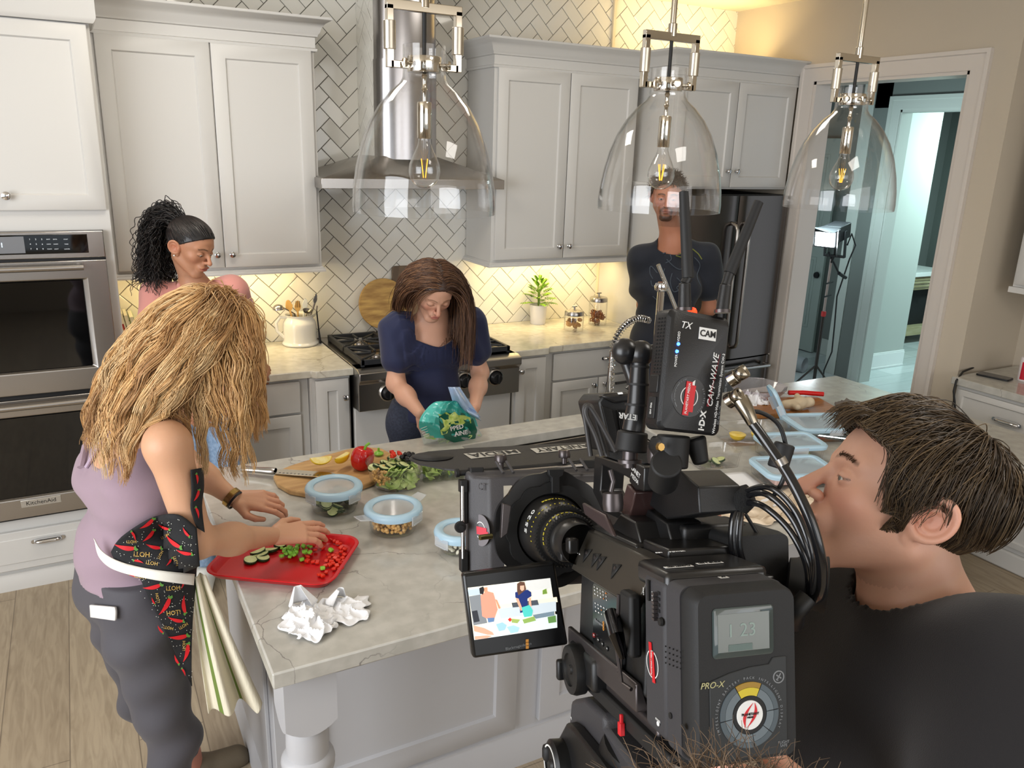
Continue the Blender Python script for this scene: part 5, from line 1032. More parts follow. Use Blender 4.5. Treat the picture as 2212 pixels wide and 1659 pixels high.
def hand(wr,d,n,side,curl=(.3,.35,.4,.45),thumb=(.5,.3),sc=1.0,spread=.05):
 """wrist point, finger direction, back-of-hand normal; side=+1 puts the thumb toward cross(n,d)*side"""
 wr=np.array(wr,np.float32);d=np.array(d,np.float32);d/=np.linalg.norm(d);n=np.array(n,np.float32);n-=d*(n@d);n/=np.linalg.norm(n);t=np.cross(n,d)*side
 P=[];pal=wr+d*.045*sc
 for k,u in enumerate((.027,.009,-.009,-.026)):
  P.append(('c',wr+d*.010*sc+t*u*.55*sc,wr+d*(.088-.004*abs(k-1))*sc+t*u*sc,.0145*sc,.0105*sc,{'k':.014}))
 L=[(.040,.024,.020),(.045,.027,.021),(.041,.025,.020),(.032,.019,.018)]
 for k,u in enumerate((.027,.009,-.009,-.026)):
  p=wr+d*(.088-.004*abs(k-1))*sc+t*u*sc;a=curl[k]*.6;sp=(1.5-k)*spread
  for j,l in enumerate(L[k]):
   dd=d*cos(a)-n*sin(a)+t*sp;dd/=np.linalg.norm(dd);q=p+dd*l*sc;P.append(('c',p,q,(.0094,.0086,.0078)[j]*sc,(.0086,.0078,.0066)[j]*sc,{'k':.003 if j==0 else .002}));p=q;a+=curl[k]
 p=wr+d*.022*sc+t*.024*sc;q=p+(d*.62+t*.70-n*thumb[1])*.034*sc;P.append(('c',p,q,.0155*sc,.0115*sc,{'k':.010}));r=q+(d*.85+t*(.42-thumb[0]*.4)-n*thumb[1])*.030*sc;P.append(('c',q,r,.0110*sc,.0098*sc,{'k':.003}));s_=r+(d*.97+t*(.12-thumb[0]*.4)-n*thumb[1])*.024*sc;P.append(('c',r,s_,.0096*sc,.0074*sc,{'k':.002}))
 return P
def join_raw(parts):
 V=[];F=[];C=[];o=0
 for v,f,c in parts:V.append(v);F.append(f+o);C.append(c);o+=len(v)
 return np.concatenate(V),np.concatenate(F),np.concatenate(C)
def bounds(pr,pad=.03):
 A=[]
 for q in pr:
  if q[0]=='c':r=max(x for x in q[3:]if not isinstance(x,dict));A+=[np.array(q[1])-r,np.array(q[1])+r,np.array(q[2])-r,np.array(q[2])+r]
  else:r=max(q[2]);A+=[np.array(q[1])-r,np.array(q[1])+r]
 A=np.array(A);return A.min(0)-pad,A.max(0)+pad
def garment(name,pr,m,par,k=.03,res=.006,cut=None,fold=None,label=None,inflate=0.,lo=None,hi=None,cols=None,extra=None):
 def fn(p):
  d=union(p,pr,k)-inflate
  if extra is not None:d=extra(p,d)
  if fold is not None:d=d+fold(p)
  if cut is not None:d=np.maximum(d,cut(p))
  return d
 a,b=bounds(pr,.03+inflate);a=a if lo is None else np.maximum(a,lo);b=b if hi is None else np.minimum(b,hi)
 V,F=surf(fn,a,b,res);me=rawmesh(name,V,F,cols(V)if cols else None);me.materials.append(m);o=mkobj(name,me,par)
 if label:o['label']=label
 return o,fn
def person_body(par,J,P,H,arms=('l','r'),hands=(),headres=.0028,bodyres=.006,neck=.050,extra=()):
 """one skin mesh: head + neck + torso + arms + hands"""
 c,R=H;nk=np.array(J['neck'],np.float32);hb=c+R@V3(0,-.022,-.05);base=lin(P['skin']);aw=J.get('aw',1.)
 npr=[('c',hb,nk,neck,neck*1.06),('c',nk,np.array(J['chest'],np.float32),neck*1.15,.075)]
 hf=lambda p:smin(head_sdf((p-c)@R,P),union(p,npr,.02),.016)
 lo=c-.16;hi=c+.16;V,F=surf(hf,lo,hi,headres);q=(V-c)@R;parts=[(V,F,head_paint(q,V,None,P))]
 pr=segs(J)+npr+list(extra)
 for s in arms:pr+=arm(J,s,aw)
 a,b=bounds(pr);V,F=surf(lambda p:union(p,pr,.03),a,b,bodyres);parts.append((V,F,np.tile(base,(len(V),1))))
 for hd in hands:
  a,b=bounds(hd,.02);V,F=surf(lambda p:union(p,hd,.004),a,b,.0022);cc=np.tile(base,(len(V),1));tip=np.zeros(len(V))
  w=np.clip(np.linalg.norm(V-np.array(hd[0][1]),axis=1)/.17,0,1)[:,None]*.45;cc=cc*(1-w)+lin(P.get('handcol',(208,138,116)))*w;parts.append((V,F,cc))
 V,F,Cc=join_raw(parts);me=rawmesh('body',V,F,Cc);me.materials.append(M_SKIN);return mkobj('body',me,par),hf
def eyes(par,H,P,look=(0,.9,-.45),iris=(74,54,38),r=.0118,sides=(-1,1)):
 c,R=H;s=P.get('s',1.);L=np.array(look,np.float32);L/=np.linalg.norm(L)
 for sx in sides:
  e=V3(.031*sx,.0752,.0008)*s;mb=MB();n=20;pr=[(r*sin(pi*k/n),-r*cos(pi*k/n))for k in range(n+1)];cw=c+R@e;ax=R@L
  mb.lathe(pr,cw,tuple(float(v)for v in ax),24);me=mb.mesh('eye');co=np.array([v.co[:]for v in me.vertices],np.float32);dd=(co-cw)@ax/r
  col=np.where((dd>.86)[:,None],lin(iris),lin((214,206,198)));col=np.where((dd>.965)[:,None],lin((10,8,8)),col);a=me.color_attributes.new('Col','FLOAT_COLOR','POINT');cc=np.ones((len(co),4),np.float32);cc[:,:3]=col;a.data.foreach_set('color',cc.ravel());me.materials.append(M_EYE);me.polygons.foreach_set('use_smooth',[True]*len(me.polygons));mkobj('eye',me,par)
def scalp_roots(hf,H,n,test,s=1.0):
 c,R=H;out=[]
 while sum(len(o)for o in out)<n:
  v=rng.normal(0,1,(n*3,3)).astype(np.float32);v/=np.linalg.norm(v,axis=1,keepdims=True);q=v*V3(.078,.098,.086)*s+V3(0,-.012,.032)*s;q=q[test(q/s)];out.append(q)
 q=np.concatenate(out)[:n];p=c+q@R.T
 for _ in range(3):d=hf(p);p=p-grad(hf,p)*(d-.001)[:,None]
 return p.astype(np.float32),q/s
def haircols(n,cols,jit=.12):
 C=np.array([lin(c)for c in cols]);k=rng.integers(0,len(C),n);t=rng.random((n,1)).astype(np.float32);k2=rng.integers(0,len(C),n);return np.clip((C[k]*t+C[k2]*(1-t))*(1+rng.normal(0,jit,(n,1))),0,1).astype(np.float32)
def fold(*terms):
 """sum of stretched sine ripples: (kx,ky,kz,phase,amp)"""
 def f(p):
  d=np.zeros(len(p),np.float32);wob=.9*np.sin(p[:,2]*9+p[:,0]*5)+.7*np.sin(p[:,1]*11+1)
  for kx,ky,kz,ph,am in terms:d+=am*np.sin(p[:,0]*kx+p[:,1]*ky+p[:,2]*kz+ph+wob)
  return d
 return f
M_KNIT=mat('pink_knit',(206,140,130),.85,sheen=.3,bump=(500,.15))
M_NAVY=mat('navy_blouse',(22,30,66),.75,sheen=.2,bump=(400,.15))
M_TEE=mat('dark_navy_tee',(30,34,44),.85,sheen=.15,bump=(500,.2))
M_BTEE=mat('black_tee',(27,25,27),.9,sheen=.15,bump=(700,.25))
M_DENIM=mat('dark_denim',(38,44,60),.8,noise=(120,(52,58,76)),bump=(500,.3))
M_LDENIM=mat('light_denim',(120,146,176),.8,noise=(90,(150,172,198)),bump=(500,.3))
M_MAUVE=mat('mauve_tank',(152,130,142),.8,sheen=.2,bump=(600,.12))
M_PANT=mat('charcoal_pants',(74,72,78),.75,sheen=.1,bump=(500,.12))
def legset(J,w=1.0,inf=.014):return[(*q[:5],q[5])if False else q for q in leg(J,'l',w)+leg(J,'r',w)]
def trousers(par,J,m,top,w=1.0,res=.008,inf=.012,nm='trousers',fd=None,ank=.10):
 A=lambda k:np.array(J[k],np.float32);pe,pr=A('pelvis'),A('pr');P=[('c',pe-pr*.075,pe+pr*.075,.104*w),('c',pe-pr*.055+V3(0,0,.08),pe+pr*.055+V3(0,0,.08),.092*w)]+leg(J,'l',w)+leg(J,'r',w)
 return garment(nm,P,m,par,.03,res,cut=lambda p:np.maximum(p[:,2]-top,ank-p[:,2]),fold=fd,inflate=inf)
def shoe(par,a,d,m,nm='shoe',L=.26):
 a=np.array(a,np.float32);d=np.array(d,np.float32);d[2]=0;d/=np.linalg.norm(d);b=V3(a[0],a[1],0)
 P=[('c',b-d*.05+V3(0,0,.045),b+d*.03+V3(0,0,.05),.040),('c',b+d*.03+V3(0,0,.042),b+d*(L-.10)+V3(0,0,.032),.042,.030),('c',b-d*.045+V3(0,0,.02),b+d*(L-.09)+V3(0,0,.016),.036,.036)]
 return garment(nm,P,m,par,.02,.005,cut=lambda p:.001-p[:,2])[0]
H=headframe(at(412,532,y=3.48),(.60,-.66,-.36),(.16,-.10,1));J=dict(pelvis=(.42,3.58,.93),chest=(.405,3.545,1.24),neck=(.41,3.535,1.415),pr=(.97,-.20,0),cr=(.97,-.22,0),sl=(.565,3.52,1.385),sr=(.262,3.58,1.372),el=(.640,3.66,1.175),wl=(.690,3.79,1.0),er=(.20,3.54,1.10),wr=(.30,3.44,.95),w=.92,aw=.88,hl=(.50,3.57,.86),hr=(.34,3.60,.86),kl=(.50,3.53,.48),kr=(.36,3.56,.48),al=(.50,3.50,.07),ar=(.36,3.60,.07))
P=dict(skin=(184,132,102),lipcol=(170,92,84),blush=(188,118,92),brow=.0030,open=.0016,lips=1.15,jaw=.93,nose=.86,s=.95,handcol=(176,110,86))
t=person_pink=thing('person','woman in a dusty pink cardigan with a black curly ponytail standing by the counter','person',(.42,3.56,0))
hl=hand((.692,3.795,.985),(.55,.28,-.62),(.35,-.75,.55),-1,curl=(.55,.6,.65,.7),sc=.92)
hr=hand((.30,3.44,.945),(.5,-.3,-.6),(-.5,-.7,.2),1)
body,hf=person_body(t,J,P,H,hands=(hl,hr),neck=.046);eyes(t,H,P,(0,.85,-.55))
fd=fold((28,0,6,0,.0035),(44,10,-4,1,.002))
A=lambda k:np.array(J[k],np.float32)
def neckcut(p,c=at(432,640,y=3.40)):return None
top=segs(J)+[('c',(.262,3.58,1.372),(.20,3.55,1.12),.052,.046),('c',(.565,3.52,1.385),(.630,3.64,1.20),.052,.044),('c',(.36,3.60,1.0),(.33,3.60,.90),.13,.165),('c',(.47,3.56,1.0),(.50,3.56,.88),.12,.155)]
cf=np.array(H[0]);fdv=V3(.42,-.80,0)/np.linalg.norm((.42,-.80));ctr=V3(.41,3.53,0);lat=V3(fdv[1]*-1,fdv[0],0)
def vcut(p):
 q=p-ctr;f_=q@fdv;l_=np.abs(q@lat+.0);z=p[:,2];return np.where(f_>-.01,-(l_-(.020+.24*np.maximum(0,z-1.20))),-(np.sqrt(l_**2+(f_+.0)**2)-.070)-np.maximum(0,1.40-z)*3)
o,gf=garment('cardigan',top,M_KNIT,t,.03,.006,cut=lambda p:np.maximum((.85+.35*np.maximum(0,-(p[:,0]-.50)))-p[:,2],vcut(p)),fold=fd,inflate=.012)
for sg in(-1,1):
 Q=[]
 for k in range(8):
  f_=k/7;z=1.435-.26*f_;off=lat*(sg*(.062-.030*f_));c0=ctr+off+V3(0,0,z);s_=c0-fdv*.02
  for _ in range(40):
   if gf(s_[None].astype(np.float32))[0]>-.002:break
   s_=s_+fdv*.006
  Q.append(tuple(s_+fdv*.004))
 MB().tube(Q,.012,10,rs=[.013,.014,.013,.012,.011,.010,.009,.007]).build('lapel',M_KNIT,t,sub=1)
pr_=segs(J);garment('camisole',pr_,mat('pink_camisole',(196,128,120),.8),t,.03,.006,cut=lambda p:np.maximum(np.maximum(p[:,2]-1.30,1.0-p[:,2]),-np.where((p-ctr)@fdv>0,1.,-1.)*.01),inflate=.005)
trousers(t,J,M_LDENIM,.97,.92);shoe(t,(.36,3.60,0),(-.2,-.9,0),mat('white_clog',(226,224,216),.6));shoe(t,(.50,3.50,0),(.1,-1,0),MATS['white_clog'])
q=H[0]+H[1]@V3(.076,-.010,-.036)*.95
for sg in(-1,1):q=H[0]+H[1]@V3(sg*.072,-.008,-.040);MB().lathe([(0,-.004),(.0035,-.002),(.0042,0),(.0035,.002),(0,.004)],tuple(q),n=12).build('pearl_earring',mat('pearl',(240,236,226),.15,coat=.5),t)
hs=lambda q:(q[:,2]>.012+np.clip((q[:,1]+.01)*.75,-.06,.9)*1.0)&(q[:,1]<.082)
def scalpcap(par,H,P,test,th,m,nm='hair_cap',res=.0032,s=1.0):
 c,R=H;ss=P.get('s',1.)
 def fn(p):
  q=(p-c)@R/ss;d=ell(q,(0,-.016,.036),(.074,.094,.080));d=smin(d,ell(q,(0,.022,.022),(.066,.066,.070)),.03);return np.maximum(d*ss-th,test(q)*ss)
 V,F=surf(fn,c-.17,c+.17,res);me=rawmesh(nm,V,F,np.tile(lin(P['haircol']),(len(V),1)));me.materials.append(m);return mkobj(nm,me,par),fn
P['haircol']=(16,13,14)
cap1=lambda q:np.maximum(-(q[:,2]-.005)+.78*q[:,1]*1.0+.008*0,q[:,1]-.078)
cap1=lambda q:(-(q[:,2])+.62*np.maximum(q[:,1],-.055)*1.25+.010)*.62
hc,hcf=scalpcap(t,H,P,cap1,.0045,M_HAIR)
c,R=H;base=c+R@V3(0,-.105,.080)*.95;N=520
r0,q0=scalp_roots(hcf,H,900,lambda q:cap1(q)<-.004,P['s']);dirs=(base-r0);dirs/=np.linalg.norm(dirs,axis=1,keepdims=True)
hair=lambda p:np.minimum(hcf(p),gf(p))
pts=[r0];cur=r0
for k in range(12):
 f_=(k+1)/12;tgt=r0*(1-f_)+base*f_;d_=hcf(tgt.astype(np.float32));g_=grad(hcf,tgt.astype(np.float32));tgt=tgt+g_*np.maximum(0,.002-d_)[:,None];pts.append(tgt)
strands('hair_pulled_back',np.stack(pts,1),.0016,M_HAIR,t,haircols(900,[(14,12,13),(52,42,40),(26,22,22)]),taper=.9)
a=rng.random(N)*2*pi;el=rng.uniform(-.3,1.2,N);back=R@V3(0,-1,.15);side=R@V3(-1,0,0)
d0=np.stack([np.cos(a)*np.cos(el),np.sin(a)*np.cos(el),np.sin(el)],1)*.55+back*.75+V3(-.42,.12,.22);root=np.tile(base,(N,1))+rng.normal(0,.014,(N,3))
L_=26;G=flow(lambda p:np.minimum(head_sdf((p-c)@R,P),gf(p)),root,d0,L_,.0145,.012,g=.30,rnd=.10,stiff=.8,offs=rng.uniform(.006,.05,N).astype(np.float32))
G+=np.where(np.arange(L_)[None,:,None]>1,1,0)*0
Gd=np.gradient(G,axis=1);Gd/=np.maximum(np.linalg.norm(Gd,axis=2,keepdims=True),1e-6);fine=np.repeat(G,4,axis=1)[:,:-3]
idx=np.arange(fine.shape[1])/4.;i0=np.minimum(idx.astype(int),L_-2);ff=(idx-i0)[None,:,None];fine=G[:,i0]*(1-ff)+G[:,i0+1]*ff;Dd=Gd[:,i0]
u=np.cross(Dd,np.array([0,1,.3]));u/=np.maximum(np.linalg.norm(u,axis=2,keepdims=True),1e-6);w_=np.cross(Dd,u);ph=rng.random((N,1))*6.28+idx[None]*rng.uniform(1.2,1.9,(N,1));am=np.minimum(1,idx/4)[None]*rng.uniform(.004,.0085,(N,1));fine=fine+(u*np.cos(ph)[...,None]+w_*np.sin(ph)[...,None])*am[...,None]
strands('ponytail',fine,.0021,M_HAIR,t,haircols(N,[(14,12,13),(36,29,28),(20,16,16)]),taper=.6)
H=headframe(at(936,628,y=2.93),(-.08,-.80,-.56),(.02,-.52,.84));J=dict(pelvis=(1.262,3.06,.86),chest=(1.262,3.05,1.17),neck=(1.272,3.02,1.335),pr=(1,-.06,0),cr=(1,-.05,0),sl=(1.425,3.03,1.30),sr=(1.112,3.04,1.295),el=(1.470,2.99,1.045),wl=(1.395,2.80,.965),er=(1.098,2.985,1.055),wr=(1.155,2.80,.960),w=.93,aw=.93,hl=(1.34,3.06,.82),hr=(1.18,3.06,.82),kl=(1.35,3.02,.46),kr=(1.18,3.02,.46),al=(1.35,3.06,.07),ar=(1.18,3.06,.07))
P=dict(skin=(206,158,134),lipcol=(190,104,98),blush=(208,112,96),brow=.0026,browd=.7,browcol=(92,64,46),s=.95,lips=.95,jaw=.96,nose=.95,haircol=(58,36,26))
t=thing('person','girl in a navy short sleeved blouse bowing her head over the lettuce bag','person',(1.26,3.05,0))
wl,wr=at(1026,880,y=2.76),at(908,893,y=2.74);J['wl'],J['wr']=tuple(wl),tuple(wr);J['el']=tuple(at(1037,805,y=2.99));J['er']=tuple(at(855,828,y=2.97));J['sl']=tuple(at(1014,700,y=3.03));J['sr']=tuple(at(858,712,y=3.04))
hlp=hand(J['wl'],(-.35,-.35,-.55),(.75,-.4,.1),1,curl=(.7,.75,.8,.85),thumb=(.3,.4),sc=.88);hrp=hand(J['wr'],(.45,-.35,-.65),(-.7,-.6,.1),-1,curl=(.5,.6,.7,.8),thumb=(.2,.2),sc=.88)
body,hf=person_body(t,J,P,H,hands=(hlp,hrp),neck=.045);eyes(t,H,P,(0,.7,-.7))
A=lambda k:np.array(J[k],np.float32)
top=segs(J)+[('c',A('sl'),A('sl')*.45+A('el')*.55,.062,.056),('c',A('sr'),A('sr')*.45+A('er')*.55,.062,.056),('c',(1.262,3.05,1.0),(1.262,3.05,.90),.115,.125)]
def ncut(p):
 return-(np.sqrt((p[:,0]-1.272)**2+((p[:,1]-2.985)*.75)**2)-.098)-np.maximum(0,1.24-p[:,2])*2.2
def gath(p):
 r=np.sqrt((p[:,0]-1.272)**2+(p[:,1]-2.985)**2);a=np.arctan2(p[:,0]-1.272,-(p[:,1]-2.985));k=np.exp(-((r-.115)/.06)**2);return .0035*np.sin(a*46)*k*(p[:,2]>1.1)+.003*np.sin(p[:,0]*62+1.2*np.sin(p[:,2]*8))*np.clip((1.15-p[:,2])/.2,0,1)+.004*np.sin(p[:,0]*70+p[:,2]*20)*(np.abs(p[:,0]-1.262)>.15)
o,gf=garment('blouse',top,M_NAVY,t,.035,.005,cut=lambda p:np.maximum(.885-p[:,2],ncut(p)),fold=gath,inflate=.012)
trousers(t,J,M_DENIM,.95,.93);shoe(t,(1.35,3.06,0),(0,-1,0),M_BLACK);shoe(t,(1.18,3.06,0),(0,-1,0),M_BLACK)
c,R=H;cap2=lambda q:(-(q[:,2]-.012)+.9*np.maximum(q[:,1]-.012,-.09))*.7
hc,hcf=scalpcap(t,H,P,cap2,.006,M_HAIR)
r0,q0=scalp_roots(hcf,H,2600,lambda q:(cap2(q)<-.003),P['s']);sgn=np.where(q0[:,0]>-.004,1.,-1.)
dl=(sgn[:,None]*R[:,0][None]*.9+R[:,2][None]*.1-R[:,1][None]*(.35+8*np.maximum(0,q0[:,1]-.02))[:,None]).astype(np.float32)
n_=34;guard=lambda p:ell((p-c)@R,(-.004,.085,-.030),(.068,.062,.098))
gv=np.where((sgn>0)[:,None],V3(.25,.75,-1)[None],V3(-.12,-.10,-1)[None]).astype(np.float32)
G=flow(lambda p:np.minimum(np.minimum(np.minimum(hcf(p),hf(p)),gf(p)),guard(p)),r0,dl,n_,.0118,.002,gravity=gv,g=.20,rnd=.02,stiff=.8,offs=(.0015+rng.random(len(r0))*.005).astype(np.float32))
ln=np.where(sgn>0,.62,1.0)*rng.uniform(.80,1.0,len(r0));idx=np.linspace(0,1,n_)[None]*ln[:,None]*(n_-1);i0=np.minimum(idx.astype(int),n_-2);f_=(idx-i0)[...,None];ar=np.arange(len(r0))[:,None];G=G[ar,i0]*(1-f_)+G[ar,i0+1]*f_
strands('long_hair',G,.0013,M_HAIR,t,haircols(len(r0),[(84,56,40),(104,70,48),(60,38,28),(130,94,66)]),taper=.5)
H=headframe(at(1441,425,y=3.42),(-.60,-.78,-.12),(-.02,-.05,1));J=dict(pelvis=(2.90,3.50,.98),chest=(2.88,3.48,1.30),neck=(2.865,3.455,1.545),pr=(.86,-.50,0),cr=(.86,-.50,0),w=1.06,aw=1.04,hl=(2.98,3.46,.92),hr=(2.82,3.55,.92),kl=(2.98,3.46,.5),kr=(2.82,3.55,.5),al=(2.98,3.46,.07),ar=(2.82,3.55,.07))
J['sl']=tuple(at(1524,556,y=3.40));J['sr']=tuple(at(1388,560,y=3.56));J['el']=tuple(at(1533,665,y=3.42));J['er']=tuple(at(1392,660,y=3.60));J['wl']=tuple(at(1490,730,y=3.62));J['wr']=tuple(at(1440,735,y=3.68))
P=dict(skin=(186,126,98),lipcol=(160,92,80),blush=(190,104,80),brow=.0042,s=1.0,jaw=1.05,nose=1.05,open=.0032,openz=.001,beard=.85,stub=.35,stubcol=(104,74,58),haircol=(48,38,32),lid=.004)
t=thing('person','man in a dark printed T-shirt standing by the refrigerator with hands behind his back','person',(2.9,3.5,0))
body,hf=person_body(t,J,P,H,hands=(hand(J['wl'],(-.7,.2,-.3),(0,1,0),1),hand(J['wr'],(.7,.2,-.3),(0,1,0),-1)),neck=.058);eyes(t,H,P,(0,1,-.1))
A=lambda k:np.array(J[k],np.float32)
top=segs(J)+[('c',A('sl'),A('sl')*.42+A('el')*.58,.070,.068),('c',A('sr'),A('sr')*.42+A('er')*.58,.070,.068),('c',(2.89,3.49,1.1),(2.9,3.5,.94),.125,.13)]
o,gf=garment('t_shirt',top,M_TEE,t,.035,.006,cut=lambda p:np.maximum(.90-p[:,2],-(np.sqrt((p[:,0]-2.85)**2+(p[:,1]-3.43)**2)-.083)-np.maximum(0,1.50-p[:,2])*1.7),fold=fold((30,14,20,0,.0045),(-22,30,34,2,.003)),inflate=.016)
def hits(pts,fn,off=.002,s0=.4):
 """first points along the camera rays where fn falls under off"""
 D=np.array([ray(a,b)for a,b in pts]);L=np.linalg.norm(D,axis=1);t_=np.full(len(D),s0);live=np.ones(len(D),bool)
 for _ in range(120):
  i=np.nonzero(live)[0]
  if not len(i):break
  v=fn((CAM+D[i]*t_[i,None]).astype(np.float32))-off;dn=(v<.0004)|(t_[i]>8);live[i[dn]]=False;j=i[~dn];t_[j]+=np.maximum(v[~dn]*.7,.0006)/L[j]
 return[None if k>8 else CAM+d*k for d,k in zip(D,t_)]
def hit(px,py,fn,off=.002,s0=.4):return hits([(px,py)],fn,off,s0)[0]
def deco(name,lines,fn,r,m,par,off=.0015):
 mb=MB()
 for P_ in lines:
  Q=[tuple(q)for q in hits(P_,fn,off)if q is not None]
  if len(Q)>1:mb.tube(Q,r,6)
 return mb.build(name,m,par)
def spl(P,n=5):
 P=[Vector(p)for p in P];out=[]
 for i in range(len(P)-1):
  p0,p1,p2,p3=P[max(i-1,0)],P[i],P[i+1],P[min(i+2,len(P)-1)]
  for k in range(n):f_=k/n;out.append(tuple(.5*((2*p1)+(p2-p0)*f_+(2*p0-5*p1+4*p2-p3)*f_**2+(3*p1-p0-3*p2+p3)*f_**3)))
 return out+[tuple(P[-1])]
M_PRG,M_PRY=mat('shirt_print_grey',(72,80,90),.9),mat('shirt_print_green',(120,124,62),.9)
deco('shirt_print',[spl(p)for p in([(1420,590),(1406,575),(1404,590),(1410,602)],[(1432,548),(1444,545),(1450,560),(1438,568)],[(1440,560),(1455,575),(1470,582),(1480,570)],[(1452,590),(1448,610),(1455,630),(1470,625)],[(1406,606),(1410,618),(1428,612)],[(1462,600),(1472,612),(1462,622),(1476,634)],[(1436,580),(1430,600),(1440,616)],[(1500,556),(1512,572),(1506,596),(1514,618)],[(1410,640),(1424,650),(1436,638)],[(1470,648),(1482,640),(1494,652)])],gf,.0028,M_PRG,t)
deco('shirt_print_green',[spl(p)for p in([(1448,532),(1462,526),(1476,528)],[(1450,538),(1466,536),(1456,546),(1470,548)],[(1496,538),(1508,548),(1516,560)],[(1460,552),(1472,556)])],gf,.0032,M_PRY,t)
trousers(t,J,M_DENIM,.97,1.0);shoe(t,(2.98,3.46,0),(-.6,-.8,0),M_BLACK,L=.28);shoe(t,(2.82,3.55,0),(-.6,-.8,0),M_BLACK,L=.28)
c,R=H;cap3=lambda q:(-(q[:,2]-.020)+.85*np.maximum(q[:,1]-.0,-.10))*.7
hc,hcf=scalpcap(t,H,P,cap3,.010,M_HAIR);r0,q0=scalp_roots(hcf,H,1800,lambda q:cap3(q)<.004,1.)
G=flow(lambda p:np.minimum(hcf(p),hf(p)),r0,(R[:,1]*-.6+R[:,2]*.3)[None]+rng.normal(0,.4,(1800,3)),6,.007,.004,g=.15,rnd=.3,offs=rng.uniform(.002,.010,1800).astype(np.float32));strands('short_hair',G,.0013,M_HAIR,t,haircols(1800,[(52,40,32),(78,60,46)]))
H=headframe(pw(452,742,1.90),(.62,.34,-.70),(.66,.12,.62));P=dict(skin=(206,158,126),lipcol=(180,110,100),blush=(210,120,96),s=.96,haircol=(118,88,58),handcol=(214,140,118))
fw=V3(.93,.36,0);rt=V3(.36,-.93,0)
J=dict(pelvis=(.02,2.06,.86),chest=(.05,2.06,1.17),neck=(.135,2.08,1.40),pr=rt,cr=rt,w=.95,aw=.95,sr=tuple(pw(362,962,1.74)),er=tuple(pw(425,1170,1.80)),sl=(.10,2.235,1.335),el=(.20,2.36,1.10),hr=(.035,1.98,.80),hl=(.0,2.13,.80),kr=(.08,1.98,.44),kl=(.03,2.20,.45),ar=(.02,1.96,.06),al=(.13,2.32,.07))
J['wr']=tuple(at(590,1158,z=.995));J['wl']=tuple(at(505,1078,z=1.0))
t=thing('person','woman with long blond hair and mauve tank top leaning over the red tray','person',(0,2.06,0))
h1=hand(J['wr'],(.98,.12,-.12),(.1,-.45,.9),1,curl=(.25,.3,.35,.4),thumb=(.3,.2),sc=.98);h2=hand(J['wl'],(.93,-.34,-.10),(-.2,-.5,.85),-1,curl=(.45,.55,.6,.7),thumb=(.6,.25),sc=.98)
body,hf=person_body(t,J,P,H,hands=(h1,h2),neck=.046)
A=lambda k:np.array(J[k],np.float32)
bodyf=lambda p:union(p,segs(J)+arm(J,'r',.95)+arm(J,'l',.95),.03)
tor=segs(J)+[('c',(.02,2.06,1.0),(.02,2.06,.93),.10,.105)]
shr=A('sr')
def tankcut(p):
 a=-(np.linalg.norm((p-(shr+V3(.015,-.01,-.02)))*V3(1,1,.82),axis=1)-.118);b=-(np.linalg.norm((p-(A('sl')+V3(.0,.02,-.02)))*V3(1,1,.82),axis=1)-.112)
 q=p-A('neck');bk=-(q@fw);e_=np.where(bk>.0,1.,0.);lt=np.abs((p-A('chest'))@rt);c_=(p[:,2]-(1.235+.9*np.maximum(0,lt-.02)))*e_+(p[:,2]-1.33)*(1-e_)
 return np.maximum(np.maximum(a,b),c_*.8)
o,gf=garment('tank_top',tor,M_MAUVE,t,.035,.005,cut=lambda p:np.maximum(np.maximum(.925-.10*(p[:,0])-p[:,2],p[:,2]-1.40),tankcut(p)),fold=fold((10,-26,46,0,.0035),(0,20,70,1.5,.0022)),inflate=.010)
al=lambda p:np.minimum(bodyf(p),gf(p))
def strap(P_,r,nm,m,off=.004):Q=hits(spl(P_,4),al,off);return MB().tube([tuple(q)for q in Q if q is not None],r,8).build(nm,m,t)
strap([(176,1010),(190,950),(222,890),(262,846),(300,800)],.010,'shoulder_strap',M_MAUVE);strap([(186,1010),(212,968),(246,922),(276,896)],.005,'thin_strap',mat('lilac_strap',(178,158,178),.7));strap([(276,896),(240,935),(196,990)],.004,'thin_strap',MATS['lilac_strap'])
tr_,tf=trousers(t,J,M_PANT,.955,.88,.006,.013,'trousers',fold((20,20,30,0,.005),(-24,10,44,1,.004)),ank=.14)
body2=lambda p:np.minimum(np.minimum(bodyf(p),gf(p)),tf(p))
shoe(t,(.13,2.32,0),(.95,.18,0),mat('taupe_shoe',(108,96,78),.7,bump=(300,.3)),L=.25);shoe(t,(.02,1.96,0),(.98,.1,0),MATS['taupe_shoe'],L=.25)
garment('ankle',leg(J,'l',.9)+[('c',(.13,2.32,.07),(.13,2.32,.12),.042)],mat('ankle_skin',(196,132,112),.5),t,.02,.006,cut=lambda p:p[:,2]-.22)
def sheet(left,right,n,m_,fn,off,thick=0.0,wav=None):
 """quad sheet laid over fn, between two picture-space edges walked top to bottom"""
 Ls,Rs=spl(left,8),spl(right,8);G_=[]
 def smp(Q,v):k=v*(len(Q)-1);i=min(int(k),len(Q)-2);f_=k-i;return(Q[i][0]*(1-f_)+Q[i+1][0]*f_,Q[i][1]*(1-f_)+Q[i+1][1]*f_)
 pp=[];oo=[]
 for a in range(n+1):
  v=a/n;l,r_=smp(Ls,v),smp(Rs,v)
  for b in range(m_+1):u=b/m_;pp.append((l[0]*(1-u)+r_[0]*u,l[1]*(1-u)+r_[1]*u))
 H_=hits(pp,fn,off);return[H_[a*(m_+1):(a+1)*(m_+1)]for a in range(n+1)]
def sheetmesh(G_):
 mb=MB();I=[[mb.pt(p)for p in row]for row in G_]
 for a in range(len(I)-1):
  for b in range(len(I[0])-1):mb.face((I[a][b],I[a+1][b],I[a+1][b+1],I[a][b+1]))
 return mb
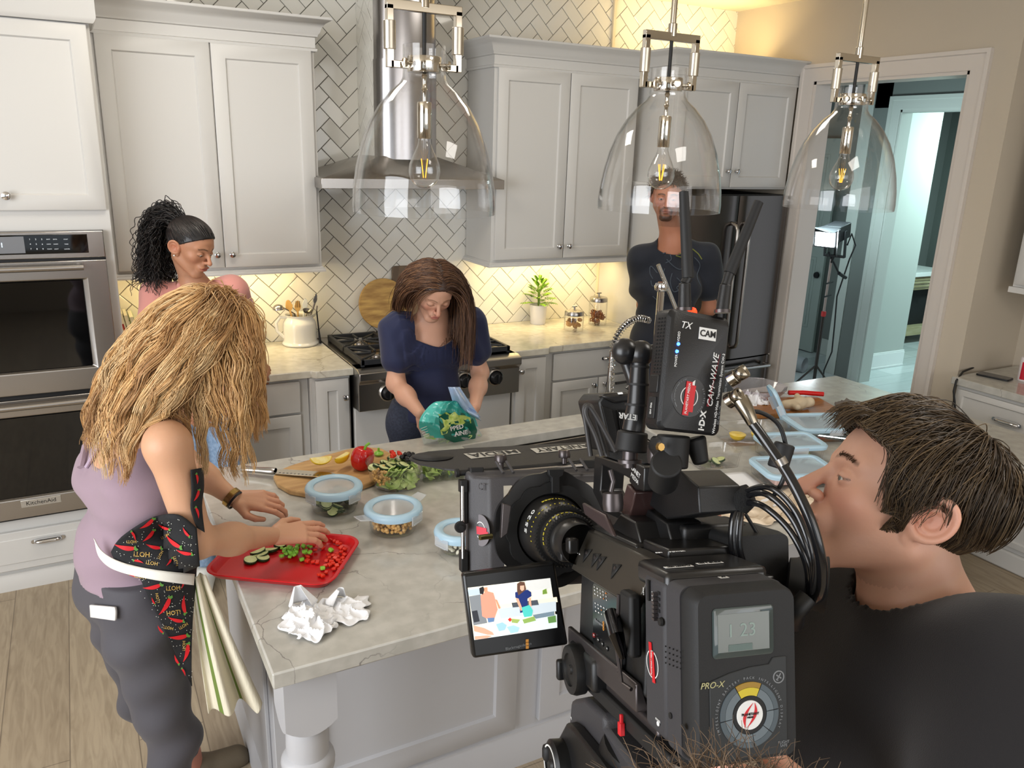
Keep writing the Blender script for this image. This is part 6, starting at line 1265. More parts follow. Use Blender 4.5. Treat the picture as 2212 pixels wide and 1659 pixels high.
soft=lambda p:np.minimum(body2(p),np.minimum(union(p,[('c',(.10,1.925,.98),(.165,1.93,.70),.055,.035),('c',(.10,1.95,.98),(.02,1.95,.95),.06,.06)],.05),9))
full=lambda p:smin(soft(p),tf(p),.06)
ap1=sheet([(282,1200),(310,1265),(345,1340),(380,1412),(409,1470)],[(425,1205),(422,1265),(416,1340),(414,1412),(414,1482)],30,14,full,.008)
ap2=sheet([(240,1192),(250,1212),(300,1228),(345,1236)],[(262,1160),(330,1117),(400,1128),(440,1190)],14,18,full,.012)
ap2=sheet([(240,1192),(262,1160),(330,1118),(385,1112),(425,1140)],[(243,1200),(262,1222),(330,1236),(385,1240),(432,1222)],20,12,full,.014)
ap3=sheet([(412,1015),(414,1060),(412,1100),(425,1140)],[(438,1010),(440,1050),(436,1095),(442,1150)],12,5,lambda p:body2(p),.010)
M_APR=mat('black_apron',(26,27,30),.8,bump=(500,.2));apr=thing('apron','black apron printed with red chili peppers tied round the blond woman','apron',(.1,1.95,.9))
for nm,g_ in(('apron_skirt',ap1),('apron_waist_flap',ap2),('apron_bib',ap3)):sheetmesh(g_).build(nm,M_APR,apr,solid=.0025)
ws=sheet([(203,1163),(225,1195),(262,1216),(320,1232),(418,1243)],[(206,1172),(222,1212),(258,1236),(320,1252),(416,1262)],34,4,full,.017)
ws=sheet([(203,1163),(222,1192),(262,1214),(330,1230),(420,1240)],[(205,1170),(216,1206),(252,1233),(330,1252),(418,1264)],34,4,full,.018);sheetmesh(ws).build('apron_tie',mat('white_tie',(236,232,222),.7,bump=(500,.2)),apr,solid=.0025)
M_CH,M_CHG,M_YT,M_DOT=mat('chili_red',(206,24,34),.6),mat('chili_green',(88,140,60),.6),mat('gold_print',(196,160,84),.6),mat('white_dot',(210,210,200),.6)
def fnoff(fn,k):return lambda p:fn(p)-k
def chili(mb,mg,cx,cy,L_,ang,fn,off):
 a=radians(ang);ca,sa=cos(a),sin(a);up,dn=[],[]
 for k in range(11):
  s=k/10;x=(s-.5)*L_;w=L_*.13*(sin(pi*min(1,s*.93+.09))**.7)*(1.1-.65*s);y=L_*.16*(s-.35)**2*2
  up.append((x,y-w));dn.append((x,y+w))
 T=lambda p:hit(cx+p[0]*ca-p[1]*sa,cy+p[0]*sa+p[1]*ca,fn,off)
 st_=lambda p:(cx+p[0]*ca-p[1]*sa,cy+p[0]*sa+p[1]*ca);HH=hits([st_(p)for p in up+dn],fn,off);U=[mb.pt(q)for q in HH[:11]];D=[mb.pt(q)for q in HH[11:]]
 for k in range(10):mb.face((U[k],U[k+1],D[k+1],D[k]))
 x0=-.5*L_;st=[(x0+1,up[0][1]-1),(x0-L_*.10,up[0][1]-L_*.06),(x0-L_*.18,up[0][1]+L_*.02),(x0-L_*.08,(up[0][1]+dn[0][1])/2+1),(x0-L_*.02,dn[0][1]+L_*.08),(x0+L_*.06,dn[0][1])]
 mg.face([mg.pt(T(p))for p in st])
def ptext(body,cx,cy,size,ang,fn,off,m,par,nm='print_text',flip=False,sx=1.0):
 cu=bpy.data.curves.new(nm,'FONT');cu.body=body;cu.size=size;cu.align_x='CENTER';cu.align_y='CENTER';cu.resolution_u=2;cu.offset=size*.012
 o=bpy.data.objects.new('t',cu);COL.objects.link(o);dg=bpy.context.evaluated_depsgraph_get();me=bpy.data.meshes.new_from_object(o.evaluated_get(dg));bpy.data.objects.remove(o);a=radians(ang)
 pp=[]
 for v in me.vertices:
  x,y=v.co.x*sx,-v.co.y
  if flip:x,y=-x,-y
  pp.append((cx+x*cos(a)-y*sin(a),cy+x*sin(a)+y*cos(a)))
 for v,q in zip(me.vertices,hits(pp,fn,off)):
  if q is not None:v.co=Vector([float(k)for k in q])
 me.materials.clear();me.materials.append(m);return mkobj(nm,me,par)
mr,mg=MB(),MB();o1,o2=.0115,.0175
for cx,cy,L_,an in((328,1270,40,165),(396,1262,22,100),(358,1312,44,118),(396,1305,38,262),(378,1340,34,190),(345,1360,20,230),(384,1378,42,170),(404,1412,40,100),(380,1425,22,240),(398,1452,18,60),(330,1298,16,240),(286,1243,16,20)):chili(mr,mg,cx,cy,L_,an,full,o1)
mb2,mg2=MB(),MB()
for cx,cy,L_,an in((268,1184,46,186),(318,1134,36,140),(290,1158,22,60),(330,1182,34,190),(322,1160,34,130),(372,1172,40,215),(352,1140,26,200),(396,1195,34,190),(300,1212,22,10),(366,1215,20,120),(400,1150,24,230)):chili(mb2,mg2,cx,cy,L_,an,full,o2)
mb3,mg3=MB(),MB()
for cx,cy,L_,an in((427,1035,22,80),(426,1072,26,110),(428,1108,24,70)):chili(mb3,mg3,cx,cy,L_,an,body2,.0125)
for a_,b_ in((mr,mg),(mb2,mg2),(mb3,mg3)):a_.build('chili_print',M_CH,apr);b_.build('chili_stem_print',M_CHG,apr)
for tx_,cx,cy,sz,an,fn_,of in(('HOT!',303,1245,11,10,1,o1),('HOT!',374,1270,13,-4,1,o1),('HOT!',375,1324,13,-8,0,o1),('HOT!',364,1356,9,10,1,o1),('HOT!',396,1352,9,-30,1,o1),('HOT!',340,1292,9,80,0,o1),('HOT!',397,1395,9,90,0,o1),('HOT!',306,1197,15,3,1,o2),('HOT!',284,1170,9,0,1,o2),('HOT!',328,1216,11,8,1,o2),('HOT!',346,1198,8,-60,1,o2),('HOT!',380,1212,9,70,1,o2),('HOT!',356,1158,8,-30,1,o2)):ptext(tx_,cx,cy,sz,an,full,of,M_YT,apr,'gold_lettering',flip=bool(fn_))
md=MB();random.seed(9)
def inpoly(x,y,Pl):
 r=False
 for i in range(len(Pl)):
  (x1,y1),(x2,y2)=Pl[i-1],Pl[i]
  if(y1>y)!=(y2>y)and x<(x2-x1)*(y-y1)/(y2-y1)+x1:r=not r
 return r
for Pl,of,n_ in(([(285,1250),(422,1262),(414,1475),(409,1470),(345,1345)],o1-.0003,100),([(243,1192),(264,1162),(330,1120),(400,1118),(438,1190),(428,1225),(260,1215)],o2-.0003,80)):
 pp=[]
 while len(pp)<n_*4:
  x,y=random.uniform(235,440),random.uniform(1110,1480)
  if inpoly(x,y,Pl):pp+=[(x-1,y),(x,y+1),(x+1,y),(x,y-1)]
 hh=hits(pp,full,of)
 for k in range(0,len(hh),4):
  if all(q is not None for q in hh[k:k+4]):md.face([md.pt(q)for q in hh[k:k+4]])
md.build('dot_print',M_DOT,apr)
tw=thing('kitchen_towel','white towel with green stripes tucked into the apron tie and hanging down','towel',(.18,1.93,.8))
def twfn(u,v):
 top=at(418,1225,y=1.90);w0=.028+.085*v;x=top[0]+.004+w0*(u-.35)*1.15+.045*v**1.2;z=top[2]-.02-.44*v*(1-.16*(u-.3)**2-.10*abs(sin(3.1*u+.4)));y=1.895+.028*sin(u*11+.8)*(.3+v*.9)-.015*v;return(x,y,z)
mb=MB();nu,nv=60,40;mb.grid(twfn,nu,nv);mtw=mat('towel_cream',(226,218,196),.95,bump=(40,.8,(8,8,1)));mgn=mat('towel_green',(112,132,62),.95)
for i in range(nu-1):
 for j in range(nv-1):
  u=i/(nu-1);k=i*(nv-1)+j
  if .20<u<.27 or .62<u<.69:mb.mi[k]=1
mb.build('towel_cloth',[mtw,mgn],tw,solid=.003,sub=1)
def band(a,b,f_,r,w,m,nm,lab,cat):
 a,b=np.array(a),np.array(b);c_=a*(1-f_)+b*f_;d_=b-a;d_/=np.linalg.norm(d_);return tag(MB().lathe([(r,-w/2),(r+.003,-w/2),(r+.003,w/2),(r,w/2)],tuple(c_),tuple(d_),24,closed=True).build(nm,m),lab,cat)
band(J['el'],J['wl'],.96,.0275,.015,mat('gold_watch',(190,160,100),.25,1.0),'wrist_watch','gold bracelet watch on the far wrist of the blond woman','watch');band(J['el'],J['wl'],1.03,.0270,.006,M_BLACK,'hair_tie','dark hair tie worn beside the gold watch','hair tie')
ph=sheet([(196,1306),(197,1318),(198,1333)],[(250,1311),(252,1322),(251,1340)],8,12,tf,.010);tag(sheetmesh(ph).build('phone',mat('white_phone',(228,226,224),.3),solid=.008,bevel=.003),'white phone sticking out of the charcoal back pocket','phone')
c,R=H;cap4=lambda q:(-(q[:,2]-.0)+.85*np.maximum(q[:,1]-.02,-.11))*.7
hc,hcf=scalpcap(t,H,P,cap4,.007,M_HAIR)
BL=[(196,148,96),(228,186,128),(240,212,164),(160,116,74),(212,164,106)]
clip=c+R@V3(0,-.052,.112)*.96
r1,q1=scalp_roots(hcf,H,2400,lambda q:(cap4(q)<.004)&(q[:,1]>-.04),P['s']);pts=[]
for k in range(16):
 f_=k/15;tgt=r1*(1-f_)+(clip+rng.normal(0,.010,r1.shape))*f_ if k else r1;tgt=tgt.astype(np.float32);d_=hcf(tgt);tgt=tgt+grad(hcf,tgt)*np.maximum(0,(.003+.004*sin(pi*f_))-d_)[:,None];pts.append(tgt)
pts=np.stack(pts,1);ker=np.array([.25,.5,.25])
for _ in range(4):pts[:,1:-1]=pts[:,:-2]*.25+pts[:,1:-1]*.5+pts[:,2:]*.25
strands('hair_swept_to_clip',pts,.0011,M_HAIR,t,haircols(len(r1),BL,.10),taper=.8)
r0,q0=scalp_roots(hcf,H,4800,lambda q:(cap4(q)<.004)&(q[:,1]<.008),P['s'])
al2=lambda p:np.minimum(np.minimum(hcf(p),hf(p)),np.minimum(np.minimum(bodyf(p),gf(p)),ell((p-c)@R,(0,.080,-.03),(.056,.045,.10))))
sd=np.where(q0[:,0]>rng.normal(0,.02,len(q0)),1.,-1.)
dl=(sd[:,None]*R[:,0][None]*.7-R[:,1][None]*.35+R[:,2][None]*.0).astype(np.float32)
back=(q0[:,1]<-.030)&(rng.random(len(q0))<.9);gdir=np.where(back[:,None],V3(-.66,-.10,-.75)[None],V3(-.04,-.06,-1.0)[None])
n_=40
def flowG(fn,root,dirs,n,step,offs,G,g,stiff,rnd):
 p=root.copy();v=dirs.copy();out=[p.copy()]
 for i in range(n-1):
  m_=min(1,max(0,(i-18)/16));v=v+(G*(1-m_)+V3(0,0,-1)*m_)*g+rng.normal(0,rnd,v.shape).astype(np.float32);v/=np.maximum(np.linalg.norm(v,axis=1,keepdims=True),1e-6);q=p+v*step[:,None];d=fn(q.astype(np.float32));b=d<offs
  if b.any():q[b]+=grad(fn,q[b].astype(np.float32))*(offs[b]-d[b])[:,None]
  nv=q-p;nv/=np.maximum(np.linalg.norm(nv,axis=1,keepdims=True),1e-6);v=nv*stiff+v*(1-stiff);p=q;out.append(p.copy())
 return np.stack(out,1)
ln=(rng.uniform(.76,1.04,len(r0))*np.where(back,.0098,.0088)).astype(np.float32)
G=flowG(al2,r0,dl,n_,ln,(.002+rng.random(len(r0))**1.5*.010).astype(np.float32),gdir.astype(np.float32),.24,.8,.03)
nl=90;ctr_=rng.choice(len(r0),nl,replace=False);own=np.argmin(((r0[:,None]-r0[ctr_][None])**2).sum(2)+np.abs(ln[:,None]-ln[ctr_][None])*.02+.003*(back[:,None]!=back[ctr_][None]),axis=1);pull=(np.clip((np.arange(n_)-4)/22,0,1)*.62)[None,:,None]
G=G*(1-pull)+G[ctr_][own]*pull;i_=np.arange(n_)[None];wv=.0050*np.sin(i_*.5+(own*1.7)[:,None])*np.minimum(1,i_/8);wv2=.0035*np.sin(i_*.62+(own*2.9)[:,None])*np.minimum(1,i_/8)
G=G+wv[...,None]*R[:,0][None,None]+wv2[...,None]*V3(1,0,0)[None,None]
lc=haircols(nl,BL,.06)[own];strands('long_hair',G,.00115,M_HAIR,t,np.clip(lc*.6+haircols(len(r0),BL,.10)*.4,0,1),taper=.4)
q=hit(377,645,hcf,.012)if hit(377,645,hcf,.012)is not None else clip
cl=thing('hair_clip','small brown claw clip on top of the blond hair','hair clip',tuple(q));M_CLP=mat('tortoise_clip',(104,44,34),.2,coat=.4)
for sg in(-1,1):MB().tube([tuple(np.array(q)+RV*sg*.003+UV*.012),tuple(np.array(q)+RV*sg*.014+UV*.010),tuple(np.array(q)+RV*sg*.017-UV*.002),tuple(np.array(q)+RV*sg*.012-UV*.012)],.0030,8).build('claw',M_CLP,cl)
MB().tube([tuple(np.array(q)-RV*.008+UV*.013),tuple(np.array(q)+RV*.008+UV*.013)],.0045,10).build('hinge',M_CLP,cl)
ph_=radians(22);fwO=-RV*cos(ph_)+UV*sin(ph_)+FV*.16;upO=RV*sin(ph_)+UV*cos(ph_)-FV*.06
earp=pw(2010,1122,.93);Ht=headframe((0,0,0),fwO,upO);so=1.0
H=(np.array(earp-Ht[1]@(np.array([-.0765,-.014,-.006])*so),np.float32),Ht[1])
P=dict(skin=(214,164,140),lipcol=(176,110,98),blush=(214,132,114),brow=.0028,browd=.5,browcol=(62,44,30),s=so,jaw=1.04,nose=1.06,stub=.30,stubcol=(122,92,76),haircol=(48,36,25),lid=.0035,lips=.85,open=.0026,openz=-.0005)
nk=pw(1985,1340,1.02);sf=pw(1800,1335,1.16);sn=pw(2215,1475,.86);lt=(sn-sf)/np.linalg.norm(sn-sf);chO=nk*.5+(sf+sn)*.25+np.array([0,0,-.17]);chO=chO+(-RV*.01)
J=dict(pelvis=tuple(chO+np.array([.02,0,-.34])),chest=tuple(chO),neck=tuple(nk),pr=tuple(lt),cr=tuple(lt),w=1.08,aw=1.05,sl=tuple(sn),sr=tuple(sf),el=tuple(pw(2120,1900,.82)),er=tuple(pw(1660,1440,1.22)),wl=tuple(pw(1800,1740,.84)),wr=tuple(pw(1540,1330,1.20)))
pe=np.array(J['pelvis']);J.update(hl=tuple(pe+lt*.09),hr=tuple(pe-lt*.09),kl=tuple(pe+lt*.09+np.array([0,0,-.42])),kr=tuple(pe-lt*.09+np.array([0,0,-.42])),al=tuple(np.array([*(pe+lt*.09)[:2],.07])),ar=tuple(np.array([*(pe-lt*.09)[:2],.07])))
t=person_op=thing('person','young man with brown hair and black T-shirt looking at the video camera','person',(pe[0],pe[1],0))
hL=hand(J['wl'],-RV*.95+UV*.15+FV*.1,-UV,1,curl=(.5,.55,.6,.65),sc=1.05);hR=hand(J['wr'],-RV*.12+UV*.95+FV*.1,FV*.9+RV*.3,1,curl=(.15,.15,.2,.2),sc=1.0,spread=.0)
body,hf=person_body(t,J,P,H,hands=(hL,hR),neck=.060,headres=.0019,bodyres=.006)
c,R=H;eyes(t,H,P,(0,.97,-.05),iris=(92,96,88),r=.0120)
A=lambda k:np.array(J[k],np.float32)
top=segs(J)+[('c',A('sl'),A('sl')*.4+A('el')*.6,.070,.072),('c',A('sr'),A('sr')*.4+A('er')*.6,.070,.072)]+[('c',chO+np.array([0,0,-.14]),pe,.125,.13)]
upT=(nk-chO)/np.linalg.norm(nk-chO);hol=nk+upT*.0+np.cross(lt,upT)*0
def ocut(p):
 q=p-(nk-upT*.004).astype(np.float32);ax=(upT*.93+np.cross(upT,lt)*.0).astype(np.float32);h=q@ax;r=np.linalg.norm(q-h[:,None]*ax,axis=1);return np.where(h>-.13,-(r-.084),.02*0-1.)
o,gf=garment('t_shirt',top,M_BTEE,t,.085,.0045,cut=lambda p:np.maximum(ocut(p),1.10-p[:,2]),fold=fold((26,18,14,0,.0035),(-16,30,26,2,.003)),inflate=.014)
ring=[]
for k in range(40):
 a=2*pi*k/40;u_=lt*cos(a)+np.cross(upT,lt)*sin(a);s_=nk+u_*.087+upT*.08
 for _ in range(90):
  if gf(s_[None].astype(np.float32))[0]<.0:break
  s_=s_-upT*.002
 ring.append(tuple(s_))
rg_=np.array(ring);rg_=(np.roll(rg_,1,0)+rg_+np.roll(rg_,-1,0))/3;MB().tube([tuple(v)for v in rg_]+[tuple(rg_[0])],.0075,10).build('collar',M_BTEE,t)
trousers(t,J,M_DENIM,pe[2]+.06,1.0);shoe(t,(J['al'][0],J['al'][1],0),tuple(-RV),M_BLACK,L=.28);shoe(t,(J['ar'][0],J['ar'][1],0),tuple(-RV),M_BLACK,L=.28)
def capO(q):
 y,z=q[:,1],q[:,2];topm=-(z-.052)+.55*np.maximum(y-.02,-.02)
 front=y-.034-.10*(z-.02)
 side=np.maximum(front,-(z+.012)+0*y)
 burn=np.maximum(np.maximum(y-.020,-(z+.035)),-(y-.002))
 rear=np.maximum(y+.022,-(z+.088)-.35*(y+.08))
 ear=-(np.sqrt(((y+.014)*1.15)**2+(z+.008)**2)-.031)
 return np.maximum(np.minimum(np.minimum(topm,side),np.minimum(burn,rear)),ear)*.8
hc,hcf=scalpcap(t,H,P,capO,.008,M_HAIR,res=.0026);BR=[(58,44,30),(84,66,44),(44,34,24),(104,84,58),(70,54,36)]
r0,q0=scalp_roots(hcf,H,7000,lambda q:capO(q)<.006,so);hi_=np.clip((q0[:,2]-.045)/.04,0,1)
cr=V3(-.01,-.055,.115)
df=np.where((q0[:,2]>.05)[:,None],R[:,1][None]*.95+R[:,0][None]*-.25+R[:,2][None]*.22,-R[:,1][None]*.55-R[:,2][None]*.85)
rad=(q0-cr);rad[:,2]*=.5;rad/=np.maximum(np.linalg.norm(rad,axis=1,keepdims=True),1e-6);df=df*.62+(rad@R.T)*.65
nO=18;st=(.0030+.0055*hi_).astype(np.float32)
def flowO(fn,root,dirs,n,step,offs):
 p=root.copy();v=dirs.astype(np.float32).copy();out=[p.copy()];cl_=np.floor(root@V3(60,70,50)).astype(int);jx=(np.stack([np.sin(cl_*12.9),np.sin(cl_*78.2),np.sin(cl_*37.7)],1)*.05).astype(np.float32)
 for i in range(n-1):
  v=v+jx+rng.normal(0,.02,v.shape)+V3(0,0,-.10);v/=np.linalg.norm(v,axis=1,keepdims=True);q=(p+v*step[:,None]).astype(np.float32);d=fn(q);tgt=offs*min(1,i/5)+.001;g_=grad(fn,q);q=q+g_*((tgt-d)*.8)[:,None];nv=q-p;nv/=np.maximum(np.linalg.norm(nv,axis=1,keepdims=True),1e-6);v=(nv*.7+v*.3).astype(np.float32);p=q;out.append(p.copy())
 return np.stack(out,1)
G=flowO(hcf,r0,df,nO,st,(.001+rng.random(len(r0))*(.003+.012*hi_)).astype(np.float32));strands('brown_hair',G,.0008,M_HAIR,t,haircols(len(r0),BR,.12),taper=.4)
nf=130;ro=(c+(np.stack([rng.uniform(-.045,.02,nf),rng.uniform(.070,.082,nf),rng.uniform(.076,.092,nf)],1)*so)@R.T).astype(np.float32)
G=flow(lambda p:head_sdf((p-c)@R,P),ro,np.tile(R[:,1]*.9+R[:,2]*.3,(nf,1)),12,.0045,.002,gravity=tuple(-R[:,2]),g=.20,rnd=.04,offs=rng.uniform(.002,.022,nf).astype(np.float32));strands('fringe',G,.0006,M_HAIR,t,haircols(nf,BR,.12),taper=.3)
for sx in(-1,):
 nb_=70;u=rng.random(nb_);x=.013+.036*u;z=.0245+.004*np.sin(np.clip((x-.012)/.034,0,1)*pi)-.05*np.maximum(0,x-.040)+rng.normal(0,.0014,nb_);q=np.stack([sx*x,np.full(nb_,.09),z],1);p=c+(q*so)@R.T;p=p.astype(np.float32)
 for _ in range(6):p=p-grad(lambda a:head_sdf((a-c)@R,P),p)*(head_sdf((p-c)@R,P))[:,None]
 dd=np.tile((R[:,0]*sx*.9+R[:,2]*.35)[None],(nb_,1))+rng.normal(0,.12,(nb_,3));G=flow(lambda a:head_sdf((a-c)@R,P),p,dd,5,.0022,.0006,g=.02);strands('eyebrow',G,.0004,M_HAIR,t,haircols(nb_,[(84,62,44),(104,78,56)]),taper=.4)
cwv=lambda v:v[0]*RV-v[1]*UV+v[2]*FV
RY=cwv((-.265,.018,1));RY/=np.linalg.norm(RY);RX=cwv((1,-.006,.265));RX=RX-RY*(RX@RY);RX/=np.linalg.norm(RX);RZ=np.cross(RX,RY);RO_=pw(1605,1455,.72)
RM=Matrix(((RX[0],RY[0],RZ[0],RO_[0]),(RX[1],RY[1],RZ[1],RO_[1]),(RX[2],RY[2],RZ[2],RO_[2]),(0,0,0,1)))
def rl(px,py,**k):
 (n,v),=k.items();N={'x':RX,'y':RY,'z':RZ}[n];d=ray(px,py);s=(v-(CAM-RO_)@N)/(d@N);p=CAM+d*s-RO_;return(float(p@RX),float(p@RY),float(p@RZ))
def rw(px,py,w):p=pw(px,py,w)-RO_;return(float(p@RX),float(p@RY),float(p@RZ))
M_BODY=mat('camera_body',(20,20,21),.42,bump=(900,.12));M_SATIN=mat('camera_satin',(27,26,26),.32,spec=.6);M_BATT=mat('battery_shell',(20,20,21),.6,bump=(1200,.15));M_BATS=mat('battery_side_grey',(54,53,56),.6,bump=(1200,.15))
M_RUB=mat('rubber_black',(20,20,21),.6);M_GUN=mat('gun_metal',(84,78,78),.33,.7);M_WHT=mat('white_print',(222,222,220),.6);M_GRY=mat('grey_print',(120,122,124),.6);M_RLAB=mat('red_label',(196,28,36),.5);M_YEL=mat('yellow_print',(206,190,60),.6);M_BRASS=mat('brass',(150,142,96),.3,1.0);M_BNC=mat('bnc_nickel',(150,142,128),.22,1.0)
VC=thing('video_camera','large black cinema camera rig with side monitor, matte box and rear battery','video camera',mat=RM)
def rb(name,m,boxes,bevel=.003,par=VC,seg=2):
 mb=MB()
 for b in boxes:mb.box(*b)
 return mb.build(name,m,par,bevel=bevel,local=True,seg=seg)
def poly(mb,P,y0,y1):mb.prism([(p[0],p[2])for p in P],y0,y1,lambda a,b,h:(a,h,b));return mb
def face_text(body,px,py,size,m,par,nm,y=None,x=None,z=None,ang=0,sx=1.,ext=.0002,**kw):
 """lettering lying on the local plane y= (faces -y), x= (faces -x) or z= (faces +z)"""
 if y is not None:o_=rl(px,py,y=y);M=frame(o_,(1,0,0),(0,0,1))
 elif x is not None:o_=rl(px,py,x=x);M=frame(o_,(0,-1,0),(0,0,1))
 else:o_=rl(px,py,z=z);M=frame(o_,(1,0,0),(0,1,0))
 return text(body,nm,m,M@Matrix.Rotation(radians(ang),4,'Z')@Matrix.Diagonal((sx,1,1,1)),size,par,True,ext=ext,**kw)
bt=MB();pan_=[]
P0=[(x,z)for x,z in rrect(-.048,.0535,-.0785,.0745,.008)]
def loft(mb,rings):
 R_=[[mb.pt(p)for p in r_]for r_ in rings];n=len(R_[0])
 for A_,B_ in zip(R_[:-1],R_[1:]):
  for k in range(n):mb.face((A_[k],A_[(k+1)%n],B_[(k+1)%n],B_[k]))
 mb.face(R_[0][::-1]);mb.face(R_[-1]);return mb
rr_=lambda x0,x1,z0,z1,r,y:[(a,y,b)for a,b in rrect(x0,x1,z0,z1,r)]
BT=loft(MB(),[rr_(-.044,.0535,-.0785,.0725,.010,0),rr_(-.0475,.0555,-.080,.0745,.012,.004),rr_(-.0495,.0565,-.082,.0765,.012,.022)]).build('battery',M_BATT,VC,local=True)
s1=loft(MB(),[rr_(-.0505,.0565,-.083,.0765,.010,.0225),rr_(-.0515,.0565,-.083,.077,.010,.048)]).build('battery_half_shell',M_BATS,BT,local=True)
lcd=loft(MB(),[rr_(-.0305,.0315,.0155,.0605,.004,-.0005),rr_(-.0295,.0305,.0165,.0595,.004,-.0012)]).build('battery_display',mat('lcd_bezel',(60,70,70),.08,coat=.6),BT,local=True)
MB().cbox((.0005,-.0014,.038),(.052,.0004,.034)).build('display_glass',mat('lcd_green',(62,74,71),.12,coat=.8),lcd,local=True)
face_text('1 23',1602,1362,.017,mat('lcd_digit',(128,144,138),.5),lcd,'display_digits',y=-.0018);MB().cbox((-.003,-.0018,.0245),(.024,.0002,.006)).build('display_bar',mat('lcd_bar',(86,102,98),.5),lcd,local=True)
pl=MB();pl.prism([(-.034,-.076),(.044,-.076),(.044,.012),(.030,.012),(.026,.0065),(.006,.0055),(-.014,.002),(-.034,-.004)],-.0012,.001,lambda a,b,h:(a,h,b));pl.build('battery_label_plate',mat('label_charcoal',(30,32,33),.5),BT,bevel=.0006,local=True)
cx_,cz_=.005,-.037
def arcseg(r0,r1,a0,a1,y0,y1,n=10):
 mb=MB();I0=[]
 for k in range(n+1):
  a=radians(a0+(a1-a0)*k/n);I0.append([mb.pt((cx_+r*cos(a),y,cz_+r*sin(a)))for r,y in((r0,y1),(r0,y0),(r1,y0),(r1,y1))])
 for A_,B_ in zip(I0[:-1],I0[1:]):
  for k in range(4):mb.face((A_[k],A_[(k+1)%4],B_[(k+1)%4],B_[k]))
 mb.face(I0[0]);mb.face(I0[-1][::-1]);return mb
for k,(a0,a1)in enumerate(((66,118),(120,186),(188,232),(234,278),(280,320),(322,364),(6,64))):
 arcseg(.0175,.0245,a0,a1,-.0022,0).build('dial_segment',mat('seg_yellow',(196,176,40),.5)if k==0 else mat('seg_slate',(96,106,112),.5),BT,local=True);arcseg(.0248,.0295,a0,a1,-.0022,0).build('dial_segment',mat('seg_gold',(150,116,34),.5)if k==0 else mat('seg_dark_slate',(72,82,88),.5),BT,local=True)
MB().lathe([(0,.0020),(.0168,.0020),(.0168,0)],(cx_,0,cz_),(0,-1,0),40).build('dial_hub',M_RUB,BT,local=True)
st=MB().lathe([(0,.0026),(.0130,.0026),(.0132,.0020)],(cx_,0,cz_),(0,-1,0),40).build('round_sticker',M_WHT,BT,local=True)
for sg in(-1,1):
 mb=MB();n=14;T_=[(cx_+sg*(.0105*sin(pi*k/n)*.55+.0008)+(k/n-.5)*.008,cz_+(k/n-.5)*.0215)for k in range(n+1)];In=[(cx_+sg*(.0105*sin(pi*k/n)*.26+.0008)+(k/n-.5)*.008,cz_+(k/n-.5)*.0215)for k in range(n+1)]
 mb.prism(T_+In[::-1],-.0030,-.0026,lambda a,b,h:(a,h,b));mb.build('sticker_emblem',M_RLAB,st,local=True)
text('PLANETARY','sticker_lettering',M_RUB,frame((cx_,-.0031,cz_+.001),(1,0,0),(0,0,1)),.0032,st,True);text('MEDIA','sticker_lettering',M_RUB,frame((cx_,-.0031,cz_-.0018),(1,0,0),(0,0,1)),.0022,st,True)
face_text('PRO-X',1538,1481,.0078,mat('gold_lettering',(170,164,120),.5),BT,'brand_lettering',y=-.0016,shear=.3)
def arctext(body,r,a0,a1,size,m,par,y,cx=cx_,cz=cz_,nm='arc_lettering'):
 n=len(body)
 for k,ch in enumerate(body):
  if ch==' ':continue
  a=radians(a0+(a1-a0)*k/max(1,n-1));text(ch,nm,m,frame((cx+r*cos(a),y,cz+r*sin(a)),(sin(a),0,-cos(a)),(cos(a),0,sin(a))),size,par,True)
arctext('INTELLIGENT BATTERY PACK INTELLIGENT DISPLAY',.0330,205,-25,.0032,M_GRY,BT,-.0015)
ap_=rl(1680,1461,y=0);MB().lathe([(.0058,0),(.0058,.0016),(.0048,.0016),(.0048,0)],(ap_[0],0,ap_[2]),(0,-1,0),28,closed=True).build('aeroplane_symbol',M_GRY,BT,local=True);mb=MB(Matrix.Translation((ap_[0],-.0016,ap_[2]))@Matrix.Rotation(radians(35),4,'Y'));mb.box(-.0005,.0005,0,.0004,-.0038,.0038).box(-.0030,.0030,0,.0004,-.0003,.0009).box(-.0014,.0014,0,.0004,-.0034,-.0026);mb.build('aeroplane_symbol_body',M_GRY,BT,local=True)
face_text('FLIGHT',1693,1603,.0036,M_GRY,BT,'small_lettering',y=-.0016);face_text('SAFE',1693,1610,.0036,M_GRY,BT,'small_lettering',y=-.0016)
for k in range(4):c_=rl(1424,1281+12.8*k,x=-.052);MB().cbox(c_,(.0015,.0050,.0030)).build('indicator_slot',M_RUB,BT,local=True)
c_=rl(1429,1343,x=-.053);MB().lathe([(0,.003),(.0035,.0025),(.0042,0)],c_,(-1,0,0),20).build('check_button',M_BATT,BT,local=True)
mb=MB();
for a in range(5):
 for b in range(4):c_=rl(1438+8*a,1396+9*a*.35+12*b,x=-.052);mb.cbox(c_,(.001,.0012,.0012))
mb.build('grip_dots',M_RUB,BT,local=True)
for px,py in((1448,1546),(1477,1571)):c_=rl(px,py,x=-.0520);MB().lathe([(0,.0006),(.0028,.0006),(.003,0)],c_,(-1,0,0),16).build('screw_hole',M_RUB,BT,local=True)
PLT=rb('battery_plate',M_BATS,[(-.052,.058,.050,.100,-.078,.074)],.006)
rb('plate_top_cap',M_SATIN,[(-.050,.060,.050,.122,.060,.083)],.006)
mb=MB();c_=rl(1401,1275,x=-.0535);mb.cbox(c_,(.002,.004,.020));mb.build('lock_slot',M_RUB,PLT,local=True)
for body,px,py in(('LOCK',1390,1277),('RELEASE',1409,1290)):face_text(body,px,py,.0030,M_WHT,PLT,'lock_lettering',x=-.0528,ang=90)
mb=MB();c0_=rl(1416,1310,x=-.054)
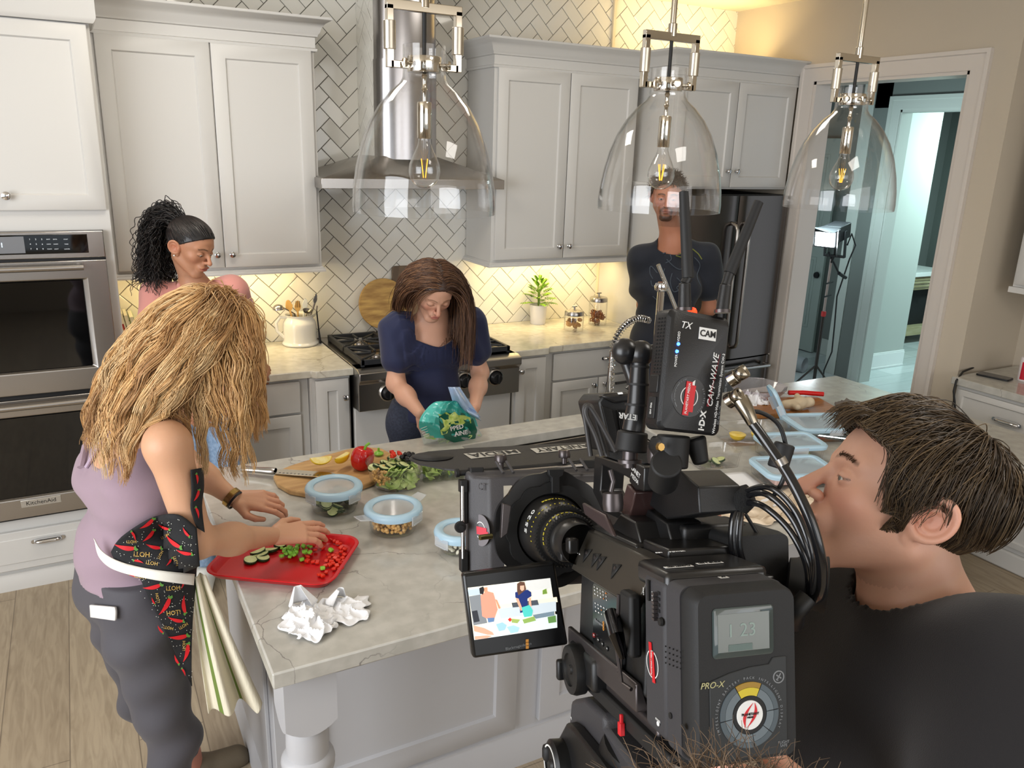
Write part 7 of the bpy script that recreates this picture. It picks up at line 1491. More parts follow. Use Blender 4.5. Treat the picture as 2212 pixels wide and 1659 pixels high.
for k in range(7):mb.cbox((c0_[0],c0_[1],c0_[2]-.012+.004*k),(.006,.005,.0026))
mb.build('release_lever',M_GUN,PLT,local=True)
lp=MB();a_=rl(1402,1392,x=-.0528);b_=rl(1416,1470,x=-.0528);ym,zm=(a_[1]+b_[1])/2,(a_[2]+b_[2])/2
rl_=MB().lathe([(.0135,0),(.0135,.0005),(.0125,.0005),(.0125,0)],(-.0524,ym,zm-.002),(-1,0,0),30,closed=True).build('side_sticker_ring',M_WHT,PLT,local=True)
MB(Matrix.Translation((-.0531,ym,zm))@Matrix.Rotation(radians(-6),4,'X')).cbox((0,.002,.003),(.0006,.006,.032)).cbox((0,-.002,-.004),(.0006,.006,.030)).build('side_sticker_red',M_RLAB,PLT,local=True)
text('PLANETARY MEDIA','side_sticker_lettering',M_WHT,frame((-.0536,ym,zm),(0,0,1),(0,1,0)),.0028,PLT,True)
face_text('POWER',1421,1556,.0030,M_WHT,PLT,'power_lettering',x=-.0528);c_=rl(1422,1563,x=-.0530);MB().lathe([(0,.001),(.0022,.0008),(.0026,0)],c_,(-1,0,0),12).build('power_led',M_WHT,PLT,local=True)
for px0,w_,bd in((1466,.030,'PLANETARY'),(1533,.028,'DEMO 2 SDI')):
 c_=rl(px0,(1224 if px0<1500 else 1216),z=.0838);MB().cbox(c_,(w_,.006,.0004)).build('white_tape',M_WHT,VC,local=True);text(bd,'tape_lettering',M_RUB,frame((c_[0],c_[1],.0842),(-1,0,0),(0,-1,0)),.0046,VC,True)
c_=rl(1563,1247,z=.0772);MB().cbox(c_,(.009,.006,.0003)).build('white_tape',M_WHT,BT,local=True);text('2','tape_lettering',M_RUB,frame((c_[0],c_[1],.0776),(0,1,0),(-1,0,0)),.006,BT,True)
xb=-.048;y0b,y1b=.122,.325
mb=MB();prof=[(xb+.010,.020),(xb+.006,-.060),(xb+.02,-.074),(.080,-.074),(.090,-.05),(.090,.06),(.078,.080),(xb+.034,.080),(xb+.012,.055)]
mb.prism(prof,y0b,y1b,lambda a,b,h:(a,h,b));BD=mb.build('body_shell',M_BODY,VC,bevel=.003,local=True)
mb=MB();mb.prism([(xb-.002,.030),(xb+.022,.078),(xb+.034,.081),(xb+.034,.076),(xb+.02,.066),(xb+.006,.030)],y0b+.004,y1b+.004,lambda a,b,h:(a,h,b));sh=mb.build('shoulder_rail',mat('rail_olive',(66,62,56),.34,.35),BD,bevel=.0015,local=True)
for y in(.300,.270,.252,.206):
 u0=Vector((xb+.003,y,.040));mb=MB();o_=Vector((xb+.0085,y,.052));d1=Vector((.024,0,.048)).normalized();n_v=Vector((-.048,0,.024)).normalized()
 q=[o_-d1*.010+n_v*.0006,o_+Vector((0,.011,0))+d1*.006+n_v*.0006,o_+Vector((0,-.011,0))+d1*.010+n_v*.0006];mb.face([mb.pt(v)for v in q]);mb.build('mount_recess',M_RUB,sh,local=True,solid=.0006)
 MB().lathe([(0,.0018),(.0020,.0016),(.0024,0)],tuple(o_+n_v*.0006+d1*.003),tuple(n_v),12).build('mount_screw',M_GUN,sh,local=True)
for k in range(3):c_=rl(1243+4.5*k,1191+3*k,x=-.047);MB().cbox(c_,(.0006,.0022,.0016)).build('rail_print',M_WHT,sh,local=True)
mb=MB();mb.prism([(xb-.002,-.048),(xb+.004,-.048),(xb+.014,-.078),(xb-.002,-.078)],y0b+.004,y1b+.02,lambda a,b,h:(a,h,b));mb.build('lower_rail',M_GUN,BD,bevel=.002,local=True)
pnl=loft(MB(),[[(xb+.006,a,b)for a,b in rrect(.172,.262,-.052,.030,.008)],[(xb+.0015,a,b)for a,b in rrect(.174,.260,-.050,.028,.008)]]).build('side_button_panel',mat('panel_gloss',(14,15,17),.22),BD,local=True)
mb=MB();mb.tube([(xb+.001,.170,.030),(xb-.0005,.170,-.045),(xb-.0005,.176,-.052),(xb+.001,.262,-.053)],.0018,6);mb.build('panel_edge',M_GUN,BD,local=True)
random.seed(4)
for row,(py,n_)in enumerate(((1268,5),(1275,5),(1283,5),(1303,5),(1311,5),(1320,5))):
 for k in range(n_):
  c_=rl(1284+6.2*k+row*.6,py+3.4*k,x=xb+.001);w_=random.choice((.0016,.0030,.0022));MB().cbox(c_,(.0004,w_,.0013)).build('panel_print',mat('print_amber',(206,120,50),.5)if(row*5+k)%9==4 else M_WHT,pnl,local=True)
face_text('Blackmagicdesign',1295,1346,.0045,M_GRY,pnl,'panel_lettering',x=xb+.0008)
for k,(px,py)in enumerate(((1283,1364),(1292,1374),(1301,1383),(1311,1393),(1285,1348+0),(1293,1355),(1302,1364))):
 if k<4:c_=rl(px,py+8,x=xb+.001);MB().cbox(c_,(.0022,.0055,.0050)).build('panel_button',mat('button_red',(120,24,24),.5)if k==0 else M_BODY,pnl,local=True,bevel=.0008);face_text('REC' if k==0 else('HFR','ISO','WB')[k-1],px,py+8,.0018,M_WHT,pnl,'button_lettering',x=xb-.0004)
c_=rl(1304,1352,x=xb+.0005)
for k in range(3):MB().lathe([(.0020,0),(.0020,.0006),(.0014,.0006),(.0014,0)],(c_[0],c_[1],c_[2]+.0034*(1-k)),(-1,0,0),12,closed=True).build('logo_square',mat('logo_orange',(206,140,60),.5),pnl,local=True)
q1_,q2_,q3_=rl(1322,1330,x=-.060),rl(1332,1372,x=-.075),rl(1345,1415,x=-.060);MB().tube([q1_,q2_,q3_],.007,14,rs=[.009,.008,.005]).build('lens_knob',mat('chrome_black',(60,60,64),.12,1.0),BD,local=True)
MB().box(xb-.010,xb+.004,.120,.150,-.020,.046).build('card_door',M_RUB,BD,local=True,bevel=.004);MB().tube([(xb-.010,.150,.040),(xb-.012,.152,-.02),(xb-.012,.140,-.05),(xb-.008,.124,-.052)],.0022,8).build('door_trim',M_GUN,BD,local=True)
for(px,py,hh)in((1218,1190,.016),(1236,1178,.012)):c_=rl(px,py,x=-.056);MB().cbox(c_,(.014,.016,hh*1.6)).build('hinge_bracket',M_SATIN,BD,bevel=.003,local=True)
rb('top_deck',M_SATIN,[(-.012,.080,.124,.190,.078,.090),(-.02,.086,.19,.33,.078,.084)],.004)
face_text('SDI      POWER',1448,1192,.005,M_WHT,VC,'deck_lettering',z=.0905)
ym_=.338;TLm,TRm,BRm,BLm=[rl(px,py,y=ym_)for px,py in((999,1240),(1199,1214),(1229,1394),(1022,1424))]
mb=MB();poly(mb,[BLm,BRm,TRm,TLm],ym_,ym_+.016);SM=mb.build('side_monitor',mat('monitor_black',(16,16,17),.3),VC,bevel=.004,local=True)
def scrpt(px,py,dy=0):return rl(px,py,y=ym_-.0006-dy)
def sp(zx,zy):return(850+zx/2.764,850+zy/2.764)
SC=[('cream_wall_view',(232,226,206),[(443,1160),(936,1102),(978,1398),(482,1472)]),('cabinet_view',(214,212,206),[(600,1142),(735,1125),(735,1215),(600,1240)]),('cabinet_view',(206,206,202),[(790,1118),(936,1102),(945,1165),(795,1178)]),('window_view',(176,190,198),[(443,1172),(520,1162),(522,1200),(450,1210)]),('oven_view',(120,124,128),[(450,1212),(520,1200),(560,1370),(478,1385)]),('oven_glass_view',(40,42,48),[(468,1300),(500,1294),(515,1360),(480,1368)]),('counter_view',(232,222,196),[(610,1262),(975,1215),(980,1245),(620,1290)]),('base_view',(190,200,206),[(620,1286),(970,1240),(972,1300),(640,1345)]),('range_view',(70,76,84),[(705,1250),(860,1232),(868,1262),(712,1278)]),('island_view',(206,216,214),[(560,1378),(976,1318),(978,1398),(482,1472),(480,1440)]),('sink_view',(110,128,140),[(830,1322),(960,1300),(962,1325),(850,1345)]),('pink_cardigan_view',(232,142,118),[(520,1205),(560,1180),(596,1190),(608,1230),(622,1290),(604,1340),(560,1345),(530,1330),(524,1260)]),('jeans_view',(90,120,160),[(560,1340),(604,1338),(600,1362),(566,1368)]),('face_view',(196,140,108),[(536,1160),(560,1156),(562,1182),(544,1190)]),('black_hair_view',(24,22,24),[(512,1162),(536,1152),(542,1170),(536,1200),(516,1196)]),('arm_view',(196,140,108),[(608,1230),(618,1232),(640,1282),(628,1286)]),('navy_blouse_view',(26,44,104),[(726,1188),(760,1176),(800,1172),(822,1186),(824,1210),(800,1225),(800,1300),(756,1310),(748,1225),(728,1220)]),('girl_hair_view',(92,62,48),[(738,1136),(756,1124),(782,1126),(792,1170),(780,1180),(746,1206),(738,1180)]),('girl_face_view',(226,172,146),[(756,1148),(780,1146),(780,1172),(766,1180),(756,1168)]),('girl_arm_view',(214,160,132),[(728,1222),(746,1224),(772,1290),(760,1300)]),('girl_arm_view',(214,160,132),[(806,1222),(820,1218),(824,1270),(810,1280)]),('bag_view',(76,190,180),[(764,1278),(812,1262),(832,1296),(826,1330),(780,1336)]),('plant_view',(110,140,60),[(890,1175),(912,1165),(918,1195),(890,1200)]),('pepper_view',(206,40,36),[(682,1350),(696,1338),(708,1350),(696,1364)]),('salad_view',(150,170,90),[(704,1345),(756,1350),(740,1372),(706,1368)]),('bowl_view',(150,190,206),[(612,1378),(650,1366),(676,1384),(664,1412),(630,1420)]),('bowl_view',(158,196,212),[(676,1394),(716,1384),(752,1398),(742,1424),(700,1432)]),('lettuce_view',(136,164,84),[(770,1350),(840,1330),(850,1356),(780,1374)]),('greens_view',(90,130,70),[(920,1335),(968,1325),(972,1365),(926,1372)]),('hand_view',(220,156,130),[(476,1385),(540,1400),(590,1425),(600,1442),(560,1440),(482,1420)]),('hand_view',(220,156,130),[(484,1450),(560,1444),(590,1448),(560,1460),(486,1470)])]
for k,(nm,cc,PP)in enumerate(SC):
 mb=MB();i=[mb.pt(scrpt(*sp(*p),dy=k*.00003))for p in PP];mb.face(i);M_=mat('screen_%d_%d_%d'%cc,cc,.4,emit=cc,es=.85);mb.build(nm,M_,SM,local=True,smooth=False)
face_text('Blackmagicdesign',1120,1396,.0050,M_GRY,SM,'monitor_lettering',y=ym_-.0006,ang=7)
c_=rl(1139,1391,y=ym_-.001)
for k in range(3):MB(Matrix.Translation((c_[0],c_[1],c_[2]+.0042*(1-k)))).prism([(-.0018,-.0018),(.0018,-.0018),(.0018,.0018),(-.0018,.0018)],-.0004,.0004,lambda a,b,h:(a,h,b)).build('logo_square',MATS['logo_orange'],SM,local=True)
LX,LZ=-.040,.062
def ringp(prof,nm,m,par=VC,n=72):return MB().lathe(prof,(LX,0,LZ),(0,1,0),n).build(nm,m,par,local=True)
LN=ringp([(.026,.318),(.026,.345),(.028,.348),(.0305,.352),(.0305,.364),(.034,.372),(.036,.378),(.038,.390),(.0415,.396),(.0470,.436),(.0505,.442),(.0505,.452),(.0475,.453)],'lens_barrel',M_SATIN)
def gear(r,y0,y1,nm,n=100):
 mb=MB();R_=[]
 for y in(y0,y1):R_.append([mb.pt((LX+(r+(.0022 if(k//2)%2 else 0))*cos(2*pi*k/(2*n)),y,LZ+(r+(.0022 if(k//2)%2 else 0))*sin(2*pi*k/(2*n))))for k in range(2*n)])
 for k in range(2*n):mb.face((R_[0][k],R_[0][(k+1)%(2*n)],R_[1][(k+1)%(2*n)],R_[1][k]))
 mb.face(R_[0][::-1]);mb.face(R_[1]);return mb.build(nm,M_RUB,LN,local=True,smooth=False)
gear(.0325,.352,.361,'zoom_gear');gear(.0400,.379,.389,'focus_gear')
ringp([(.0505,.4405),(.0522,.442),(.0522,.447),(.0505,.4485)],'front_silver_ring',mat('ring_grey',(110,112,116),.25,.9),LN)
def ltext(body,ang,y,r,size,m,rot=0,nm='lens_lettering'):
 a=radians(ang);o_=Vector((LX+r*cos(a),y,LZ+r*sin(a)));nn=Vector((cos(a),0,sin(a)));tdir=Vector((sin(a),0,-cos(a)));return text(body,nm,m,frame(o_,tdir,(0,1,0))@Matrix.Rotation(radians(rot),4,'Z'),size,LN,True,ext=.0003,bold=.0001)
for ch,a in zip('20',(150,139)):ltext(ch,a,.418,.0452,.0150,M_WHT)
ltext('-',156.5,.418,.0456,.008,M_YEL);
for ch,a in zip('55',(174,163)):ltext(ch,a,.418,.0452,.0150,M_WHT)
for k,ch in enumerate('DZOFILM'):ltext(ch,112-6*k,.424,.0462,.0068,M_YEL)
for k in range(16):ltext(('3','4','5','6','7','9','12','15')[k%8],190-9*k,.401,.0428,.0042,M_YEL)
for k in range(14):ltext(('20','24','28','35','45','55')[k%6],190-11*k,.371,.0342,.0040,M_YEL)
def scal(r,amp,n,y0,y1,rin,nm,m,par):
 mb=MB();K=160;rings=[]
 for rad_,y in((rin,y0),(None,y0),(None,y1),(rin,y1)):
  rings.append([mb.pt((LX+((r+amp*(.5+.5*cos(n*2*pi*k/K))**.6)if rad_ is None else rad_)*cos(2*pi*k/K),y,LZ+((r+amp*(.5+.5*cos(n*2*pi*k/K))**.6)if rad_ is None else rad_)*sin(2*pi*k/K)))for k in range(K)])
 for A_,B_ in zip(rings,rings[1:]+rings[:1]):
  for k in range(K):mb.face((A_[k],A_[(k+1)%K],B_[(k+1)%K],B_[k]))
 return mb.build(nm,m,par,local=True)
MBX=scal(.081,.004,9,.444,.452,.055,'matte_box_ring',M_SATIN,VC);scal(.064,.004,12,.438,.446,.052,'donut_clamp',M_RUB,MBX)
fo=[rl(px,py,y=.505)for px,py in((1003,1022),(1330,1000))]
fx0,fx1,fz1=fo[0][0],.085,.5*(fo[0][2]+fo[1][2]);fz0=-.03;bx0,bx1,bz0,bz1=LX-.088,LX+.090,LZ-.085,LZ+.076
def ring4(x0,x1,z0,z1,y):return[(x0,y,z0),(x1,y,z0),(x1,y,z1),(x0,y,z1)]
mb=MB();Rg=[ring4(bx0+.02,bx1-.02,bz0+.02,bz1-.012,.450),ring4(bx0,bx1,bz0,bz1,.456),ring4(fx0+.008,fx1-.006,fz0+.008,fz1-.006,.480),ring4(fx0,fx1,fz0,fz1,.488),ring4(fx0,fx1,fz0,fz1,.505),ring4(fx0+.012,fx1-.012,fz0+.012,fz1-.012,.505),ring4(bx0+.012,bx1-.012,bz0+.012,bz1-.012,.462)]
Q_=[[mb.pt(p)for p in r_]for r_ in Rg]
for A_,B_ in zip(Q_[:-1],Q_[1:]):
 for k in range(4):mb.face((A_[k],A_[(k+1)%4],B_[(k+1)%4],B_[k]))
HB=mb.build('matte_box',mat('matte_box_grey',(62,60,62),.5,bump=(600,.15)),VC,bevel=.004,local=True)
for px in(1080,1102,1238,1262):
 a_,b_=rl(px-8,1028,y=.476),rl(px+8,1058,y=.450);MB().tube([(a_[0],a_[1],bz1+.02),(b_[0],b_[1],bz1+.006)],.0022,6).build('rib',HB.data.materials[0],HB,local=True)
sl_=rl(1043,1150,x=(bx0+fx0)/2+.002);nrm=Vector((-.048,-(fx0-bx0)*-1*1.0,0));e1=Vector((fx0+.008-bx0,.044,0)).normalized();SMx=frame(tuple(Vector(((bx0+fx0)/2+.003,.458,sl_[2]))+Vector((-.0015,-.0015,0))),e1,(0,0,1))@Matrix.Rotation(pi,4,'Y')
cst=Vector(((bx0+fx0+.008)/2,.468,sl_[2]));nn=Vector((-e1.y,e1.x,0)).normalized();nn=nn if nn.y<0 else-nn
SF=frame(tuple(cst+nn*.0012),-e1 if(-e1).cross(Vector((0,0,1))).dot(nn)>0 else e1,(0,0,1))
MB(SF).lathe([(0,.0002),(.0225,.0002),(.0225,-.0004)],(0,0,0),n=40).build('box_sticker',mat('sticker_grey',(120,116,120),.5),HB,local=True);MB(SF).lathe([(.0125,.0004),(.0125,.0008),(.0112,.0008),(.0112,.0004)],(0,0,0),n=36,closed=True).build('sticker_ring',M_WHT,HB,local=True);MB(SF).box(-.020,.016,-.001,.005,.0008,.0012).box(-.016,.020,-.006,.000,.0008,.0011).build('sticker_red_bar',mat('sticker_pink_red',(206,70,84),.5),HB,local=True)
text('LCT','moulded_lettering',mat('moulded_grey',(80,78,80),.5),frame(tuple(cst+Vector((0,0,.062))+nn*.001),-e1 if(-e1).cross(Vector((0,0,1))).dot(nn)>0 else e1,(0,0,1)),.014,HB,True)
eL=fx0-.004;MB().box(eL-.004,eL+.004,.484,.500,fz1-.075,fz1-.012).box(eL-.006,eL+.004,.482,.502,fz1-.030,fz1-.012).box(eL-.006,eL+.004,.482,.502,fz0+.03,fz0+.06).build('side_rail',M_RUB,HB,bevel=.001,local=True)
MB().cyl((eL-.003,.484,fz0+.05),(eL-.003,.484,fz1-.02),.0030,n=12).build('side_rod',M_STEEL,HB,local=True)
c_=rl(994,1138,y=.480);MB().lathe([(0,.010),(.0035,.010),(.0035,.006),(.0075,.006),(.0085,.003),(.0085,0)],c_,(0,-1,0),20).build('thumb_screw',M_RUB,HB,local=True)
a_,b_=rl(990,1022,y=.500),rl(1300,999,y=.500);MB().cyl(a_,b_,.0045,n=14).build('top_rod',M_RUB,HB,local=True);a2_,b2_=rl(1045,1023,y=.492),rl(1290,1003,y=.492);MB().cyl(a2_,b2_,.0028,n=12).build('top_rod_steel',M_STEEL,HB,local=True)
MB().cyl(rl(983,1022,y=.5),rl(992,1021,y=.5),.0065,n=16).build('rod_cap',M_RUB,HB,bevel=.001,local=True)
for px,py in((1028,1018),(1270,1002)):c_=rl(px,py,y=.496);MB().cbox(c_,(.020,.018,.013)).build('rod_clamp',M_RUB,HB,bevel=.0015,local=True)
c_=rl(1183,1015,y=.470);MB().prism([(-.010,.004),(.014,.004),(.012,-.006),(.007,-.008),(.007,-.030),(-.005,-.030),(-.005,-.008),(-.009,-.004)],-.006,.004,lambda a,b,h:(c_[0]+a,c_[1]+h-.03,c_[2]+b)).build('ring_latch',M_RUB,HB,bevel=.001,local=True)
c_=rl(1062,1158,y=.424);MB().cyl(c_,(c_[0]-.018,c_[1]-.006,c_[2]),.0038,n=14).build('brass_pin',M_BRASS,HB,local=True)
q_=[rl(px,py,y=.43)for px,py in((1082,1085),(1100,1090),(1092,1150),(1078,1160))];poly(MB(),q_,.418,.428).build('side_lever',M_GUN,HB,bevel=.001,local=True)
nearL,nearR,farR=rl(1000,1016,y=.505),rl(1310,990,y=.505),rl(1315,952,y=.66)
def onflag(px,py,k=.0008):
 A_,B2,C2=Vector(nearL),Vector(nearR),Vector(farR);n3=(B2-A_).cross(C2-A_).normalized();n3=n3 if n3.z>0 else-n3;d=ray(px,py);dl_=Vector((float(d@RX),float(d@RY),float(d@RZ)));o_=CAM-RO_;ol=Vector((float(o_@RX),float(o_@RY),float(o_@RZ)));s_=(A_-ol).dot(n3)/dl_.dot(n3);return ol+dl_*s_+n3*k
mb=MB();U_=[onflag(px,py,0)for px,py in((1000,1016),(1310,990),(1315,952),(1110,963),(1010,968),(925,975),(890,983),(883,990),(905,1001),(960,1012))];T_=[mb.pt(p)for p in U_];B_=[mb.pt((p[0],p[1],p[2]-.0025))for p in U_];mb.face(T_);mb.face(B_[::-1])
for k in range(len(T_)):mb.face((T_[k],T_[(k+1)%len(T_)],B_[(k+1)%len(T_)],B_[k]))
FL=mb.build('top_flag',mat('flag_black',(34,32,32),.6,bump=(500,.2)),HB,local=True,smooth=False)
for body,P4 in(('MEDIA',((1001,981),(1116,972),(1126,980),(1018,992))),('PLANETARY',((1145,970),(1295,957),(1305,965),(1160,980)))):
 q=[onflag(*p)for p in P4];mb=MB();mb.face([mb.pt(v)for v in q]);o_=mb.build('flag_label',mat('label_silver',(190,188,180),.5),FL,local=True,smooth=False)
 cu=bpy.data.curves.new('t','FONT');cu.body=body;cu.size=1;cu.align_x='CENTER';cu.align_y='CENTER';cu.offset=.012;tt_=bpy.data.objects.new('t',cu);COL.objects.link(tt_);me=bpy.data.meshes.new_from_object(tt_.evaluated_get(bpy.context.evaluated_depsgraph_get()));bpy.data.objects.remove(tt_)
 xs_=[v.co.x for v in me.vertices];ys_=[v.co.y for v in me.vertices];x0_,x1_,y0_,y1_=min(xs_),max(xs_),min(ys_),max(ys_)
 for v in me.vertices:
  u,w_=.04+.92*(v.co.x-x0_)/(x1_-x0_),.12+.76*(v.co.y-y0_)/(y1_-y0_);u=1-u;pt=(q[0]*(1-u)+q[1]*u)*w_*1.0+(q[3]*(1-u)+q[2]*u)*(1-w_);pt=(q[0]*(1-u)+q[1]*u)*(1-w_)+(q[3]*(1-u)+q[2]*u)*w_;v.co=pt+Vector((0,0,.0006))
 me.materials.clear();me.materials.append(M_RUB);mkobj('flag_lettering',me,FL,True)
e_=onflag(935,988);mb=MB();mb.face([mb.pt(onflag(935+44*cos(2*pi*k/28),988+9*sin(2*pi*k/28))+Vector((0,0,.0006)))for k in range(28)]);mb.build('velcro_pad',M_RUB,FL,local=True,solid=.0015)
for px,py in((1082,1000),(1219,990)):c_=rl(px,py,y=.498);MB().lathe([(.004,-.008),(.004,0),(.0085,.001),(.009,.003),(.009,.011),(.008,.0125),(0,.0125)],c_,(0,0,1),22).build('flag_thumb_screw',M_GUN,HB,local=True)
def bar(P,w_,h_,nm,m,par=VC):return MB().tube([Vector(p)for p in P],w_,8,rs=None).build(nm,m,par,local=True)
yh=.27
H1=[rl(px,py,x=.012)for px,py in((1285,990),(1283,1055),(1300,1095),(1345,1112))]
def slab4(P4,t0,t1,nm,m,par=VC,bevel=.002):
 """plate whose outline is given by picture pixels on local plane x=t0, thickened to x=t1"""
 A_=[rl(px,py,x=t0)for px,py in P4];mb=MB();mb.prism([(p[1],p[2])for p in A_],t0,t1,lambda a,b,h:(h,a,b));return mb.build(nm,m,par,bevel=bevel,local=True)
slab4([(1284,982),(1378,1012),(1400,1040),(1388,1052),(1352,1030),(1300,1005),(1296,1060),(1312,1090),(1345,1108),(1338,1122),(1300,1104),(1280,1062)],.002,.036,'top_handle',M_SATIN)
slab4([(1290,980),(1338,972),(1392,1000),(1378,1012)],.002,.034,'handle_pad',mat('velcro_black',(24,24,24),.95,bump=(700,.9)))
slab4([(1364,996),(1392,1010),(1390,1062),(1372,1058),(1358,1040)],-.004,.040,'handle_end_block',M_SATIN)
face_text('PLANET',1372,1018,.0085,M_WHT,VC,'marker_lettering',x=-.0045,ang=-22);face_text('MEDIA',1371,1034,.0078,M_WHT,VC,'marker_lettering',x=-.0045,ang=-22)
slab4([(1354,1044),(1372,1064),(1358,1124),(1338,1104)],-.003,.030,'handle_grip_pad',mat('brown_leather',(66,48,46),.25,coat=.3))
slab4([(1256,1086),(1305,1112),(1325,1160),(1262,1112)],-.040,-.034,'cable_guard',mat('guard_brown',(74,62,62),.35,.4))
slab4([(1340,1110),(1372,1128),(1384,1176),(1352,1160),(1320,1140)],-.010,.05,'handle_foot',M_SATIN)
slab4([(1395,1020),(1470,1018),(1508,1052),(1512,1110),(1440,1122),(1400,1090)],.020,.070,'handle_rear_block',M_BODY)
slab4([(1398,1100),(1440,1130),(1450,1170),(1405,1180),(1380,1150)],.016,.060,'handle_post',M_BODY)
rb('monitor_arm_base',M_BODY,[(.03,.11,.17,.26,.084,.105)],.005)
c1_,c2_=rw(1322,1000,.93),rw(1322,1090,.93);MB().tube([rw(1318,1015,.93),rw(1325,1040,.93),rw(1320,1062,.93)],.003,10).build('carry_ring',M_GUN,VC,local=True)
for px,py in((1324,1088),(1420,985)):c_=rw(px,py,.90);MB().lathe([(.011,-.008),(.012,0),(.011,.012),(0,.013)],c_,(0,0,1),18).build('clamp_screw',M_GUN,VC,local=True)
vf=loft(MB(),[rr_(.062,.128,.012,.100,.008,.118),rr_(.060,.130,.010,.102,.010,.130),rr_(.060,.130,.010,.102,.010,.24)]).build('viewfinder',M_BATT,VC,local=True)
for k in range(5):c_=rl(1716,1222+8*k,y=.117);MB().cbox(c_,(.005,.001,.0008)).build('viewfinder_print',M_GRY,vf,local=True)
MB().cyl((.118,.105,.055),(.150,.085,.050),.022,.030,n=28,caps=True).build('eyecup',M_RUB,vf,local=True)
rb('side_rod_mount',M_SATIN,[(.085,.100,.10,.30,-.05,.06)],.003)
rb('rear_module',M_BODY,[(.060,.074,.06,.22,-.05,.06)],.006)
ka,kb=rw(1500,1079,.93),rw(1562,1078,.90);MB().cyl(ka,kb,.0052,n=16).build('knurled_rod',mat('knurled_steel',(140,134,112),.35,1.0,bump=(900,.8)),VC,local=True)
kc=rw(1566,1078,.895);kd=Vector(kb)-Vector(ka);kd.normalize();u_=kd.orthogonal().normalized();w_=kd.cross(u_);mb=MB()
for s_,yy in((-.006,0),(.006,0)):pass
RR=[.0135+.002*cos(6*a)for a in[2*pi*k/48 for k in range(48)]];A_=[mb.pt(Vector(kc)-kd*.008+(u_*cos(2*pi*k/48)+w_*sin(2*pi*k/48))*RR[k])for k in range(48)];B_=[mb.pt(Vector(kc)+kd*.008+(u_*cos(2*pi*k/48)+w_*sin(2*pi*k/48))*RR[k])for k in range(48)]
for k in range(48):mb.face((A_[k],A_[(k+1)%48],B_[(k+1)%48],B_[k]))
mb.face(A_[::-1]);mb.face(B_);mb.build('star_knob',M_RUB,VC,local=True,bevel=.001)
RB_=rb('base_plate',M_GUN,[(-.030,.060,.08,.36,-.092,-.075),(-.038,-.026,.10,.30,-.100,-.084)],.004)
c_=rl(1236,1446,x=-.062);kn_=MB().lathe([(.030,-.012),(.031,-.002),(.029,.004),(.020,.0045),(.019,.002),(.006,.002),(.005,.004),(0,.004)],c_,(-1,0,0),40).build('side_dial',M_BODY,VC,local=True)
c2=rl(1212,1446,x=-.066);MB().cbox(c2,(.012,.010,.026)).build('dial_tab',M_BODY,kn_,bevel=.003,local=True)
mb=MB();mb.box(-.055,.0,.24,.33,-.10,-.06);mb.build('dial_mount',M_BODY,VC,bevel=.006,local=True)
mb=MB();mb.tube([(-.038,.05,-.105),(-.038,.30,-.098)],.0045,10);mb.build('support_rod',M_STEEL,VC,local=True)
TH=thing('tripod_head','dark grey fluid head with a red latch under the video camera','tripod head',mat=RM)
hd_=[rl(px,py,x=-.050)for px,py in((1232,1512),(1262,1506),(1302,1545),(1305,1570),(1400,1700),(1240,1700),(1228,1560))]
mb=MB();mb.prism([(p[1],p[2])for p in hd_],-.050,.05,lambda a,b,h:(h,a,b));mb.build('head_body',mat('head_grey',(54,53,56),.5,bump=(700,.2)),TH,bevel=.006,local=True)
hd2=[rl(px,py,x=-.066)for px,py in((1222,1562),(1236,1572),(1290,1640),(1330,1700),(1200,1700),(1202,1600))]
mb=MB();mb.prism([(p[1],p[2])for p in hd2],-.066,-.048,lambda a,b,h:(h,a,b));mb.build('side_cheek',M_BODY,TH,bevel=.004,local=True)
for k,ch in enumerate('9876543'):face_text(ch,1234+10.5*k,1552+11.5*k,.006,M_WHT,TH,'scale_lettering',x=-.0515,ang=40)
c_=rl(1204,1652,x=-.075);MB().lathe([(.030,-.01),(.031,.006),(.026,.010),(.024,.008),(.008,.008),(.006,.011),(0,.011)],c_,(-1,0,0),36).build('drag_knob',M_BODY,TH,local=True);MB().lathe([(.025,.0095),(.025,.0105),(.023,.0105),(.023,.0095)],c_,(-1,0,0),36,closed=True).build('knob_ring',M_WHT,TH,local=True)
c_=rl(1188,1625,x=-.078);MB().cbox(c_,(.02,.016,.022)).build('drag_lever',M_RUB,TH,bevel=.006,local=True)
c_=rl(1342,1574,x=-.050);MB().cbox(c_,(.006,.008,.014)).cbox((c_[0],c_[1]-.001,c_[2]+.011),(.004,.004,.010)).build('red_latch',M_RLAB,TH,bevel=.001,local=True)
rb('quick_release_plate',M_RUB,[(-.046,.05,.06,.30,-.112,-.094)],.003,TH)
b0=RM@Vector((0,.20,-.16));MB().lathe([(0,.02),(.055,.02),(.06,.0),(.05,-.05),(.03,-.07),(.03,-.14),(0,-.14)],tuple(b0),(0,0,1),32).build('head_bowl',M_BODY,TH)
for a in(40,160,280):MB().tube([tuple(b0+Vector((0,0,-.10))),(b0.x+.42*cos(radians(a)),b0.y+.42*sin(radians(a)),.02)],.017,12).build('tripod_leg',M_BODY,TH)
rc_=thing('field_recorder','boxy black recorder with cooling grilles mounted ahead of the camera handle','recorder',mat=RM)
def wbox(P4,w0,w1,nm,m,par,bevel=.003):
 """box whose near outline follows picture pixels at depth w0, run back to depth w1 along the lens direction"""
 A_=[Vector(rw(px,py,w0))for px,py in P4];mb=MB();n=len(A_);I=[mb.pt(v)for v in A_];K=[mb.pt(v+Vector((0,w1-w0,0)))for v in A_]
 for k in range(n):mb.face((I[k],I[(k+1)%n],K[(k+1)%n],K[k]))
 mb.face(I[::-1]);mb.face(K);return mb.build(nm,m,par,bevel=bevel,local=True)
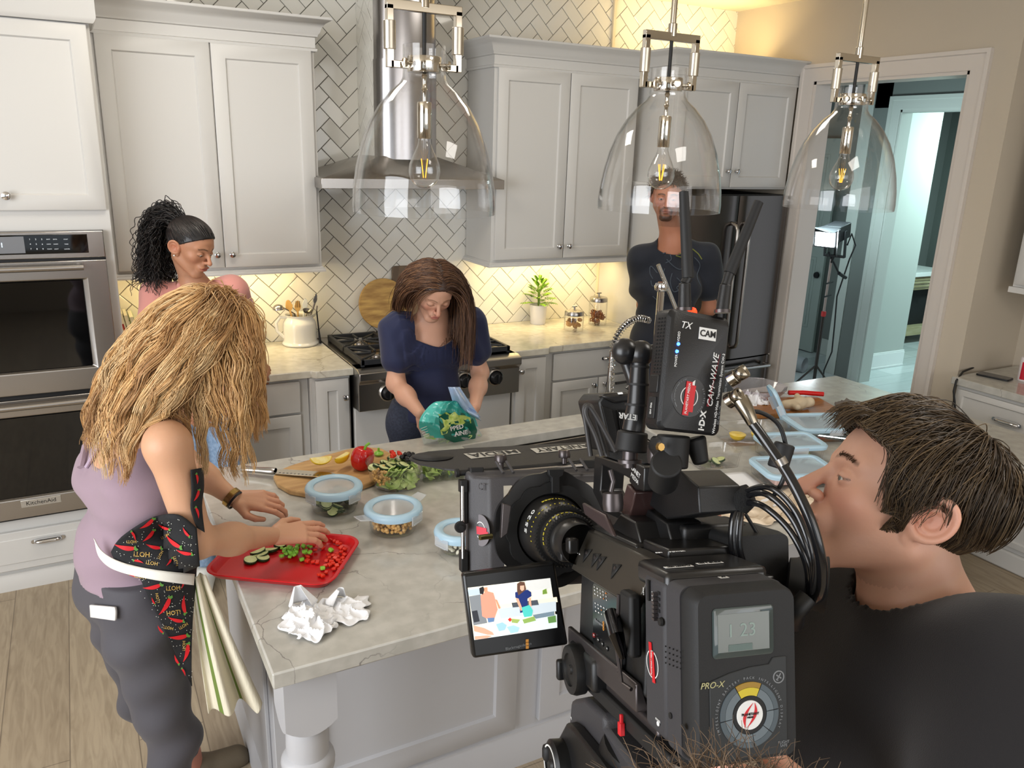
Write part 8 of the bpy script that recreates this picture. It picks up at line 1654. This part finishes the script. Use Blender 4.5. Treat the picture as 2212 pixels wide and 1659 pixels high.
wbox([(1292,868),(1305,850),(1372,846),(1395,862),(1392,980),(1322,978),(1300,900)],1.02,1.10,'recorder_case',M_BODY,rc_)
wbox([(1300,876),(1322,884),(1340,965),(1322,968)],1.015,1.02,'window_recess',mat('pit_black',(8,8,9),.5),rc_,.001);
for k in range(9):wbox([(1334+3.2*k,886),(1335.6+3.2*k,886),(1346+3.2*k,955),(1344.4+3.2*k,955)],1.014,1.02,'grille_fin',M_SATIN,rc_,0)
wbox([(1298,855),(1368,848),(1392,862),(1330,872)],1.012,1.03,'top_cap',M_SATIN,rc_);wbox([(1336,848),(1344,847),(1346,851),(1338,852)],1.010,1.014,'white_label',M_WHT,rc_,0)
am=thing('articulating_arm','black articulating arm with ball joints holding the wireless transmitter','arm',mat=RM);wa=.86
def rwt(px,py,w=wa):return rw(px,py,w)
for px,py in((1350,759),(1384,764)):MB().lathe([(.0145*sin(pi*k/16),-.0145*cos(pi*k/16))for k in range(17)],rwt(px,py),n=32).build('ball_joint',mat('arm_black',(26,26,28),.3,spec=.6),am,local=True)
MB().cyl(rwt(1392,765),rwt(1420,760),.009,n=20).build('arm_stub',MATS['arm_black'],am,local=True)
MB().tube([rwt(1383,775),rwt(1378,870),rwt(1368,930)],.0100,20,rs=[.0098,.0115,.0125]).build('arm_tube',MATS['arm_black'],am,local=True);MB().tube([rwt(1352,775,.89),rwt(1372,830,.89),rwt(1362,845,.89)],.008,14).build('second_arm_tube',MATS['arm_black'],am,local=True)
for py,rr2 in((790,.0108),(828,.0128),(872,.0126)):f_=(py-775)/155;MB().cyl(rwt(1383-15*f_**1.3,py),rwt(1383-15*f_**1.3-.3,py+5),rr2,n=20).build('arm_collar',M_RUB,am,local=True)
MB().cyl(rwt(1367,932),rwt(1362,975),.0165,.0175,n=24).build('lower_socket',M_RUB,am,bevel=.002,local=True);MB().cyl(rwt(1362,975),rwt(1361,995),.0085,n=18).build('socket_neck',M_GUN,am,local=True);MB().cyl(rwt(1361,993),rwt(1361,1000),.013,n=20).build('thumb_wheel',M_GUN,am,local=True);MB().cyl(rwt(1361,1000),rwt(1361,1010),.007,n=16).build('mount_stud',M_GUN,am,local=True)
o_=rwt(1362,900,wa-.0135);tm=frame(o_,(1,0,-.15),(.15,0,1));text('NETAR','band_lettering',M_WHT,tm@Matrix.Rotation(pi,4,'Z'),.0085,am,True,bold=.0002)
WT=.80;tc_=pw(1502,806,WT);rx=(RV*.90-UV*.11-FV*-.40);rx/=np.linalg.norm(rx);uy=(UV+RV*.135+FV*.05);TMx=frame(tuple(tc_),tuple(rx),tuple(uy))
TX=thing('wireless_transmitter','black wireless video transmitter with two antennas and a white CAM label','transmitter',mat=TMx);tw_,th_,td_=.0765,.1215,.0260
def tp(px,py):
 M4=TMx;n3=Vector((M4[0][2],M4[1][2],M4[2][2]));d=Vector([float(v)for v in ray(px,py)]);o3=Vector([float(v)for v in tc_]);c3=Vector((0,0,2));s_=(o3-c3).dot(n3)/d.dot(n3);return TMx.inverted()@(c3+d*s_)
CS=loft(MB(),[[(a,b,-td_)for a,b in rrect(-tw_/2+.002,tw_/2-.002,-th_/2+.002,th_/2-.002,.008)],[(a,b,-td_+.003)for a,b in rrect(-tw_/2,tw_/2,-th_/2,th_/2,.008)],[(a,b,-.003)for a,b in rrect(-tw_/2,tw_/2,-th_/2,th_/2,.008)],[(a,b,0)for a,b in rrect(-tw_/2+.003,tw_/2-.003,-th_/2+.003,th_/2-.003,.007)]]).build('transmitter_case',mat('tx_black',(20,20,22),.4,bump=(900,.1)),TX,local=True)
def ttext(body,px,py,size,m,ang=0,nm='case_lettering',**kw):p=tp(px,py);return text(body,nm,m,Matrix.Translation((p.x,p.y,.0004))@Matrix.Rotation(radians(ang),4,'Z'),size,TX,True,**kw)
ttext('TX',1481,703,.0098,M_WHT,shear=.3);p=tp(1528,722);MB(Matrix.Translation((p.x,p.y,.0004))).box(-.0105,.0105,-.0060,.0060,-.0004,.0004).build('white_label',M_WHT,TX,local=True);text('CAM','label_lettering',M_RUB,Matrix.Translation((p.x,p.y,.0010)),.0092,TX,True,bold=.00015)
ttext('VIDEO',1466,727,.0036,M_WHT,90);ttext('POWER',1460,779,.0036,M_WHT,90)
for px,py in((1465,743),(1462,759)):p=tp(px,py);MB().lathe([(0,.0018),(.0014,.0014),(.0018,0)],(p.x,p.y,0),n=14).build('blue_led',mat('led_blue',(60,110,255),.3,emit=(40,90,255),es=14),TX,local=True)
p=tp(1488,857);SD=MB().lathe([(0,.0006),(.0205,.0006),(.0208,0)],(p.x,p.y,0),n=48).build('round_sticker',mat('sticker_black',(28,27,28),.35),TX,local=True);MB().lathe([(.0105,.0006),(.0105,.0010),(.0097,.0010),(.0097,.0006)],(p.x,p.y,0),n=40,closed=True).build('sticker_ring',M_WHT,SD,local=True)
SR=Matrix.Translation((p.x,p.y,.0012))@Matrix.Rotation(radians(-3),4,'Z');MB(SR).box(-.0058,.0012,-.0190,.0150,-.0003,.0003).box(.0008,.0060,-.0150,.0120,-.0003,.0002).build('sticker_red_bar',M_RLAB,SD,local=True);MB(SR).prism([(.0012,.0150),(.0040,.0175),(.0040,.0120),(.0012,.0120)],-.0003,.0003).build('sticker_white_wedge',M_WHT,SD,local=True)
text('PLANETARY MEDIA','sticker_lettering',M_WHT,SR@Matrix.Translation((-.0023,-.002,.0005))@Matrix.Rotation(pi/2,4,'Z'),.0036,SD,True)
def flatarc(body,r,a0,a1,size,m,par,c_,z):
 for k,ch in enumerate(body):a=radians(a0+(a1-a0)*k/max(1,len(body)-1));text(ch,'arc_lettering',m,Matrix.Translation((c_[0]+r*cos(a),c_[1]+r*sin(a),z))@Matrix.Rotation(a-pi/2,4,'Z'),size,par,True)
flatarc('www.planetary-media.com',.0182,215,110,.0028,M_GRY,SD,(p.x,p.y),.0009);flatarc('614.408.8001',.0182,30,-50,.0028,M_GRY,SD,(p.x,p.y),.0009)
a_,b_=tp(1531,935),tp(1551,785);ang_=math.degrees(atan2(b_.y-a_.y,b_.x-a_.x))
def along(body,px,py,size,m,**kw):return ttext(body,px,py,size,m,ang_,**kw)
along('I·D·X',1517,909,.0090,M_WHT,bold=.0003);along('CAM~WAVE',1540,822,.0098,M_WHT,shear=.25);along('Wireless HD-Video Transmission System CW-3',1552,850,.0042,M_WHT);along('IN   SDI THRU OUT',1569,830,.0034,M_GRY);along('DC IN 7V-17V',1553,897,.0032,M_GRY)
a1_,b1_=tp(1528,878),tp(1556,764);dd_=(b1_-a1_).normalized();nn_=Vector((-dd_.y,dd_.x,0));mb=MB();mb.prism([(a1_.x-nn_.x*.0013,a1_.y-nn_.y*.0013),(b1_.x,b1_.y),(a1_.x+nn_.x*.0013,a1_.y+nn_.y*.0013)],.0001,.0005);mb.build('red_swoosh',mat('swoosh_red',(120,20,34),.5),TX,local=True)
mb=MB()
for a in range(3):
 for b in range(17):mb.cbox((-tw_/2,th_/2-.010-b*.0036,-.007-a*.0050),(.0006,.0018,.0028))
mb.build('side_vents',mat('vent_black',(3,3,4),.7),TX,local=True)
MB().box(-tw_/2-.0015,-tw_/2+.001,-.050,-.028,-.019,-.007).build('power_switch',M_RUB,TX,bevel=.001,local=True);text('ON OFF','switch_lettering',M_WHT,frame((-tw_/2-.0018,-.040,-.013),(0,1,0),(0,0,1)),.0032,TX,True);MB().box(-tw_/2-.0012,-tw_/2+.001,-.024,-.006,-.021,-.006).build('side_port_cover',M_BODY,TX,bevel=.001,local=True)
p=tp(1513,670);MB().lathe([(0,.0070),(.0030,.0060),(.0046,.0030),(.0050,0),(.0050,-.003)],(p.x,th_/2,-td_/2),(0,1,0),20).build('red_tally_lamp',mat('led_red',(255,40,20),.3,emit=(255,44,16),es=5),TX,local=True)
IT=TMx.inverted()
def tq(px,py,w):return tuple(IT@Vector([float(v)for v in pw(px,py,w)]))
for P_,nm in(([(1479,668),(1479,612),(1486,600),(1477,412)],'antenna'),([(1560,672),(1568,615),(1576,590),(1640,434)],'antenna')):
 W_=.815;pts_=[tq(a,b,W_)for a,b in P_];an_=MB().tube([pts_[2],tuple(Vector(pts_[2]).lerp(Vector(pts_[3]),.5)),tuple(Vector(pts_[2]).lerp(Vector(pts_[3]),.985)),pts_[3]],.0052,20,rs=[.0062,.0056,.0049,.0018]).build(nm,M_RUB,TX,local=True)
 MB().cyl(pts_[0],pts_[1],.0068,.0060,n=20).build('antenna_base',M_BODY,an_,bevel=.001,local=True);MB().tube([pts_[1],pts_[2]],.0050,14).build('antenna_hinge',M_BODY,an_,local=True);MB().cyl(tq(P_[0][0],P_[0][1]+4,W_),tq(P_[0][0],P_[0][1]-3,W_),.0085,n=20).build('antenna_nut',M_GUN,an_,local=True)
for(a,b,c2_,d2_)in((1575,822,1612,800),(1572,868,1600,850)):
 q0,q1=tq(a,b,.80),tq(c2_,d2_,.79);bn=MB().cyl(q0,tuple(Vector(q0).lerp(Vector(q1),.45)),.0078,n=24).build('bnc_connector',M_BNC,TX,bevel=.0005,local=True);MB().cyl(tuple(Vector(q0).lerp(Vector(q1),.4)),q1,.0066,n=24,caps=False).cyl(q0,tuple(Vector(q0).lerp(Vector(q1),.9)),.0025,n=12).build('bnc_socket',M_BNC,bn,local=True,solid=.0008)
bk=[tq(px,py,.81)for px,py in((1430,940),(1470,962),(1462,1000),(1440,1002),(1418,968))]
mb=MB();I=[mb.pt(q)for q in bk];K=[mb.pt((q[0],q[1],q[2]-.020))for q in bk]
for k in range(5):mb.face((I[k],I[(k+1)%5],K[(k+1)%5],K[k]))
mb.face(I[::-1]);mb.face(K);BK=mb.build('tilt_bracket',M_BODY,TX,bevel=.004,local=True)
c_=tq(1424,965,.80);MB().lathe([(0,.004),(.004,.004),(.0045,0)],c_,(0,0,1),8).build('hex_bolt',mat('gold_bolt',(150,120,70),.3,1.0),BK,local=True)
MB().cyl(tq(1455,940,.82),tq(1450,1010,.82),.017,n=24).cyl(tq(1440,1000,.80),tq(1432,1040,.84),.016,n=20).build('shoe_mount',M_RUB,TX,bevel=.002,local=True);MB().cyl(tq(1500,945,.83),tq(1515,1002,.83),.012,.008,n=16).build('lock_lever',M_RUB,TX,bevel=.003,local=True)
def cable(pts,r,label,nm='cable',m=M_CORD):
 P_=[Vector([float(v)for v in pw(a,b,w)])for a,b,w in pts];out=[]
 for i in range(len(P_)-1):
  p0,p1,p2,p3=P_[max(i-1,0)],P_[i],P_[i+1],P_[min(i+2,len(P_)-1)]
  for k in range(8):f_=k/8;out.append(.5*((2*p1)+(p2-p0)*f_+(2*p0-5*p1+4*p2-p3)*f_**2+(3*p1-p0-3*p2+p3)*f_**3))
 return tag(MB().tube(out+[P_[-1]],r,12).build(nm,m),label,'cable')
M_CAB2=mat('glossy_cable',(18,18,20),.2,coat=.4)
c1=cable([(1624,912,.79),(1660,962,.78),(1705,1030,.77),(1745,1110,.76),(1768,1180,.76),(1776,1240,.77),(1768,1290,.79),(1735,1300,.84)],.0052,'thick black video cable running from the transmitter plug to the viewfinder',m=M_CAB2)
MB().tube([tuple(pw(1598,862,.795)),tuple(pw(1612,885,.79)),tuple(pw(1626,914,.79))],.0065,16,rs=[.0085,.0075,.0058]).build('metal_plug',M_BNC,c1);a_,b_=pw(1684,990,.774),pw(1692,1004,.773);MB().cyl(tuple(a_),tuple(b_),.0058,n=14).build('silver_band',M_STEEL,c1)
c2c=cable([(1600,893,.82),(1640,890,.82),(1680,915,.82),(1697,960,.82),(1698,1000,.82),(1690,1040,.82),(1665,1080,.83)],.0023,'thin black cable carrying the ferrite core beside the thick video cable')
MB().cyl(tuple(pw(1696,958,.82)),tuple(pw(1679,1012,.82)),.0105,n=24).build('ferrite_core',M_RUB,c2c,bevel=.002)
for k,(dx,dy,lab)in enumerate(((0,0,'outermost black cable of the bundle looping past the operator chin'),(-8,14,'second black cable of the bundle looping past the operator chin'),(-14,40,'lowest black cable of the bundle looping down by the viewfinder'))):
 cable([(1600+2*k,1066+10*k,.86),(1660+dx,1052+dy,.82),(1715+dx,1100+dy,.80),(1748+dx*.8,1180+dy*.6,.79),(1752+dx*.4,1250+dy*.2,.80),(1738,1310,.83)],.0034,lab,m=M_CAB2)
for k,(dx,lab)in enumerate(((0,'black cable falling from the bundle behind the battery, left one'),(12,'black cable falling from the bundle behind the battery, right one'))):
 cable([(1600+dx*.3,1085,.86),(1585+dx,1120,.85),(1583+dx,1180,.85),(1600+dx,1240,.86)],.0045,lab,m=M_CAB2)
cable([(1610,1110,.87),(1640,1160,.87),(1665,1210,.87),(1672,1240,.88)],.0020,'thin straight black wire slanting down behind the battery')
vb=tag(MB().tube([tuple(pw(1590,1100,.86)),tuple(pw(1600,1078,.86)),tuple(pw(1622,1068,.855))],.014,16,rs=[.012,.0155,.012]).build('cable_strap',mat('velcro_black',(24,24,24),.95)),'fuzzy black strap tying the cable bundle beside the star knob','strap')
for k,(P_,lab)in enumerate((([(1312,985,1.0),(1296,930,1.0),(1278,880,1.0),(1262,882,1.0),(1268,930,1.0),(1276,985,1.0)],'grey black wire looped high in front of the recorder'),([(1300,985,.99),(1286,940,.99),(1266,895,.99),(1272,878,.99),(1292,905,.99),(1330,975,.99)],'second grey black wire of the loop before the recorder'))):cable(P_,.0032,lab,m=mat('wire_grey',(50,48,48),.45))
cable([(1490,1125,.93),(1515,1150,.93),(1528,1185,.94),(1520,1215,.95)],.0030,'short black wire curling behind the camera handle')
cable([(1745,1290,.80),(1720,1320,.80),(1715,1345,.82)],.010,'thick black rubber sleeve gathering the cables at the viewfinder','cable_sleeve')
bag=thing('lettuce_bag','teal plastic bag of chopped romaine lettuce held by the girl over the island','lettuce bag',at(985,930,y=2.72))
OUT_L=spl([(975,866),(940,868),(916,890),(905,915),(912,950),(925,985)],8);OUT_R=spl([(985,864),(1008,876),(1026,902),(1036,930),(1052,955),(1070,990)],8)
def bagq(u,v,s=1,lift=0.):
 k=v*(len(OUT_L)-1);i=min(int(k),len(OUT_L)-2);f_=k-i;l=Vector(OUT_L[i]).lerp(Vector(OUT_L[i+1]),f_);r_=Vector(OUT_R[i]).lerp(Vector(OUT_R[i+1]),f_);q=l.lerp(r_,u)
 b=sin(pi*u)**.55*sin(pi*min(1,v*1.05+.02))**.45;wr=.004*sin(26*u+9*v)+.003*sin(15*v+21*u+2)+.003*sin(37*v-12*u)
 return at(q[0],q[1],y=2.64-s*(.038*b+wr*b)-lift)
def bagxy(px,py):
 best=None
 for _ in range(1):
  v=.5
  for it in range(12):
   k=v*(len(OUT_L)-1);i=min(int(k),len(OUT_L)-2);f_=k-i;l=Vector(OUT_L[i]).lerp(Vector(OUT_L[i+1]),f_);r_=Vector(OUT_R[i]).lerp(Vector(OUT_R[i+1]),f_);u=min(max((px-l[0])/(r_[0]-l[0]),0),1);y=l[1]+(r_[1]-l[1])*u;v=min(max(v+(py-y)/125,0),1)
 return u,v
def onbag(px,py,lift=.002):u,v=bagxy(px,py);return bagq(u,v,1,lift)
M_TEAL=mat('teal_film',(42,150,140),.16,coat=.6);M_TEAL2=mat('pale_teal_film',(86,200,190),.16,coat=.6);M_CLRF=thin_glass('clear_film',(240,248,246),.22,.06)
nu,nv=36,40;mb=MB();mb.grid(lambda u,v:bagq(u,v),nu,nv);mb.grid(lambda u,v:bagq(u,v,-.6),nu,nv)
for s_ in range(2):
 for i in range(nu-1):
  for j in range(nv-1):
   u,v=i/(nu-1),j/(nv-1);k=s_*(nu-1)*(nv-1)+i*(nv-1)+j
   if v>.66+.10*sin(5*u)or(u>.82 and v>.52):mb.mi[k]=1
   elif u<.24 and .16<v<.55 or(.22<u<.30 and v<.45):mb.mi[k]=2
mb.build('bag_film',[M_TEAL,M_CLRF,M_TEAL2],bag)
def bagpatch(nm,m,P,lift):
 mb=MB();c=(sum(p[0]for p in P)/len(P),sum(p[1]for p in P)/len(P));R_=[[mb.pt(onbag(c[0]+(p[0]-c[0])*s,c[1]+(p[1]-c[1])*s,lift))for p in P]for s in(.33,.66,1)];o=mb.pt(onbag(*c,lift));n=len(P)
 for k in range(n):
  mb.face((o,R_[0][k],R_[0][(k+1)%n]))
  for a in(0,1):mb.face((R_[a][k],R_[a+1][k],R_[a+1][(k+1)%n],R_[a][(k+1)%n]))
 return mb.build(nm,m,bag)
bagpatch('dark_green_badge',mat('badge_green',(14,84,66),.25,coat=.5),[(948,900),(962,892),(1000,892),(1022,905),(1031,930),(1026,950),(1006,968),(985,958),(962,948),(952,930)],.0025)
bagpatch('lettuce_picture',mat('picture_lettuce',(150,176,70),.3,noise=(60,(206,220,130))),[(946,894),(955,896),(964,890),(972,896),(982,889),(990,897),(1002,897),(1016,902),(1018,914),(1000,918),(984,917),(970,924),(966,936),(954,940),(951,930),(960,922),(956,908)],.0035)
for body,px,py,sz,an in(('PPED',987,924,13,-14),('AINE',996,936,13,-10)):
 cu=bpy.data.curves.new('t','FONT');cu.body=body;cu.size=sz;cu.align_x='CENTER';cu.align_y='CENTER';cu.resolution_u=2;cu.offset=.35;tt_=bpy.data.objects.new('t',cu);COL.objects.link(tt_);me=bpy.data.meshes.new_from_object(tt_.evaluated_get(bpy.context.evaluated_depsgraph_get()));bpy.data.objects.remove(tt_);a=radians(an)
 for v in me.vertices:x,y=v.co.x,-v.co.y;v.co=Vector([float(q)for q in onbag(px+x*cos(a)-y*sin(a),py+x*sin(a)+y*cos(a),.0050)])
 me.materials.clear();me.materials.append(M_WHT);mkobj('bag_lettering',me,bag)
for k in range(5):MB().tube([tuple(onbag(909+k*1.5,926+k*5,.003)),tuple(onbag(922+k*1.2,921+k*5,.003))],.0008,5).build('bag_print_line',M_WHT,bag)
mb=MB();fq=lambda px,py,y=2.72:at(px,py,y=y)
mb.grid(lambda u,v:Vector(fq(968+14*v+(46+8*v)*u*(.55+.5*v),836+46*v+20*u*v,2.63-.03*sin(pi*u)*sin(pi*v*.9+.2)+.01*sin(9*u)))-Vector((0,0,.0)),14,16);mb.grid(lambda u,v:fq(1000+26*u+14*v,872+14*u+24*v,2.61+.012*sin(7*v)),8,8)
mb.build('foil_flap',mat('foil_blue',(168,190,224),.22,coat=.5),bag,solid=.001)
random.seed(41)
for k in range(34):leaf(tuple(bagq(random.uniform(.15,.85),random.uniform(.70,.98),random.uniform(-.2,.5))),random.uniform(.03,.042),lab='chopped romaine piece showing through the clear lower part of the bag',grp='lettuce inside the bag')
hb=thing('person','top of a head of brown hair at the very bottom of the picture','person',tuple(pw(1560,1850,.34)))
cb=pw(1600,2095,.40);Vb,Fb=surf(lambda p:ell(p-np.array(cb,np.float32),(0,0,0),(.075,.09,.085)),cb-.12,cb+.12,.005);me=rawmesh('scalp',Vb,Fb,np.tile(lin((66,52,40)),(len(Vb),1)));me.materials.append(M_HAIR);mkobj('scalp',me,hb)
th_a=rng.random(1500)*2*pi;ph_a=rng.random(1500)*1.3;rb_=np.stack([np.sin(ph_a)*np.cos(th_a)*.075,np.sin(ph_a)*np.sin(th_a)*.09,np.cos(ph_a)*.085],1)+cb;dd=(rb_-cb)/.085
G=flow(lambda p:ell(p-np.array(cb,np.float32),(0,0,0),(.075,.09,.085)),rb_,dd*.5+rng.normal(0,.6,(1500,3)),8,.005,.002,g=.15,rnd=.15,offs=rng.uniform(.001,.006,1500).astype(np.float32));strands('brown_hair',G,.0004,M_HAIR,hb,haircols(1500,[(84,66,50),(120,98,76)]))
